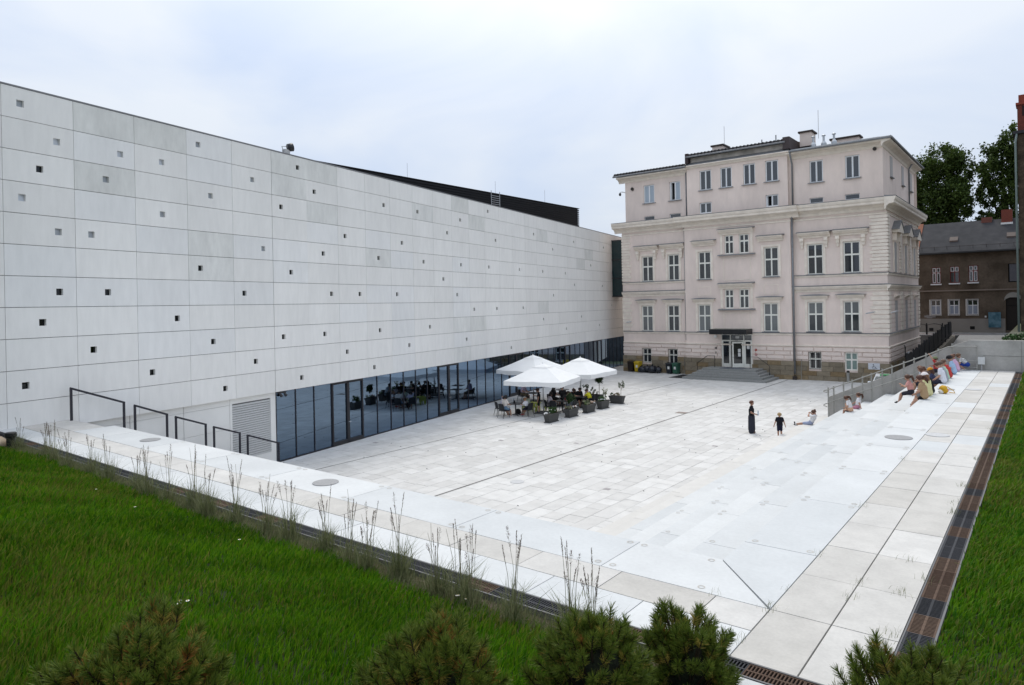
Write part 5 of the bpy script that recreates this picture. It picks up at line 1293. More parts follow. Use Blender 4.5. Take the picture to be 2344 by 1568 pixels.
# low wild growth between the tufts and weeds in the joints
N = 15000; P = np.stack([r.uniform(-22, -3, N), r.normal(5.86, .12, N), np.zeros(N)], 1); P[:, 2] = lawn_z(P[:, 0], P[:, 1]); P = P[P[:, 1] < 6.08]
V, T = blades(P, .17*np.ones(len(P)), .003*np.ones(len(P)), 8, .8); q = link('wild_grass', npmesh('wild_grass', V, T, M_tall)); tag(q, 'thin wild grass growing in the mulch along the front drain', 'grass', kind='stuff')
pts = []
for (x, y, k) in ((-2.46, 7.6, 26), (-2.46, 8.2, 6), (-1.83, 8.85, 16), (-1.83, 8.4, 12), (-2.46, 12.2, 14), (-4.3, 6.7, 18), (-2.5, 6.7, 18), (-1.4, 8.85, 20), (-1.5, 10.0, 14), (-1.22, 9.4, 18), (-1.22, 12.6, 30), (-1.22, 17, 30), (-1.22, 21, 30), (-1.24, 14.5, 26), (-3.1, 7.6, 10), (-1.45, 6.4, 14), (-1.3, 13.2, 12), (-1.3, 7.7, 20), (-2.46, 16.2, 12), (-2.46, 9.6, 8)):
    pts += [(x+r.normal()*.05, y+r.normal()*.07, WZ) for _ in range(k)]
P = np.array(pts); V, T = blades(P, .09*np.ones(len(P)), .002*np.ones(len(P)), 9, .9); q = link('joint_weeds', npmesh('joint_weeds', V, T, M_tall)); tag(q, 'small weeds sprouting from the walkway joints', 'weeds', kind='stuff')
# long bent stalks over the right lawn
st = MB(); rs = random.Random(4)
for i in range(70):
    y = rs.uniform(6.5, 24); x = rs.uniform(-.85, .25 + y*.06); z = float(lawn2_z(np.array(x), np.array(y))); a = rs.uniform(0, 2*pi); L_ = rs.uniform(.25, .55)
    st.tube([(x, y, z), (x+cos(a)*L_*.3, y+sin(a)*L_*.3, z+L_*.6), (x+cos(a)*L_*.95, y+sin(a)*L_*.95, z+L_*.7)], [.0035, .003, .002], 4)
q = st.build('dry_stalks', M_grass2); tag(q, 'long bent dry stalks over the right lawn', 'grass', kind='stuff')
# daisies
M_pet = plain((.8, .8, .78)); M_eye = plain((.7, .45, .02)); M_dst = plain((.04, .09, .02))
def daisy(x, y, h, label, group='daisies in the lawn', n=1):
    z = float(lawn_z(np.array(x), np.array(y)))
    t = thing('daisy', label, 'flower', (x, y, z), 0, group)
    b = MB().tube([(0, 0, 0), (.01, 0, h)], .002, 4); b.build('stem', M_dst, t)
    rr = random.Random(int(x*100)); p = MB()
    for k in range(11):
        a = 2*pi*k/11; c_, s_ = cos(a), sin(a); L_ = .017
        p.add([(.01+c_*.005-s_*.003, s_*.005+c_*.003, h), (.01+c_*.005+s_*.003, s_*.005-c_*.003, h), (.01+c_*L_+s_*.0032, s_*L_-c_*.0032, h+.001), (.01+c_*L_-s_*.0032, s_*L_+c_*.0032, h+.001)], [(0,1,2,3)])
    p.build('petals', M_pet, t); MB().sphere((.01, 0, h+.003), (.006, .006, .004), 6, 4).build('eye', M_eye, t)
trip = 'white daisy in the cluster of three left of the left dwarf pine top'
for (x, y, h, l) in ((-6.02, 2.86, .2, 'white daisy, left one of three above the leftmost dwarf pine'), (-5.94, 2.89, .21, 'white daisy, right one of three above the leftmost dwarf pine'), (-5.95, 2.82, .19, 'white daisy, lowest of three above the leftmost dwarf pine'),
                     (-4.05, 3.66, .2, 'white daisy, left one of three left of the second dwarf pine'), (-3.97, 3.7, .22, 'white daisy, top one of three left of the second dwarf pine'), (-3.93, 3.66, .19, 'white daisy, right one of three left of the second dwarf pine'),
                     (-10.8, 4.5, .2, 'single white daisy on the left lawn above the others'), (-13.3, 4.9, .18, 'white daisy far up the left lawn'), (-8.6, 4.9, .2, 'white daisy in the lawn near the tall grass'),
                     (-5.4, 5.72, .14, 'white daisy beside the grate, left of its group'), (-5.34, 5.68, .16, 'white daisy beside the grate, middle of its group'), (-5.28, 5.74, .13, 'white daisy beside the grate, right of its group')):
    daisy(x, y, h, l)

# dwarf mountain pines in front
M_ndl = mat('pine_needle', (.045, .09, .010), (.17, .21, .03), 'isl', rough=.55, spec=.25, transl=.25)
M_ndy = mat('pine_needle_gold', (.27, .22, .04), (.45, .34, .08), 'isl', rough=.6, spec=.2, transl=.25)
M_ndb = mat('pine_needle_brown', (.2, .075, .02), (.3, .13, .03), 'isl', rough=.7, spec=.15)
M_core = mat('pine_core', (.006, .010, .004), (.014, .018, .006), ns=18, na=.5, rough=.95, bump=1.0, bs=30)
M_cand = mat('pine_twig', (.035, .022, .012), ns=30, na=.3, rough=.9)
def pine(x, y, z, w, h, nsh, seed, label, gold, brown):
    rr = np.random.default_rng(seed)
    t = thing('dwarf_pine', label, 'shrub', (x, y, z), 0, 'dwarf pines in the foreground')
    tw = MB(); VV = []; MI = []
    for i in range(nsh):
        a = rr.uniform(0, 2*pi); el = np.arccos(rr.uniform(-.1, 1)); rad = rr.uniform(.62, 1.0)**.5
        dirv = np.array([sin(el)*cos(a), sin(el)*sin(a), cos(el)])
        bump = 1 + .13*sin(3*a+seed) + .1*sin(5*el+2*a)
        dq = dirv/np.sum(np.abs(dirv)**3.2)**(1/3.2); tip = dq*np.array([w/2, w/2, h*.8])*rad*(1+(bump-1)*.6); tip[2] = max(tip[2], .06)
        ax = dirv*np.array([.85, .85, .7]) + np.array([0, 0, .55]) + rr.normal(size=3)*.12; ax /= np.linalg.norm(ax)
        sl = rr.uniform(.11, .18)
        base = tip - ax*sl
        tw.tube([tuple(base*.45), tuple(base), tuple(tip)], [.012, .008, .005], 4)
        k = int(rr.integers(135, 180)); s_ = rr.uniform(0, 1, k)**.8
        c = base + ax*(sl*s_)[:, None]
        ph = rr.uniform(0, 2*pi, k); e1 = np.cross(ax, [.3, .5, .2]); e1 /= np.linalg.norm(e1); e2 = np.cross(ax, e1)
        out_ = e1*np.cos(ph)[:, None] + e2*np.sin(ph)[:, None]
        opn = np.where(s_ > .85, .45, 1.0)[:, None]*rr.uniform(.7, 1.1, (k, 1))
        nl = rr.uniform(.05, .08, (k, 1))
        dr_ = out_*opn + ax*.75; dr_ /= np.linalg.norm(dr_, axis=1)[:, None]
        tp = c + dr_*nl
        wv = np.cross(dr_, rr.normal(size=(k, 3))); wv /= np.linalg.norm(wv, axis=1)[:, None]+1e-9; wv *= .0024
        VV.append(np.stack([c-wv, c+wv, tp+wv*.4, tp-wv*.4], 1).reshape(-1, 4, 3))
        g_ = rr.random() < gold; b_ = rr.random() < brown
        lowpart = s_ < .5
        m_ = np.zeros(k, dtype=np.int32); m_[lowpart & (rr.random(k) < (.75 if g_ else .12))] = 1
        if b_: m_[rr.random(k) < .5] = 2
        MI.append(m_)
    tw.build('twigs', M_cand, t)
    random.seed(seed); MB().sphere((0, 0, h*.3), (w*.27, w*.27, h*.28), 14, 10, noise=.06).build('shade_core', M_core, t, True)  # near-black ellipsoid added, no branches: paints the shade inside the shrub
    V = np.concatenate(VV).reshape(-1, 3); n = len(V)//4
    link('needles', npmesh('needles', V, np.arange(4*n).reshape(n, 4), [M_ndl, M_ndy, M_ndb], np.concatenate(MI)), t)
pine(-4.35, 1.80, -2.58, .98, .84, 360, 1, 'widest dwarf pine with brown and golden needles at the bottom left', .65, .2)
pine(-3.45, 3.42, -2.92, .92, .80, 320, 2, 'dwarf pine with golden needle tufts left of the joined pair', .6, .06)
pine(-2.86, 4.60, -3.2, .88, .90, 260, 3, 'dense green dwarf pine, left one of the joined pair', .35, .02)
pine(-2.52, 5.55, -3.45, .80, .94, 250, 4, 'dense green dwarf pine, right one of the joined pair beside the grate', .3, .02)
pine(-.86, 5.72, -3.5, 1.1, 1.06, 300, 5, 'dark dwarf pine at the bottom right over the grate corner', .3, .02)
# black bollard lamps and a boulder
M_bol = plain((.012, .012, .013), .45, .35)
for (x, y, l) in ((-20.9, 5.75, 'short black bollard lamp at the far left end of the lawn'), (-1.36, 5.45, 'black bollard lamp top just above the bottom edge by the right dwarf pine')):
    t = thing('bollard_lamp', l, 'bollard lamp', (x, y, float(lawn_z(np.array(x), np.array(min(y, 5.7))))), 0, 'bollard lamps')
    k_ = 1.0 if x < -10 else .78; MB().lathe([(.1, 0), (.1, .3*k_), (.095, .31*k_)], n=14).build('post', M_bol, t); MB().lathe([(.12, .32*k_), (.13, .35*k_), (.13, .43*k_), (.11, .45*k_)], n=14).build('cap', M_bol, t)
t = MB().sphere((0, 0, .1), (.32, .26, .2), 9, 7, noise=.12).build('boulder', mat('boulder_stone', (.33, .24, .16), (.42, .34, .25), ns=4, na=.2, rough=.9), None, True, (-21.35, 5.55, -3.44)); tag(t, 'rounded beige boulder beside the black bollard lamp', 'rock')
# ------------------------------------------------------------------ cafe: parasols, tables, chairs, planters; bins by the old building
M_cv = mat('parasol_canvas', (.84, .84, .83), ns=3, na=.03, rough=.8, spec=.15)
M_polew = plain((.55, .55, .54), .4, .4)
def parasol(x, y, rz, he, ha, side, label):
    t = thing('parasol', label, 'parasol', (x, y, GZ), rz, 'cafe parasols')
    b = MB(); h = side/2; per = []; n = 6
    for (a, c) in (((-h,-h),(h,-h)), ((h,-h),(h,h)), ((h,h),(-h,h)), ((-h,h),(-h,-h))):
        for i in range(n):
            u = i/n; px, py = a[0]+(c[0]-a[0])*u, a[1]+(c[1]-a[1])*u
            sag = .045*(1-abs(2*((u*2) % 1)-1)) if u not in (0, .5) else 0
            per.append((px, py, he - sag))
    m = len(per)
    inner = [(p[0]*.2, p[1]*.2, he+(ha-he)*.86) for p in per]; mid = [(p[0]*.6, p[1]*.6, he+(ha-he)*.42-.02) for p in per]
    vs = per + mid + inner; fs = []
    for i in range(m): j = (i+1) % m; fs += [(i, j, m+j, m+i), (m+i, m+j, 2*m+j, 2*m+i)]
    vs2 = vs + [(v[0], v[1], v[2]-.012) for v in vs]; k = len(vs)
    fs2 = fs + [tuple(k+q for q in f[::-1]) for f in fs] + [(i, k+i, k+(i+1) % m, (i+1) % m) for i in range(m)]
    b.add(vs2, fs2); b.build('canopy', M_cv, t)
    va = MB(); rr = random.Random(int(x*7))
    lo = [(p[0]*(1.004+.006*((i % 2))), p[1]*(1.004+.006*(i % 2)), he-.30+.03*sin(i*1.9)+.03*(i % 3 == 0)) for i, p in enumerate(per)]
    up_ = [(p[0]*1.003, p[1]*1.003, p[2]-.002) for p in per]
    va.add(up_ + lo, [(i, m+i, m+(i+1) % m, (i+1) % m) for i in range(m)]); va.build('valance', M_cv, t)
    c2 = [(p[0]*.27, p[1]*.27, he+(ha-he)*.80+.006) for p in per]; cc = MB(); cc.add(c2 + [(0, 0, ha+.05)], [(i, (i+1) % m, m) for i in range(m)]); cc.build('vent_cap', M_cv, t)
    MB().lathe([(.03, ha), (.03, ha+.09), (.015, ha+.12)], n=8).build('finial', M_cv, t)
    MB().tube([(0, 0, .05), (0, 0, ha)], .035, 8).build('pole', M_polew, t, True)
    rb = MB()
    for (px, py) in ((-h,-h), (h,-h), (h,h), (-h,h), (0,-h), (h,0), (0,h), (-h,0)):
        MB().tube([(0, 0, ha-.1), (px*.97, py*.97, he-.03)], .014, 4).build('rib', plain((.5, .5, .5)), t)
    MB().frustum((0, 0, 0), .95, .95, (0, 0, .07), .85, .85).build('base_plate', plain((.12, .12, .12)), t)
parasol(-24.5, 34.05, radians(15), 2.12, 3.0, 3.65, 'nearest white square parasol, over the table with the standing boy')
parasol(-28.0, 37.8, radians(-4), 2.25, 3.15, 3.6, 'white square parasol closest to the museum glass')
parasol(-24.9, 38.95, radians(2), 2.12, 3.0, 3.6, 'right-hand white square parasol beside the planters')
M_tab = plain((.028, .028, .032), .4, .4)
def table(x, y, rz, label):
    t = thing('cafe_table', label, 'table', (x, y, GZ), rz, 'cafe tables')
    MB().box(-.38, .38, -.38, .38, .70, .735).build('table_top', M_tab, t); MB().tube([(0, 0, .05), (0, 0, .70)], .04, 8).build('column', M_tab, t)
    for k in range(4):
        a = pi/4 + k*pi/2; MB().tube([(0, 0, .10), (cos(a)*.22, sin(a)*.22, .05), (cos(a)*.36, sin(a)*.36, .02)], [.03, .025, .018], 5).build('foot', M_tab, t)
table(-25.42, 32.45, radians(20), 'dark square cafe table at the left front with a water bottle')
table(-23.65, 34.85, radians(12), 'dark square cafe table in the middle behind the second planter')
table(-27.4, 36.95, radians(8), 'dark cafe table of the man in the lilac shirt')
table(-23.5, 36.95, radians(0), 'dark cafe table in front of the person in yellow')
table(-26.7, 39.3, radians(0), 'dark cafe table farthest under the rear parasol')
table(-25.3, 37.2, radians(30), 'dark cafe table among the people in black')
M_chr = plain((.022, .023, .027), .5, .35)
def make_chair():
    t = thing('cafe_chair', 'x', 'chair', (0, 0, GZ), 0, 'dark woven cafe chairs')
    MB().frustum((0, 0, .41), .46, .46, (0, 0, .445), .48, .48).build('seat', M_chr, t)
    b = MB(); n = 6
    vs = []
    for j in range(5):
        z = .46+.40*j/4
        for i in range(n+1):
            u = -1+2*i/n; vs.append((u*(.225-.02*(j == 4)), -.215-.07*j/4+.05*u*u, z - .03*(j == 4)*u*u))
    fs = [(j*(n+1)+i, j*(n+1)+i+1, (j+1)*(n+1)+i+1, (j+1)*(n+1)+i) for j in range(4) for i in range(n)]
    k = len(vs); vs2 = vs + [(v[0], v[1]-.025, v[2]) for v in vs]
    b.add(vs2, fs + [tuple(k+q for q in f[::-1]) for f in fs]); b.build('backrest', M_chr, t)
    for (sx, sy, ty) in ((-1, 1, .24), (1, 1, .24), (-1, -1, -.30), (1, -1, -.30)):
        MB().tube([(sx*.22, sy*.2, .43), (sx*.25, ty, 0)], [.017, .013], 6).build('leg', M_chr, t)
    for sx in (-1, 1):
        MB().tube([(sx*.22, -.25, .68), (sx*.27, -.02, .66), (sx*.27, .2, .65), (sx*.25, .24, .43)], .016, 6).build('armrest', M_chr, t)
    return t
CH = make_chair(); first = True
def chair(x, y, face, label):
    """face: direction the sitter looks, degrees from +X"""
    global first
    c = CH if first else copy_tree(CH); first = False
    c.location = (x, y, GZ); c.rotation_euler = (0, 0, radians(face-90)); c['label'] = label; return c
chair(-25.52, 31.45, 82, 'dark chair under the person in the white blouse at the left front')
chair(-26.25, 31.95, 60, 'dark chair of the child leaning on the left front table')
chair(-24.5, 32.45, 176, 'dark chair under the boy in white at the left front table')
chair(-24.16, 34.15, 52, 'dark chair under the long-haired girl in the white tee')
chair(-22.98, 34.9, 182, 'dark chair under the man in the pale blue shirt')
chair(-28.45, 37.1, 0, 'dark chair under the man in the lilac shirt')
chair(-23.0, 37.1, 190, 'dark chair under the person in yellow')
chair(-24.15, 37.35, -30, 'dark chair under the person in black facing the yellow shirt')
chair(-26.0, 37.4, -20, 'empty dark chair behind the standing boy')
chair(-25.6, 38.9, 200, 'empty dark chair beside the farthest cafe table')
chair(-23.7, 34.1, 95, 'empty dark chair at the front side of the middle table')
chair(-25.5, 36.4, 80, 'dark chair under the seated person in black nearest the topiary')
chair(-24.75, 36.75, 150, 'dark chair under the seated person in black next to the pole')
M_lime = plain((.42, .47, .09), .45, .35)
def kidchair(x, y, rz, label):
    t = thing('child_chair', label, 'child chair', (x, y, GZ), rz, 'lime green child chairs')
    MB().frustum((0, 0, .27), .34, .32, (0, 0, .31), .36, .34).build('seat', M_lime, t); MB().extrude([(-.17, -.16, .31), (.17, -.16, .31), (.16, -.2, .58), (-.16, -.2, .58)], (0, -.035, 0)).build('backrest', M_lime, t)
    for sx in (-1, 1):
        for sy in (-1, 1): MB().tube([(sx*.12, sy*.11, .28), (sx*.16, sy*.15, 0)], [.045, .03], 6).build('leg', M_lime, t)
kidchair(-25.2, 34.25, radians(-20), 'lime green child chair just behind the standing boy')
kidchair(-26.0, 34.2, radians(150), 'lime green child chair behind the children at the left table')
t = thing('child_stool', 'lime green child stool right of the standing boy', 'stool', (-24.75, 34.75, GZ), .3)
MB().lathe([(.17, .24), (.18, .26), (.18, .29), (.16, .3)], n=12).build('seat', M_lime, t)
for k in range(3): MB().tube([(cos(k*2.1)*.1, sin(k*2.1)*.1, .25), (cos(k*2.1)*.16, sin(k*2.1)*.16, 0)], [.035, .025], 6).build('leg', M_lime, t)
t = thing('child_table', 'low lime green child table beside the child chairs', 'table', (-25.65, 34.7, GZ), .2)
MB().box(-.32, .32, -.28, .28, .44, .48).build('table_top', M_lime, t)
for sx in (-1, 1):
    for sy in (-1, 1): MB().tube([(sx*.24, sy*.2, .44), (sx*.26, sy*.22, 0)], [.05, .035], 6).build('leg', M_lime, t)
# things on the tables
def bottle(x, y, z, label, col=(.55, .62, .7)):
    t = thing('water_bottle', label, 'bottle', (x, y, z)); MB().lathe([(.035, 0), (.037, .02), (.035, .1), (.037, .17), (.015, .22), (.014, .25)], n=10).build('body', mat('pet_plastic_%d' % len(MATS), col, rough=.1, spec=.6, trans=.6), t, True); MB().lathe([(.016, .251), (.016, .275)], n=8).build('cap', plain((.2, .4, .7)), t)
bottle(-25.62, 32.55, GZ+.737, 'clear water bottle on the left front table')
q = MB().extrude([(0, 0, 0), (.12, 0, 0), (.09, 0, .17), (.03, 0, .17)], (0, .08, 0)).build('menu_holder', plain((.02, .02, .022)), None, loc=(-25.52, 32.36, GZ+.737)); tag(q, 'black menu stand on the left front table', 'menu stand', 'menu stands')
q = MB().extrude([(0, 0, 0), (.12, 0, 0), (.09, 0, .17), (.03, 0, .17)], (0, .08, 0)).build('menu_holder', plain((.02, .02, .022)), None, loc=(-23.75, 34.9, GZ+.737)); tag(q, 'black menu stand on the middle table', 'menu stand', 'menu stands')
q = MB().lathe([(.03, 0), (.035, .05), (.03, .14), (.012, .18)], n=8).build('sauce_bottle', plain((.4, .06, .05)), None, loc=(-23.5, 34.95, GZ+.737)); tag(q, 'small red bottle on the middle table', 'bottle')
q = MB().extrude([(0, 0, 0), (.12, 0, 0), (.09, 0, .17), (.03, 0, .17)], (0, .08, 0)).build('menu_holder', plain((.02, .02, .022)), None, loc=(-23.55, 36.85, GZ+.737)); tag(q, 'black menu stand on the table facing the yellow shirt', 'menu stand', 'menu stands')
bg_ = thing('backpack', 'black backpack under the left front table', 'backpack', (-25.55, 32.85, GZ), .4)
MB().sphere((0, 0, .17), (.2, .13, .18), 9, 7, noise=.05).build('bag', plain((.012, .012, .014)), bg_, True); MB().tube([(-.08, .1, .1), (-.1, .17, .2), (-.06, .1, .32)], .015, 5).build('strap', plain((.012, .012, .014)), bg_)

# --- planters
M_pot = mat('planter_grey', (.075, .075, .073), ns=4, na=.1, rough=.7, spec=.25)
M_potsoil = plain((.03, .022, .015), .95)
M_pl1 = mat('planter_leaf', (.025, .06, .015), (.075, .135, .04), 'isl', rough=.55); M_pl2 = mat('olive_leaf', (.09, .125, .075), (.17, .2, .125), 'isl', rough=.6); M_pl3 = mat('topiary_leaf', (.010, .03, .006), (.03, .062, .012), 'isl', rough=.6); M_pl4 = mat('dry_leaf', (.16, .13, .07), (.3, .25, .14), 'isl', rough=.8)
M_variegate = mat('variegated_leaf', (.22, .24, .13), (.4, .4, .28), 'isl', rough=.6)
M_flw = plain((.8, .8, .79)); M_flp = plain((.55, .4, .3))
def planter(x, y, rz, label, plants):
    t = thing('planter_box', label, 'planter', (x, y, GZ), rz, 'grey cafe planters')
    MB().frustum((0, 0, .05), .84, .30, (0, 0, .40), .98, .40).build('tub', M_pot, t); MB().frustum((0, 0, .401), 1.02, .44, (0, 0, .50), 1.04, .46).build('rim', M_pot, t); MB().frustum((0, 0, 0), .94, .38, (0, 0, .048), .96, .40).build('saucer', M_pot, t)
    MB().box(-.47, .47, -.18, .18, .49, .506).build('soil', M_potsoil, t)
    for p in plants: p(t)
    return t
def shoots(px, n, h, m, seed, w=.014, spread=.08, lean=.5):
    def f(t):
        r_ = np.random.default_rng(seed); B = np.zeros((n, 3)); B[:, 0] = px + r_.normal(size=n)*spread; B[:, 1] = r_.normal(size=n)*.06; B[:, 2] = .5
        V, T = blades(B, h*np.ones(n), w*np.ones(n), seed, lean, (0, 0)); link('leaves', npmesh('leaves', V, T, m), t)
    return f
def foliage(px, z, rx, rz_, n, size, m, seed, py=0.0, ry=None):
    def f(t):
        V, F = leaf_cloud([(px, py, z, rx, ry or min(rx, .22), rz_)], n, size, seed); q = link('foliage', npmesh('foliage', V, F, m), t); q['kind'] = 'stuff'
    return f
def flowers(px0, px1, n, m, seed, z0=.5, zr=.1, r0=.035, yo=0.0):
    def f(t):
        rr = random.Random(seed)
        for i in range(n):
            MB().sphere((rr.uniform(px0, px1), rr.uniform(-.16, .16)+yo, z0+rr.uniform(0, zr)), (r0, r0, r0*.8), 6, 5, noise=.15).build('blossom', m, t)
    return f
def ball(px, h, r0, m, seed, n=1500):
    def f(t):
        MB().tube([(px, 0, .48), (px+.01, .01, h-r0*.8)], .018, 6).build('stem', plain((.12, .085, .05)), t)
        V, F = leaf_cloud([(px, 0, h, r0, r0, r0*1.1)], n, .05, seed); q = link('topiary_ball', npmesh('topiary_ball', V, F, m), t); q['kind'] = 'stuff'
        MB().sphere((px, 0, h), r0*.86, 10, 8).build('ball_core', plain((.012, .026, .006), .9), t, True)
    return f
def sapling(px, h, m, seed, n=260, w=.26):
    def f(t):
        rr = random.Random(seed); b = MB().tube([(px, 0, .48), (px+.01, 0, .48+(h-.48)*.5)], [.014, .011], 5); bl = []
        for k in range(7):
            a = rr.uniform(0, 2*pi); L_ = rr.uniform(.5, 1)*w; z1 = .48+(h-.48)*rr.uniform(.55, 1)
            b.tube([(px+.01, 0, .48+(h-.48)*rr.uniform(.35, .6)), (px+cos(a)*L_*.5, sin(a)*L_*.5, (z1+.48+(h-.48)*.5)/2), (px+cos(a)*L_, sin(a)*L_, z1)], [.008, .006, .003], 4)
            bl.append((px+cos(a)*L_*.9, sin(a)*L_*.9, z1-.03, .08, .08, .11))
        b.build('stem', plain((.22, .18, .12)), t)
        V, F = leaf_cloud(bl, n, .075, seed); q = link('foliage', npmesh('foliage', V, F, m), t); q['kind'] = 'stuff'
    return f
H90 = radians(90)
planter(-22.28, 31.72, H90, 'nearest grey planter with white flowers and a green leafy plant', [shoots(.1, 160, .38, M_pl1, 1, .012, .16, .7), foliage(.2, .68, .28, .2, 240, .09, M_pl1, 2), flowers(-.5, -.1, 8, M_flw, 3, .48, .1, .045, .02), flowers(-.2, .3, 3, M_flw, 13, .6, .15, .03)])
planter(-22.3, 33.8, H90, 'second grey planter with a lollipop topiary and pale pink blooms', [ball(-.12, 1.13, .27, M_pl3, 4), foliage(-.2, .58, .22, .12, 150, .08, M_variegate, 5), flowers(.05, .45, 9, M_flp, 6, .52, .12, .045), flowers(.2, .48, 5, M_flw, 7, .55, .1, .045)])
planter(-22.3, 35.75, H90, 'third grey planter with salmon and white blooms', [foliage(-.2, .62, .25, .16, 190, .09, M_variegate, 8), shoots(-.3, 40, .3, M_pl1, 9, .008, .1), flowers(.0, .46, 9, M_flp, 10, .53, .12, .045), flowers(.3, .48, 4, M_flw, 11, .52, .1, .05)])
planter(-22.33, 37.5, H90, 'fourth grey planter with white flowers and a slim sapling', [shoots(-.15, 120, .34, M_pl1, 12, .012, .18), sapling(.25, 1.25, M_variegate, 13, 200, .14), foliage(.3, .72, .18, .24, 170, .06, M_pl2, 15), flowers(-.48, .2, 7, M_flw, 14, .5, .14, .045)])
planter(-22.65, 39.85, 0, 'fifth grey planter set crosswise with an olive sapling and dried flowers', [sapling(.3, 1.5, M_pl2, 16, 420, .3), foliage(-.35, .6, .14, .12, 120, .08, M_pl1, 17), foliage(0, .58, .2, .1, 150, .09, M_pl4, 18)])
planter(-24.25, 39.75, 0, 'grey planter behind the yellow shirt with a round dark topiary', [ball(.3, 1.55, .27, M_pl3, 19), foliage(-.25, .75, .25, .28, 230, .09, M_pl2, 20), foliage(0, .6, .2, .12, 120, .08, M_pl4, 21)])
planter(-23.9, 37.95, 0, 'grey planter with grey-green olive foliage behind the seated people', [sapling(0, 1.35, M_pl2, 22, 420, .35), foliage(.1, .7, .35, .22, 260, .08, M_pl2, 23)])

# --- bins and refuse sacks by the old building
def bin_(x, y, rz, col, label, stick=True):
    t = thing('wheelie_bin', label, 'bin', (x, y, GZ), rz, 'wheeled bins'); m = plain(col, .5, .3)
    MB().frustum((0, 0, .06), .44, .48, (0, 0, .92), .56, .62).build('body', m, t)
    MB().extrude([(-.3, -.36, .93), (-.3, -.3, 1.0), (-.3, .25, 1.04), (-.3, .33, .98), (-.3, .33, .93)], (.6, 0, 0)).build('lid', m, t)
    MB().tube([(-.26, .38, .96), (.26, .38, .96)], .018, 5).build('handle', m, t)
    for s in (-1, 1): MB().tube([(s*.2, .24, .1), (s*.27, .24, .1)], .1, 10).build('wheel', plain((.012, .012, .012)), t)
    if stick: MB().box(-.1, .1, -.292, -.285, .45, .8).build('sticker', plain((.7, .7, .66)), t); t.children[-1].rotation_euler = (radians(-4.6), 0, 0)
bin_(-31.75, 58.75, .1, (.022, .014, .01), 'dark brown wheeled bin at the left end of the row', False)
bin_(-31.0, 58.7, 0, (.52, .36, .02), 'yellow wheeled bin beside the brown one')
bin_(-27.7, 58.6, .05, (.014, .018, .024), 'charcoal wheeled bin left of the green one')
bin_(-27.05, 58.6, -.05, (.03, .10, .065), 'green wheeled bin at the right end of the row')
M_sack = mat('sack_plastic', (.010, .012, .020), (.018, .02, .028), ns=6, rough=.25, spec=.5, bump=.6, bs=12)
for i, (x, y, r0, l) in enumerate(((-30.45, 58.4, .42, 'low slumped black refuse sack next to the yellow bin'), (-30.05, 58.75, .45, 'black refuse sack leaning behind the slumped one'), (-29.4, 58.5, .5, 'tallest black refuse sack in the middle of the heap'), (-28.85, 58.6, .42, 'black refuse sack at the right end of the heap'))):
    random.seed(40+i)
    t = thing('refuse_sack', l, 'refuse sack', (x, y, GZ), i*.7, 'black refuse sacks')
    MB().sphere((0, 0, r0*.72), (r0*.95, r0*.8, r0*.74), 14, 10, noise=.09).build('bag', M_sack, t, True); MB().lathe([(.05, r0*1.36), (.03, r0*1.48), (.1, r0*1.66)], n=8).build('knot', M_sack, t)
q = MB().box(-26.4, -25.1, 55.6, 58.4, GZ-.01, GZ+.02).build('floor_grate', plain((.03, .03, .033), .6)); tag(q, 'black floor grate left of the entrance stairs', 'floor grate')
# ------------------------------------------------------------------ people
SKIN = (.40, .235, .165)
M_skin = [mat('skin_%d' % i, c, ns=12, na=.06, rough=.55, spec=.3) for i, c in enumerate(((.44, .25, .175), (.36, .20, .14), (.50, .31, .225)))]
M_shoe_d = plain((.02, .02, .024)); M_eyes = plain((.015, .012, .01)); M_lip = plain((.30, .11, .09))
def cap_mesh(p0, p1, r0, r1, n=10):
    b = MB(); p0 = Vector(p0); p1 = Vector(p1); d = (p1-p0); d = d.normalized() if d.length > 1e-6 else Vector((0, 0, 1))
    pts = [p0 - d*r0*.98, p0 - d*r0*.75, p0 - d*r0*.3, p0, p1, p1 + d*r1*.3, p1 + d*r1*.75, p1 + d*r1*.98]
    rs = [r0*.2, r0*.66, r0*.95, r0, r1, r1*.95, r1*.66, r1*.2]
    b.tube(pts, rs, n); return b
def ik(a, t, l1, l2, hint):
    a = Vector(a); t = Vector(t); d = t-a; L = d.length
    if L > (l1+l2)*.999: d = d*((l1+l2)*.999/L); t = a+d; L = d.length
    L = max(L, abs(l1-l2)+.01)
    x = (l1*l1-l2*l2+L*L)/(2*L); h = sqrt(max(l1*l1-x*x, 0)); u = d.normalized(); hv = Vector(hint); hv = hv-u*hv.dot(u)
    if hv.length < 1e-4: hv = Vector((0, 1, 0)) - u*u.y
    return a+u*x+hv.normalized()*h, t
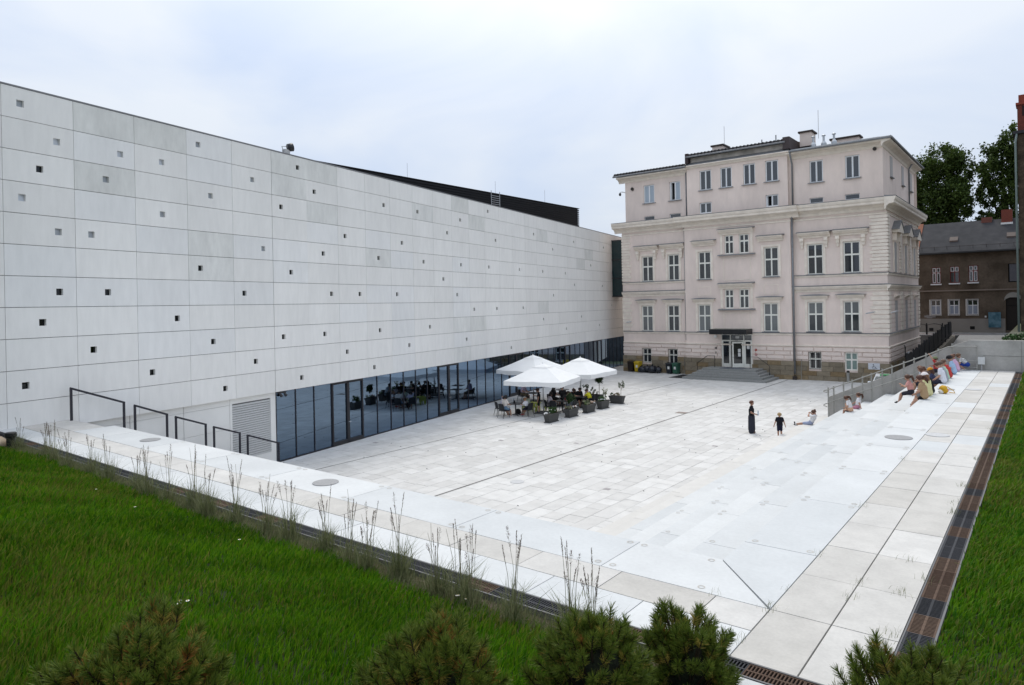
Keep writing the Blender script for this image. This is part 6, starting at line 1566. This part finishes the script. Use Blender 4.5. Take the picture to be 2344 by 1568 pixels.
def person(label, loc, face, H, pose, top, bottom, hair, hstyle='short', shoes=(.02, .02, .024), feet=None, hands=None, lean=0.0, twist=0.0, head=(0, 0), skin=0, sleeve='short', legs='short', seat=.0, pelv=None, cap=None, group=None, socks=None, skirt=False, shirt_len=0.0, stripes=None):
    """local frame: +Y is where the body faces, origin on the ground or seat under the pelvis. pose: stand / sit"""
    t = thing('person', label, 'person', loc, radians(face-90), group)
    P = Vector(pelv) if pelv else Vector((0, 0, .525*H if pose == 'stand' else .075*H))
    T = Vector((sin(twist)*0, sin(lean), cos(lean)))
    R = Vector((1, 0, 0)); S = P + T*(.285*H); N = S + T*(.03*H)
    hp_, hyw = head
    hd = Vector((0, sin(lean*.6+hp_), cos(lean*.6+hp_))); Hc = N + hd*(.088*H); hr = .067*H if H > 1.5 else .075*H
    fwd = Vector((sin(hyw)*1.0, cos(hyw), 0)); fwd = (fwd - hd*fwd.dot(hd)).normalized(); hx_ = fwd.cross(hd)
    prim = []                               # (p0,p1,r0,r1,label)
    def A(p0, p1, r0, r1, l): prim.append((Vector(p0), Vector(p1), r0*H, r1*H, l))
    sw = .105
    C = P + T*(.19*H)
    for s in (-.048, .048): A(C+R*(s*H), P+T*(.08*H)+R*(s*.9*H), .077, .072, 't')
    A(S-R*(sw*.8*H)-T*(.012*H), S+R*(sw*.8*H)-T*(.012*H), .045, .045, 't')
    for s in (-.05, .05): A(P+R*(s*H), P+T*(.05*H)+R*(s*H), .074, .07, 'b' if shirt_len < .35 else 't')
    A(N-T*(.02*H), Hc-hd*(hr*.4), .03, .03, 's')
    A(Hc+hd*(hr*.28)-fwd*(hr*.12), Hc-hd*(hr*.45)+fwd*(hr*.06), hr/H*.93, hr/H*.70, 's')
    A(Hc-hd*(hr*.2)+fwd*(hr*.92), Hc-hd*(hr*.32)+fwd*(hr*.98), hr/H*.13, hr/H*.16, 's')      # nose
    for s in (-1, 1): A(Hc+hx_*(s*hr*.9)-hd*(hr*.1), Hc+hx_*(s*hr*.92)-hd*(hr*.3), hr/H*.17, hr/H*.13, 's')   # ears
    if feet is None:
        feet = [(-.06*H, 0, .03*H), (.06*H, .01*H, .03*H)] if pose == 'stand' else [(-.07*H, .30*H, -.22*H), (.07*H, .30*H, -.22*H)]
    handsx = []
    for i, s in enumerate((-1, 1)):
        hip = P + R*(s*.052*H) - T*(.01*H); an = Vector(feet[i])
        kn, an = ik(hip, an, .245*H, .24*H, (s*.1, 1, .35))
        if legs == 'long': lt, lk = 'b', 'b'
        elif legs == 'short': lt, lk = 'b', 's'
        else: lt, lk = 's', 's'
        mid = hip.lerp(kn, .8 if legs != 'mini' else .45)
        A(hip, mid, .062, .052 if legs != 'long' else .05, lt if legs != 'mini' else 'b'); A(mid, kn, .044, .038, lk if legs != 'mini' else 's')
        calf = kn.lerp(an, .35); A(kn, calf, .037, .037, lk); A(calf, an, .036 if legs != 'long' else .038, .022 if legs != 'long' else .036, lk)
        if socks: A(kn.lerp(an, .82), an, .026, .026, 'k')
        fd = Vector((s*.15, 1, 0)).normalized() if (kn-an).z > .05*H else Vector((s*.1, .25, .95)).normalized()
        A(an-fd*(.02*H)-Vector((0, 0, .008*H)), an+fd*(.085*H)-Vector((0, 0, .012*H)), .026, .022, 'f')
        sh = S + R*(s*sw*H) - T*(.012*H)
        hv = hands[i] if hands else (s*.16*H, .03*H, S.z-.33*H)
        el, wr = ik(sh, hv, .165*H, .15*H, (s*.7, -.6, -.55))
        ml = sh.lerp(el, .62 if sleeve == 'short' else (1.0 if sleeve == 'long' else .2))
        A(sh, ml, .042, .038, 't' if sleeve != 'none' else 's')
        if sleeve != 'long': A(ml, el, .029, .026, 's')
        A(el, wr, .027 if sleeve != 'long' else .034, .019 if sleeve != 'long' else .028, 's' if sleeve != 'long' else 't')
        dv = (wr-el).normalized(); A(wr, wr+dv*(.035*H), .02, .022, 's'); handsx.append((wr+dv*(.04*H), dv, s))
    if skirt:
        A(P-T*(.02*H), Vector((0, .0, .12*H)), .10, .11, 'b'); A(P-T*(.02*H)+R*(.04*H), Vector((.065*H, 0, .06*H)), .095, .085, 'b'); A(P-T*(.02*H)-R*(.04*H), Vector((-.065*H, 0, .06*H)), .095, .085, 'b')
    b = MB()
    for (p0, p1, r0, r1, l) in prim:
        c = cap_mesh(p0, p1, r0, r1, 9); b.add(c.v, c.f)
    me = b.mesh('body_raw', M_skin[skin]); tmp = bpy.data.objects.new('tmp', me); COL.objects.link(tmp)
    md = tmp.modifiers.new('r', 'REMESH'); md.mode = 'VOXEL'; md.voxel_size = .0115*H; md.use_smooth_shade = True
    sm_ = tmp.modifiers.new('s', 'SMOOTH'); sm_.iterations = 3; sm_.factor = .5
    dg = bpy.context.evaluated_depsgraph_get(); ev = tmp.evaluated_get(dg); m2 = bpy.data.meshes.new_from_object(ev)
    bpy.data.objects.remove(tmp)
    n = len(m2.polygons); cen = np.empty(n*3, dtype=np.float32); m2.polygons.foreach_get('center', cen); cen = cen.reshape(-1, 3)
    best = np.full(n, 1e9); lab = np.zeros(n, dtype=np.int32); LB = {'s': 0, 't': 1, 'b': 2, 'f': 3, 'k': 4}
    for (p0, p1, r0, r1, l) in prim:
        a = np.array(p0); d = np.array(p1)-a; L2 = max(float(d@d), 1e-9); u = np.clip((cen-a)@d/L2, 0, 1)
        dist = np.linalg.norm(cen-a-u[:, None]*d, axis=1)-(r0+(r1-r0)*u)
        k = dist < best; best[k] = dist[k]; lab[k] = LB[l]
    # shirt tail over the hips
    if pose == 'stand' or shirt_len:
        lim = P.z - (.0 if pose == 'stand' else -.01*H)
        k = (lab == 2) & (cen[:, 2] > lim+.015*H) & (np.abs(cen[:, 0]) < .14*H) & (np.abs(cen[:, 1]-P.y) < .12*H); lab[k] = 1
    m2.materials.clear()
    mt = top if not isinstance(top, tuple) else plain(top, .8, .15)
    for q in (M_skin[skin], mt, plain(bottom, .8, .15), plain(shoes, .6, .3), plain(socks or (.7, .7, .7), .8)): m2.materials.append(q)
    m2.polygons.foreach_set('material_index', lab); m2.polygons.foreach_set('use_smooth', np.ones(n, dtype=bool))
    m2.name = 'body'
    body = link('body', m2, t)
    # hands: five separate, slightly curled fingers each, joined with the palm
    fb = MB()
    for (hp2, dv, s) in handsx:
        pn = dv.cross(Vector((0, 0, 1))); pn = pn.normalized() if pn.length > .1 else Vector((1, 0, 0)); cu = dv.cross(pn)
        for k, (o_, l_) in enumerate(((-.017, .036), (-.006, .042), (.005, .044), (.016, .038))):
            q0 = hp2+pn*(o_*H*.9); q1 = q0+dv*(l_*H*.5)-cu*(.002*H); q2 = q0+dv*(l_*H*.85)-cu*(.012*H)*(1 if cu.z > 0 else -1)
            fb.tube([q0-dv*(.012*H), q1, q2], [.0062*H, .0056*H, .0042*H], 6)
        q0 = hp2-dv*(.022*H)+pn*(.018*H*s); fb.tube([q0, q0+pn*(.016*H*s)+dv*(.012*H), q0+pn*(.022*H*s)+dv*(.03*H)], [.0075*H, .0065*H, .005*H], 6)
    fb.build('fingers', M_skin[skin], body, True)
    ey = MB()
    for s in (-1, 1):
        c = Hc+hx_*(s*hr*.34)+fwd*(hr*.86)+hd*(hr*.02); ey.sphere(c, hr*.1, 6, 5)
    e_ = ey.build('eyes', M_eyes, body); MB().tube([Hc+hx_*(-hr*.24)+fwd*(hr*.82)-hd*(hr*.58), Hc+fwd*(hr*.9)-hd*(hr*.6), Hc+hx_*(hr*.24)+fwd*(hr*.82)-hd*(hr*.58)], hr*.06, 5).build('mouth', M_lip, body)
    # hair
    mh = plain(hair, .55, .35); hb = MB(); seg, ring = 14, 10
    def hp3(az, el, rad): return Hc + (hx_*(cos(el)*sin(az)) + fwd*(cos(el)*cos(az)) + hd*sin(el))*rad
    low = {'short': -.35, 'bald': .2, 'bob': -1.0, 'pony': -.45, 'long': -.75, 'bun': -.4}[hstyle]
    vs = []; fs = []; idx = {}
    for i in range(ring+1):
        el = pi/2 - (pi/2 - low)*i/ring
        for k in range(seg):
            az = 2*pi*k/seg; face_ = cos(az)
            rad = hr*1.12
            e2 = el
            lim = .38 if abs(((az+pi) % (2*pi))-pi) < .95 else low
            if abs(((az+pi) % (2*pi))-pi) < .95 and el < lim: e2 = lim + .0*el
            p = hp3(az, e2, rad) - fwd*(hr*.08) + hd*(hr*.06)
            if hstyle in ('bob', 'long') and el < -.2 and face_ < .6:
                dn = (-.2-el)*hr*(.9 if hstyle == 'bob' else 2.6); p = hp3(az, -.2, rad*(1.06 if hstyle == 'bob' else 1.0)) - hd*dn - fwd*(hr*.08)
            vs.append(p*1.0 + Vector((random.uniform(-1, 1), random.uniform(-1, 1), random.uniform(-1, 1)))*(hr*.025))
    for i in range(ring):
        for k in range(seg): fs.append((i*seg+k, (i+1)*seg+k, (i+1)*seg+(k+1) % seg, i*seg+(k+1) % seg))
    hb.add(vs, fs); ho = hb.build('hair', mh, body, True)
    if hstyle == 'pony':
        b0 = Hc - fwd*(hr*1.0) + hd*(hr*.35)
        MB().tube([b0, b0-fwd*(hr*.6)-hd*(hr*.2), b0-fwd*(hr*.65)-hd*(hr*1.3), b0-fwd*(hr*.45)-hd*(hr*2.4)], [hr*.25, hr*.42, hr*.45, hr*.12], 8).build('ponytail', mh, ho, True)
    if hstyle == 'bun': MB().sphere(Hc-fwd*(hr*1.05)+hd*(hr*.55), hr*.42, 8, 6).build('bun', mh, ho, True)
    if cap:
        mc = plain(cap, .7, .2); cb = MB(); vs = []; fs = []
        for i in range(6):
            el = pi/2*(1-i/5.0*.93)
            for k in range(14): vs.append(hp3(2*pi*k/14, el, hr*1.2) + hd*(hr*.1))
        for i in range(5):
            for k in range(14): fs.append((i*14+k, (i+1)*14+k, (i+1)*14+(k+1) % 14, i*14+(k+1) % 14))
        cb.add(vs, fs); co = cb.build('cap', mc, body, True)
        rim = [hp3(a_, .12, hr*1.18)+hd*(hr*.1) for a_ in np.linspace(-.9, .9, 7)]; outr = [p + fwd*(hr*(.75-.25*abs(a_)))-hd*(hr*.12) for p, a_ in zip(rim, np.linspace(-.9, .9, 7))]
        MB().add([*rim, *outr], [(i, i+1, 8+i, 7+i) for i in range(6)]).build('brim', mc, co)
    return t
def stripe_mat():
    m = bpy.data.materials.new('striped_jersey'); m.use_nodes = True; N = m.node_tree.nodes; L = m.node_tree.links
    g_ = N.new('ShaderNodeNewGeometry'); sx = N.new('ShaderNodeSeparateXYZ'); L.new(g_.outputs['Position'], sx.inputs[0])
    mu = N.new('ShaderNodeMath'); mu.operation = 'MULTIPLY'; mu.inputs[1].default_value = 110; L.new(sx.outputs['Z'], mu.inputs[0])
    si = N.new('ShaderNodeMath'); si.operation = 'SINE'; L.new(mu.outputs[0], si.inputs[0])
    gt_ = N.new('ShaderNodeMath'); gt_.operation = 'GREATER_THAN'; gt_.inputs[1].default_value = .25; L.new(si.outputs[0], gt_.inputs[0])
    mx = N.new('ShaderNodeMix'); mx.data_type = 'RGBA'; mx.inputs['A'].default_value = (.68, .68, .66, 1); mx.inputs['B'].default_value = (.09, .095, .11, 1); L.new(gt_.outputs[0], mx.inputs['Factor']); L.new(mx.outputs['Result'], N['Principled BSDF'].inputs['Base Color'])
    return m
BR = (.075, .032, .018); DK = (.018, .012, .01); LB_ = (.16, .085, .045); BLO = (.36, .25, .12)
random.seed(77)
# --- plaza
W_ = person('adult with reddish brown hair in a black top and long patterned skirt holding a bottle', (-11.86, 34.36, GZ), 8, 1.63, 'stand', (.012, .012, .016), (.03, .032, .045), (.10, .035, .018), 'short', shoes=(.16, .1, .07), hands=[(-.24, .02, .80), (.20, .26, .98)], head=(.15, .1), sleeve='short', legs='long', skirt=True, skin=1)
bt = thing('water_bottle', 'clear water bottle in the hand of the adult in black', 'bottle', (-11.86, 34.36, GZ+.95), radians(8-90))
MB().lathe([(.03, .0), (.035, .02), (.034, .17), (.014, .22), (.014, .25)], (.2, .36, 0), n=10).build('body', mat('clear_bottle', (.6, .7, .8), rough=.08, spec=.6, trans=.5), bt, True)
person('fair-haired boy in dark tee and navy shorts standing behind the steps', (-10.3, 33.75, GZ), 120, 1.22, 'stand', (.014, .014, .02), (.014, .016, .035), BLO, 'short', hands=[(-.26, .06, .56), (.27, -.02, .55)], head=(.1, 0), legs='short')
person('child in a white tee lying back on the lowest steps with legs stretched out', (-9.08, 34.45, -6.04), 176, 1.46, 'sit', (.72, .72, .74), (.32, .36, .5), BR, 'bun', lean=-.5, pelv=(0, -.02, .1), feet=[(-.09, .72, -.03), (.08, .70, -.08)], hands=[(-.07, .02, .56), (.11, .0, .54)], head=(.95, 0), socks=(.75, .75, .75), legs='short')
# --- lower pair on the steps
person('girl in white tee and peach shorts sitting on the steps, nearer of the pair', (-7.15, 33.75, -5.16), 178, 1.32, 'sit', (.76, .74, .74), (.68, .42, .28), BR, 'pony', lean=.28, hands=[(-.12, .22, .18), (.24, -.02, .05)], feet=[(-.1, .12, .04), (.1, .34, -.30)], head=(.45, .2))
person('girl in white tee propped on one arm beside the pair partner', (-7.05, 34.75, -5.16), 176, 1.35, 'sit', (.76, .75, .77), (.5, .22, .3), BR, 'pony', lean=-.1, hands=[(-.3, -.22, .06), (.12, .28, .2)], feet=[(-.1, .33, -.32), (.1, .35, -.32)], head=(.25, -.2))
# --- row on the top step
KG = 'children sitting in a row on the top step'
def kid(label, y, top, bottom=(.03, .03, .04), hair=BR, hs='short', x=-3.28, z=WZ, f=178, H=1.45, lean=.18, head=(.3, 0), **k): return person(label, (x, y, z), f, H, 'sit', top, bottom, hair, hs, lean=lean, head=head, shirt_len=.4, group=KG, **{**dict(hands=[(-.13, .27, .16), (.13, .27, .16)]), **k})
kid('girl with long ponytail in a beige tee, nearest of the row', 26.1, (.40, .27, .155), (.012, .012, .014), (.07, .025, .016), 'pony', f=172, H=1.45, lean=.2, feet=[(-.16, .42, -.42), (.07, .38, -.40)], legs='mini')
kid('girl in a pale yellow tee with a white cap second in the row', 26.9, (.66, .62, .33), (.2, .21, .22), (.17, .075, .035), 'long', f=150, head=(.15, .5), cap=(.72, .66, .66))
kid('child in black beside the yellow backpack', 27.6, (.014, .013, .014), (.02, .02, .025), BR, 'short', f=170)
kid('boy in a plain white tee with brown hair', 31.2, (.70, .70, .76), (.03, .03, .05), BR, 'short', H=1.56, lean=.24, head=(.55, 0))
kid('boy in a grey tee next to the white one', 31.78, (.33, .345, .38), (.05, .07, .13), (.07, .04, .025), 'short', H=1.5, lean=.26, head=(.55, 0))
kid('child in a mint green tee', 32.3, (.42, .58, .44), (.03, .04, .05), (.09, .045, .025), 'short', lean=.26, head=(.6, 0))
kid('child in a red tee', 33.3, (.50, .055, .05), (.03, .03, .04), (.10, .05, .03), 'short', lean=.28, head=(.6, 0))
kid('girl in a pink tee with tied-back hair', 36.4, (.62, .40, .56), (.02, .02, .06), (.13, .055, .03), 'bun', H=1.42, lean=.3)
kid('child in a light blue tee with a black cap', 35.0, (.36, .50, .68), (.02, .02, .03), DK, 'short', H=1.48, lean=.25, cap=(.01, .01, .012), head=(.25, .1))
person('child in a striped tee and blue shorts crouching by the far handrail', (-3.0, 37.0, WZ), 178, 1.3, 'sit', stripe_mat(), (.02, .05, .25), (.12, .06, .03), 'short', lean=.75, pelv=(0, -.05, .26), feet=[(-.09, .05, .04), (.09, .12, .04)], hands=[(-.12, .38, .34), (.14, .4, .3)], head=(.2, .3), shoes=(.5, .5, .5), group=KG)
# --- lower level in front of them
KL = 'children on the second step'
def kid2(label, x, y, top, hair=BR, hs='short', z=WZ-RI, **k): return person(label, (x, y, z), k.pop('f', 178), k.pop('H', 1.42), 'sit', top, k.pop('bottom', (.03, .03, .04)), hair, hs, lean=k.pop('lean', .2), head=k.pop('head', (.2, 0)), hands=k.pop('hands', [(-.13, .27, .16), (.13, .27, .16)]), group=KL, **k)
kid2('child in a salmon pink top on the second step', -4.3, 30.6, (.55, .27, .24), BR, 'pony', hands=[(-.2, .3, .4), (.1, .3, .3)])
kid2('girl with a ponytail in a light grey tee on the second step', -4.4, 34.7, (.48, .51, .57), (.12, .05, .028), 'pony')
kid2('long-haired girl beside the grey tee on the second step', -4.3, 34.2, (.30, .2, .2), (.11, .05, .03), 'long')
kid2('reddish-haired child behind the white cap on the second step', -3.95, 32.3, (.10, .08, .14), (.13, .045, .028), 'short')
kid2('child in a green cap and red top standing at the handrail', -4.1, 36.3, (.42, .04, .04), BR, 'short', H=1.3, cap=(.16, .19, .1), z=WZ-RI+.35, hands=[(-.1, .25, .85), (.15, .2, .3)], lean=.0)
kid2('child in an orange patterned cap below the green cap', -3.92, 34.0, (.05, .06, .12), BR, 'long', cap=(.55, .24, .02))
bp = thing('backpack', 'yellow drawstring backpack lying behind the child in black', 'backpack', (-2.95, 27.95, WZ), .5)
MB().sphere((0, 0, .13), (.13, .2, .15), 10, 8, noise=.1).build('bag', plain((.58, .33, .02)), bp, True); MB().tube([(.08, -.1, .25), (.28, -.12, .1), (.36, -.02, .02), (.2, .05, .03)], .013, 5).build('strap', plain((.58, .33, .02)), bp); MB().sphere((-.08, -.03, .07), (.1, .13, .08), 8, 6).build('pocket', plain((.75, .72, .66)), bp, True)
q = MB().sphere((0, 0, .05), (.13, .2, .055), 10, 6, noise=.12).build('folded_jacket', plain((.55, .05, .09)), None, True, (-2.98, 28.55, WZ)); tag(q, 'red folded garment beside the yellow backpack', 'clothing')
# --- cafe
CG = 'cafe guests'
def cafe(label, x, y, f, top, bottom, hair, hs, H=1.6, lean=.12, head=(.25, 0), hands=None, **k):
    return person(label, (x, y, GZ+.45), f, H, 'sit', top, bottom, hair, hs, lean=lean, head=head, hands=hands or [(-.14, .36, .28), (.14, .36, .28)], feet=k.pop('feet', [(-.1, .42, -.40), (.1, .46, -.40)]), group=CG, **k)
cafe('seated person with a black bob in a white blouse and denim shorts', -25.52, 31.48, 82, (.66, .60, .55), (.16, .26, .38), (.008, .007, .008), 'bob', H=1.62, shoes=(.72, .72, .72), lean=.15, head=(.4, 0))
cafe('dark-haired child resting a hand on the face at the left front table', -26.15, 32.0, 55, (.56, .52, .62), (.05, .05, .08), (.015, .01, .009), 'bob', H=1.35, hands=[(-.04, .22, .62), (.2, .34, .3)], head=(.45, 0), lean=.3)
cafe('small boy in a white tee at the left front table', -24.55, 32.45, 176, (.72, .72, .74), (.02, .02, .03), (.22, .11, .05), 'short', H=1.25, shoes=(.4, .03, .04), lean=.25, head=(.4, 0), feet=[(-.08, .3, -.34), (.08, .33, -.34)])
cafe('dark-haired child in a sage tee behind the small boy', -25.05, 33.35, 235, (.42, .47, .36), (.03, .03, .03), DK, 'bob', H=1.3, lean=.2, head=(.4, 0))
person('boy in black tee and black shorts standing beside the parasol pole', (-24.6, 33.72, GZ+.07), 215, 1.48, 'stand', (.012, .012, .014), (.012, .012, .013), (.06, .025, .015), 'short', hands=[(-.24, .08, .66), (.1, .26, 1.02)], head=(.55, 0), shoes=(.02, .03, .05), group=CG)
cafe('man in a lilac shirt at the table next to the glass wall', -28.42, 37.1, 10, (.48, .40, .52), (.14, .11, .07), (.16, .12, .09), 'short', H=1.75)
cafe('long-haired girl in a white printed tee at the middle table', -24.16, 34.18, 50, (.56, .52, .56), (.28, .25, .28), DK, 'long', H=1.55, head=(.45, 0))
cafe('man in a pale blue patterned shirt with his back to the planters', -22.95, 34.9, 184, mat('blue_pattern_cloth', (.30, .38, .47), (.6, .64, .68), ns=25, rough=.8), (.20, .22, .25), (.045, .025, .018), 'short', H=1.72, lean=.32, head=(.5, 0), hands=[(-.06, .3, .55), (.14, .36, .3)])
cafe('person in a bright yellow top leaning on the table', -23.0, 37.1, 186, (.56, .52, .03), (.015, .015, .018), (.03, .016, .011), 'short', H=1.5, lean=.42, head=(.4, 0), hands=[(-.06, .34, .5), (.1, .38, .32)], sleeve='short')
cafe('dark-haired person in a black tee facing the yellow top', -24.1, 37.3, -25, (.012, .012, .014), (.012, .012, .014), (.02, .012, .01), 'short', H=1.62, lean=.42, head=(.4, 0))
cafe('person in a black strap top bending forward', -24.75, 37.55, -35, (.02, .02, .022), (.02, .02, .022), (.05, .022, .014), 'bun', H=1.6, lean=.75, head=(.3, 0), sleeve='none')
cafe('seated person in black with folded arms, nearest to the topiary', -25.45, 36.45, 70, (.010, .010, .012), (.012, .012, .012), (.012, .009, .008), 'long', H=1.65, lean=.1, hands=[(.02, .28, .42), (.0, .3, .38)])
cafe('seated person in black next to the pole', -24.85, 36.75, 140, (.012, .011, .013), (.012, .012, .012), (.06, .03, .02), 'short', H=1.65, lean=.35)
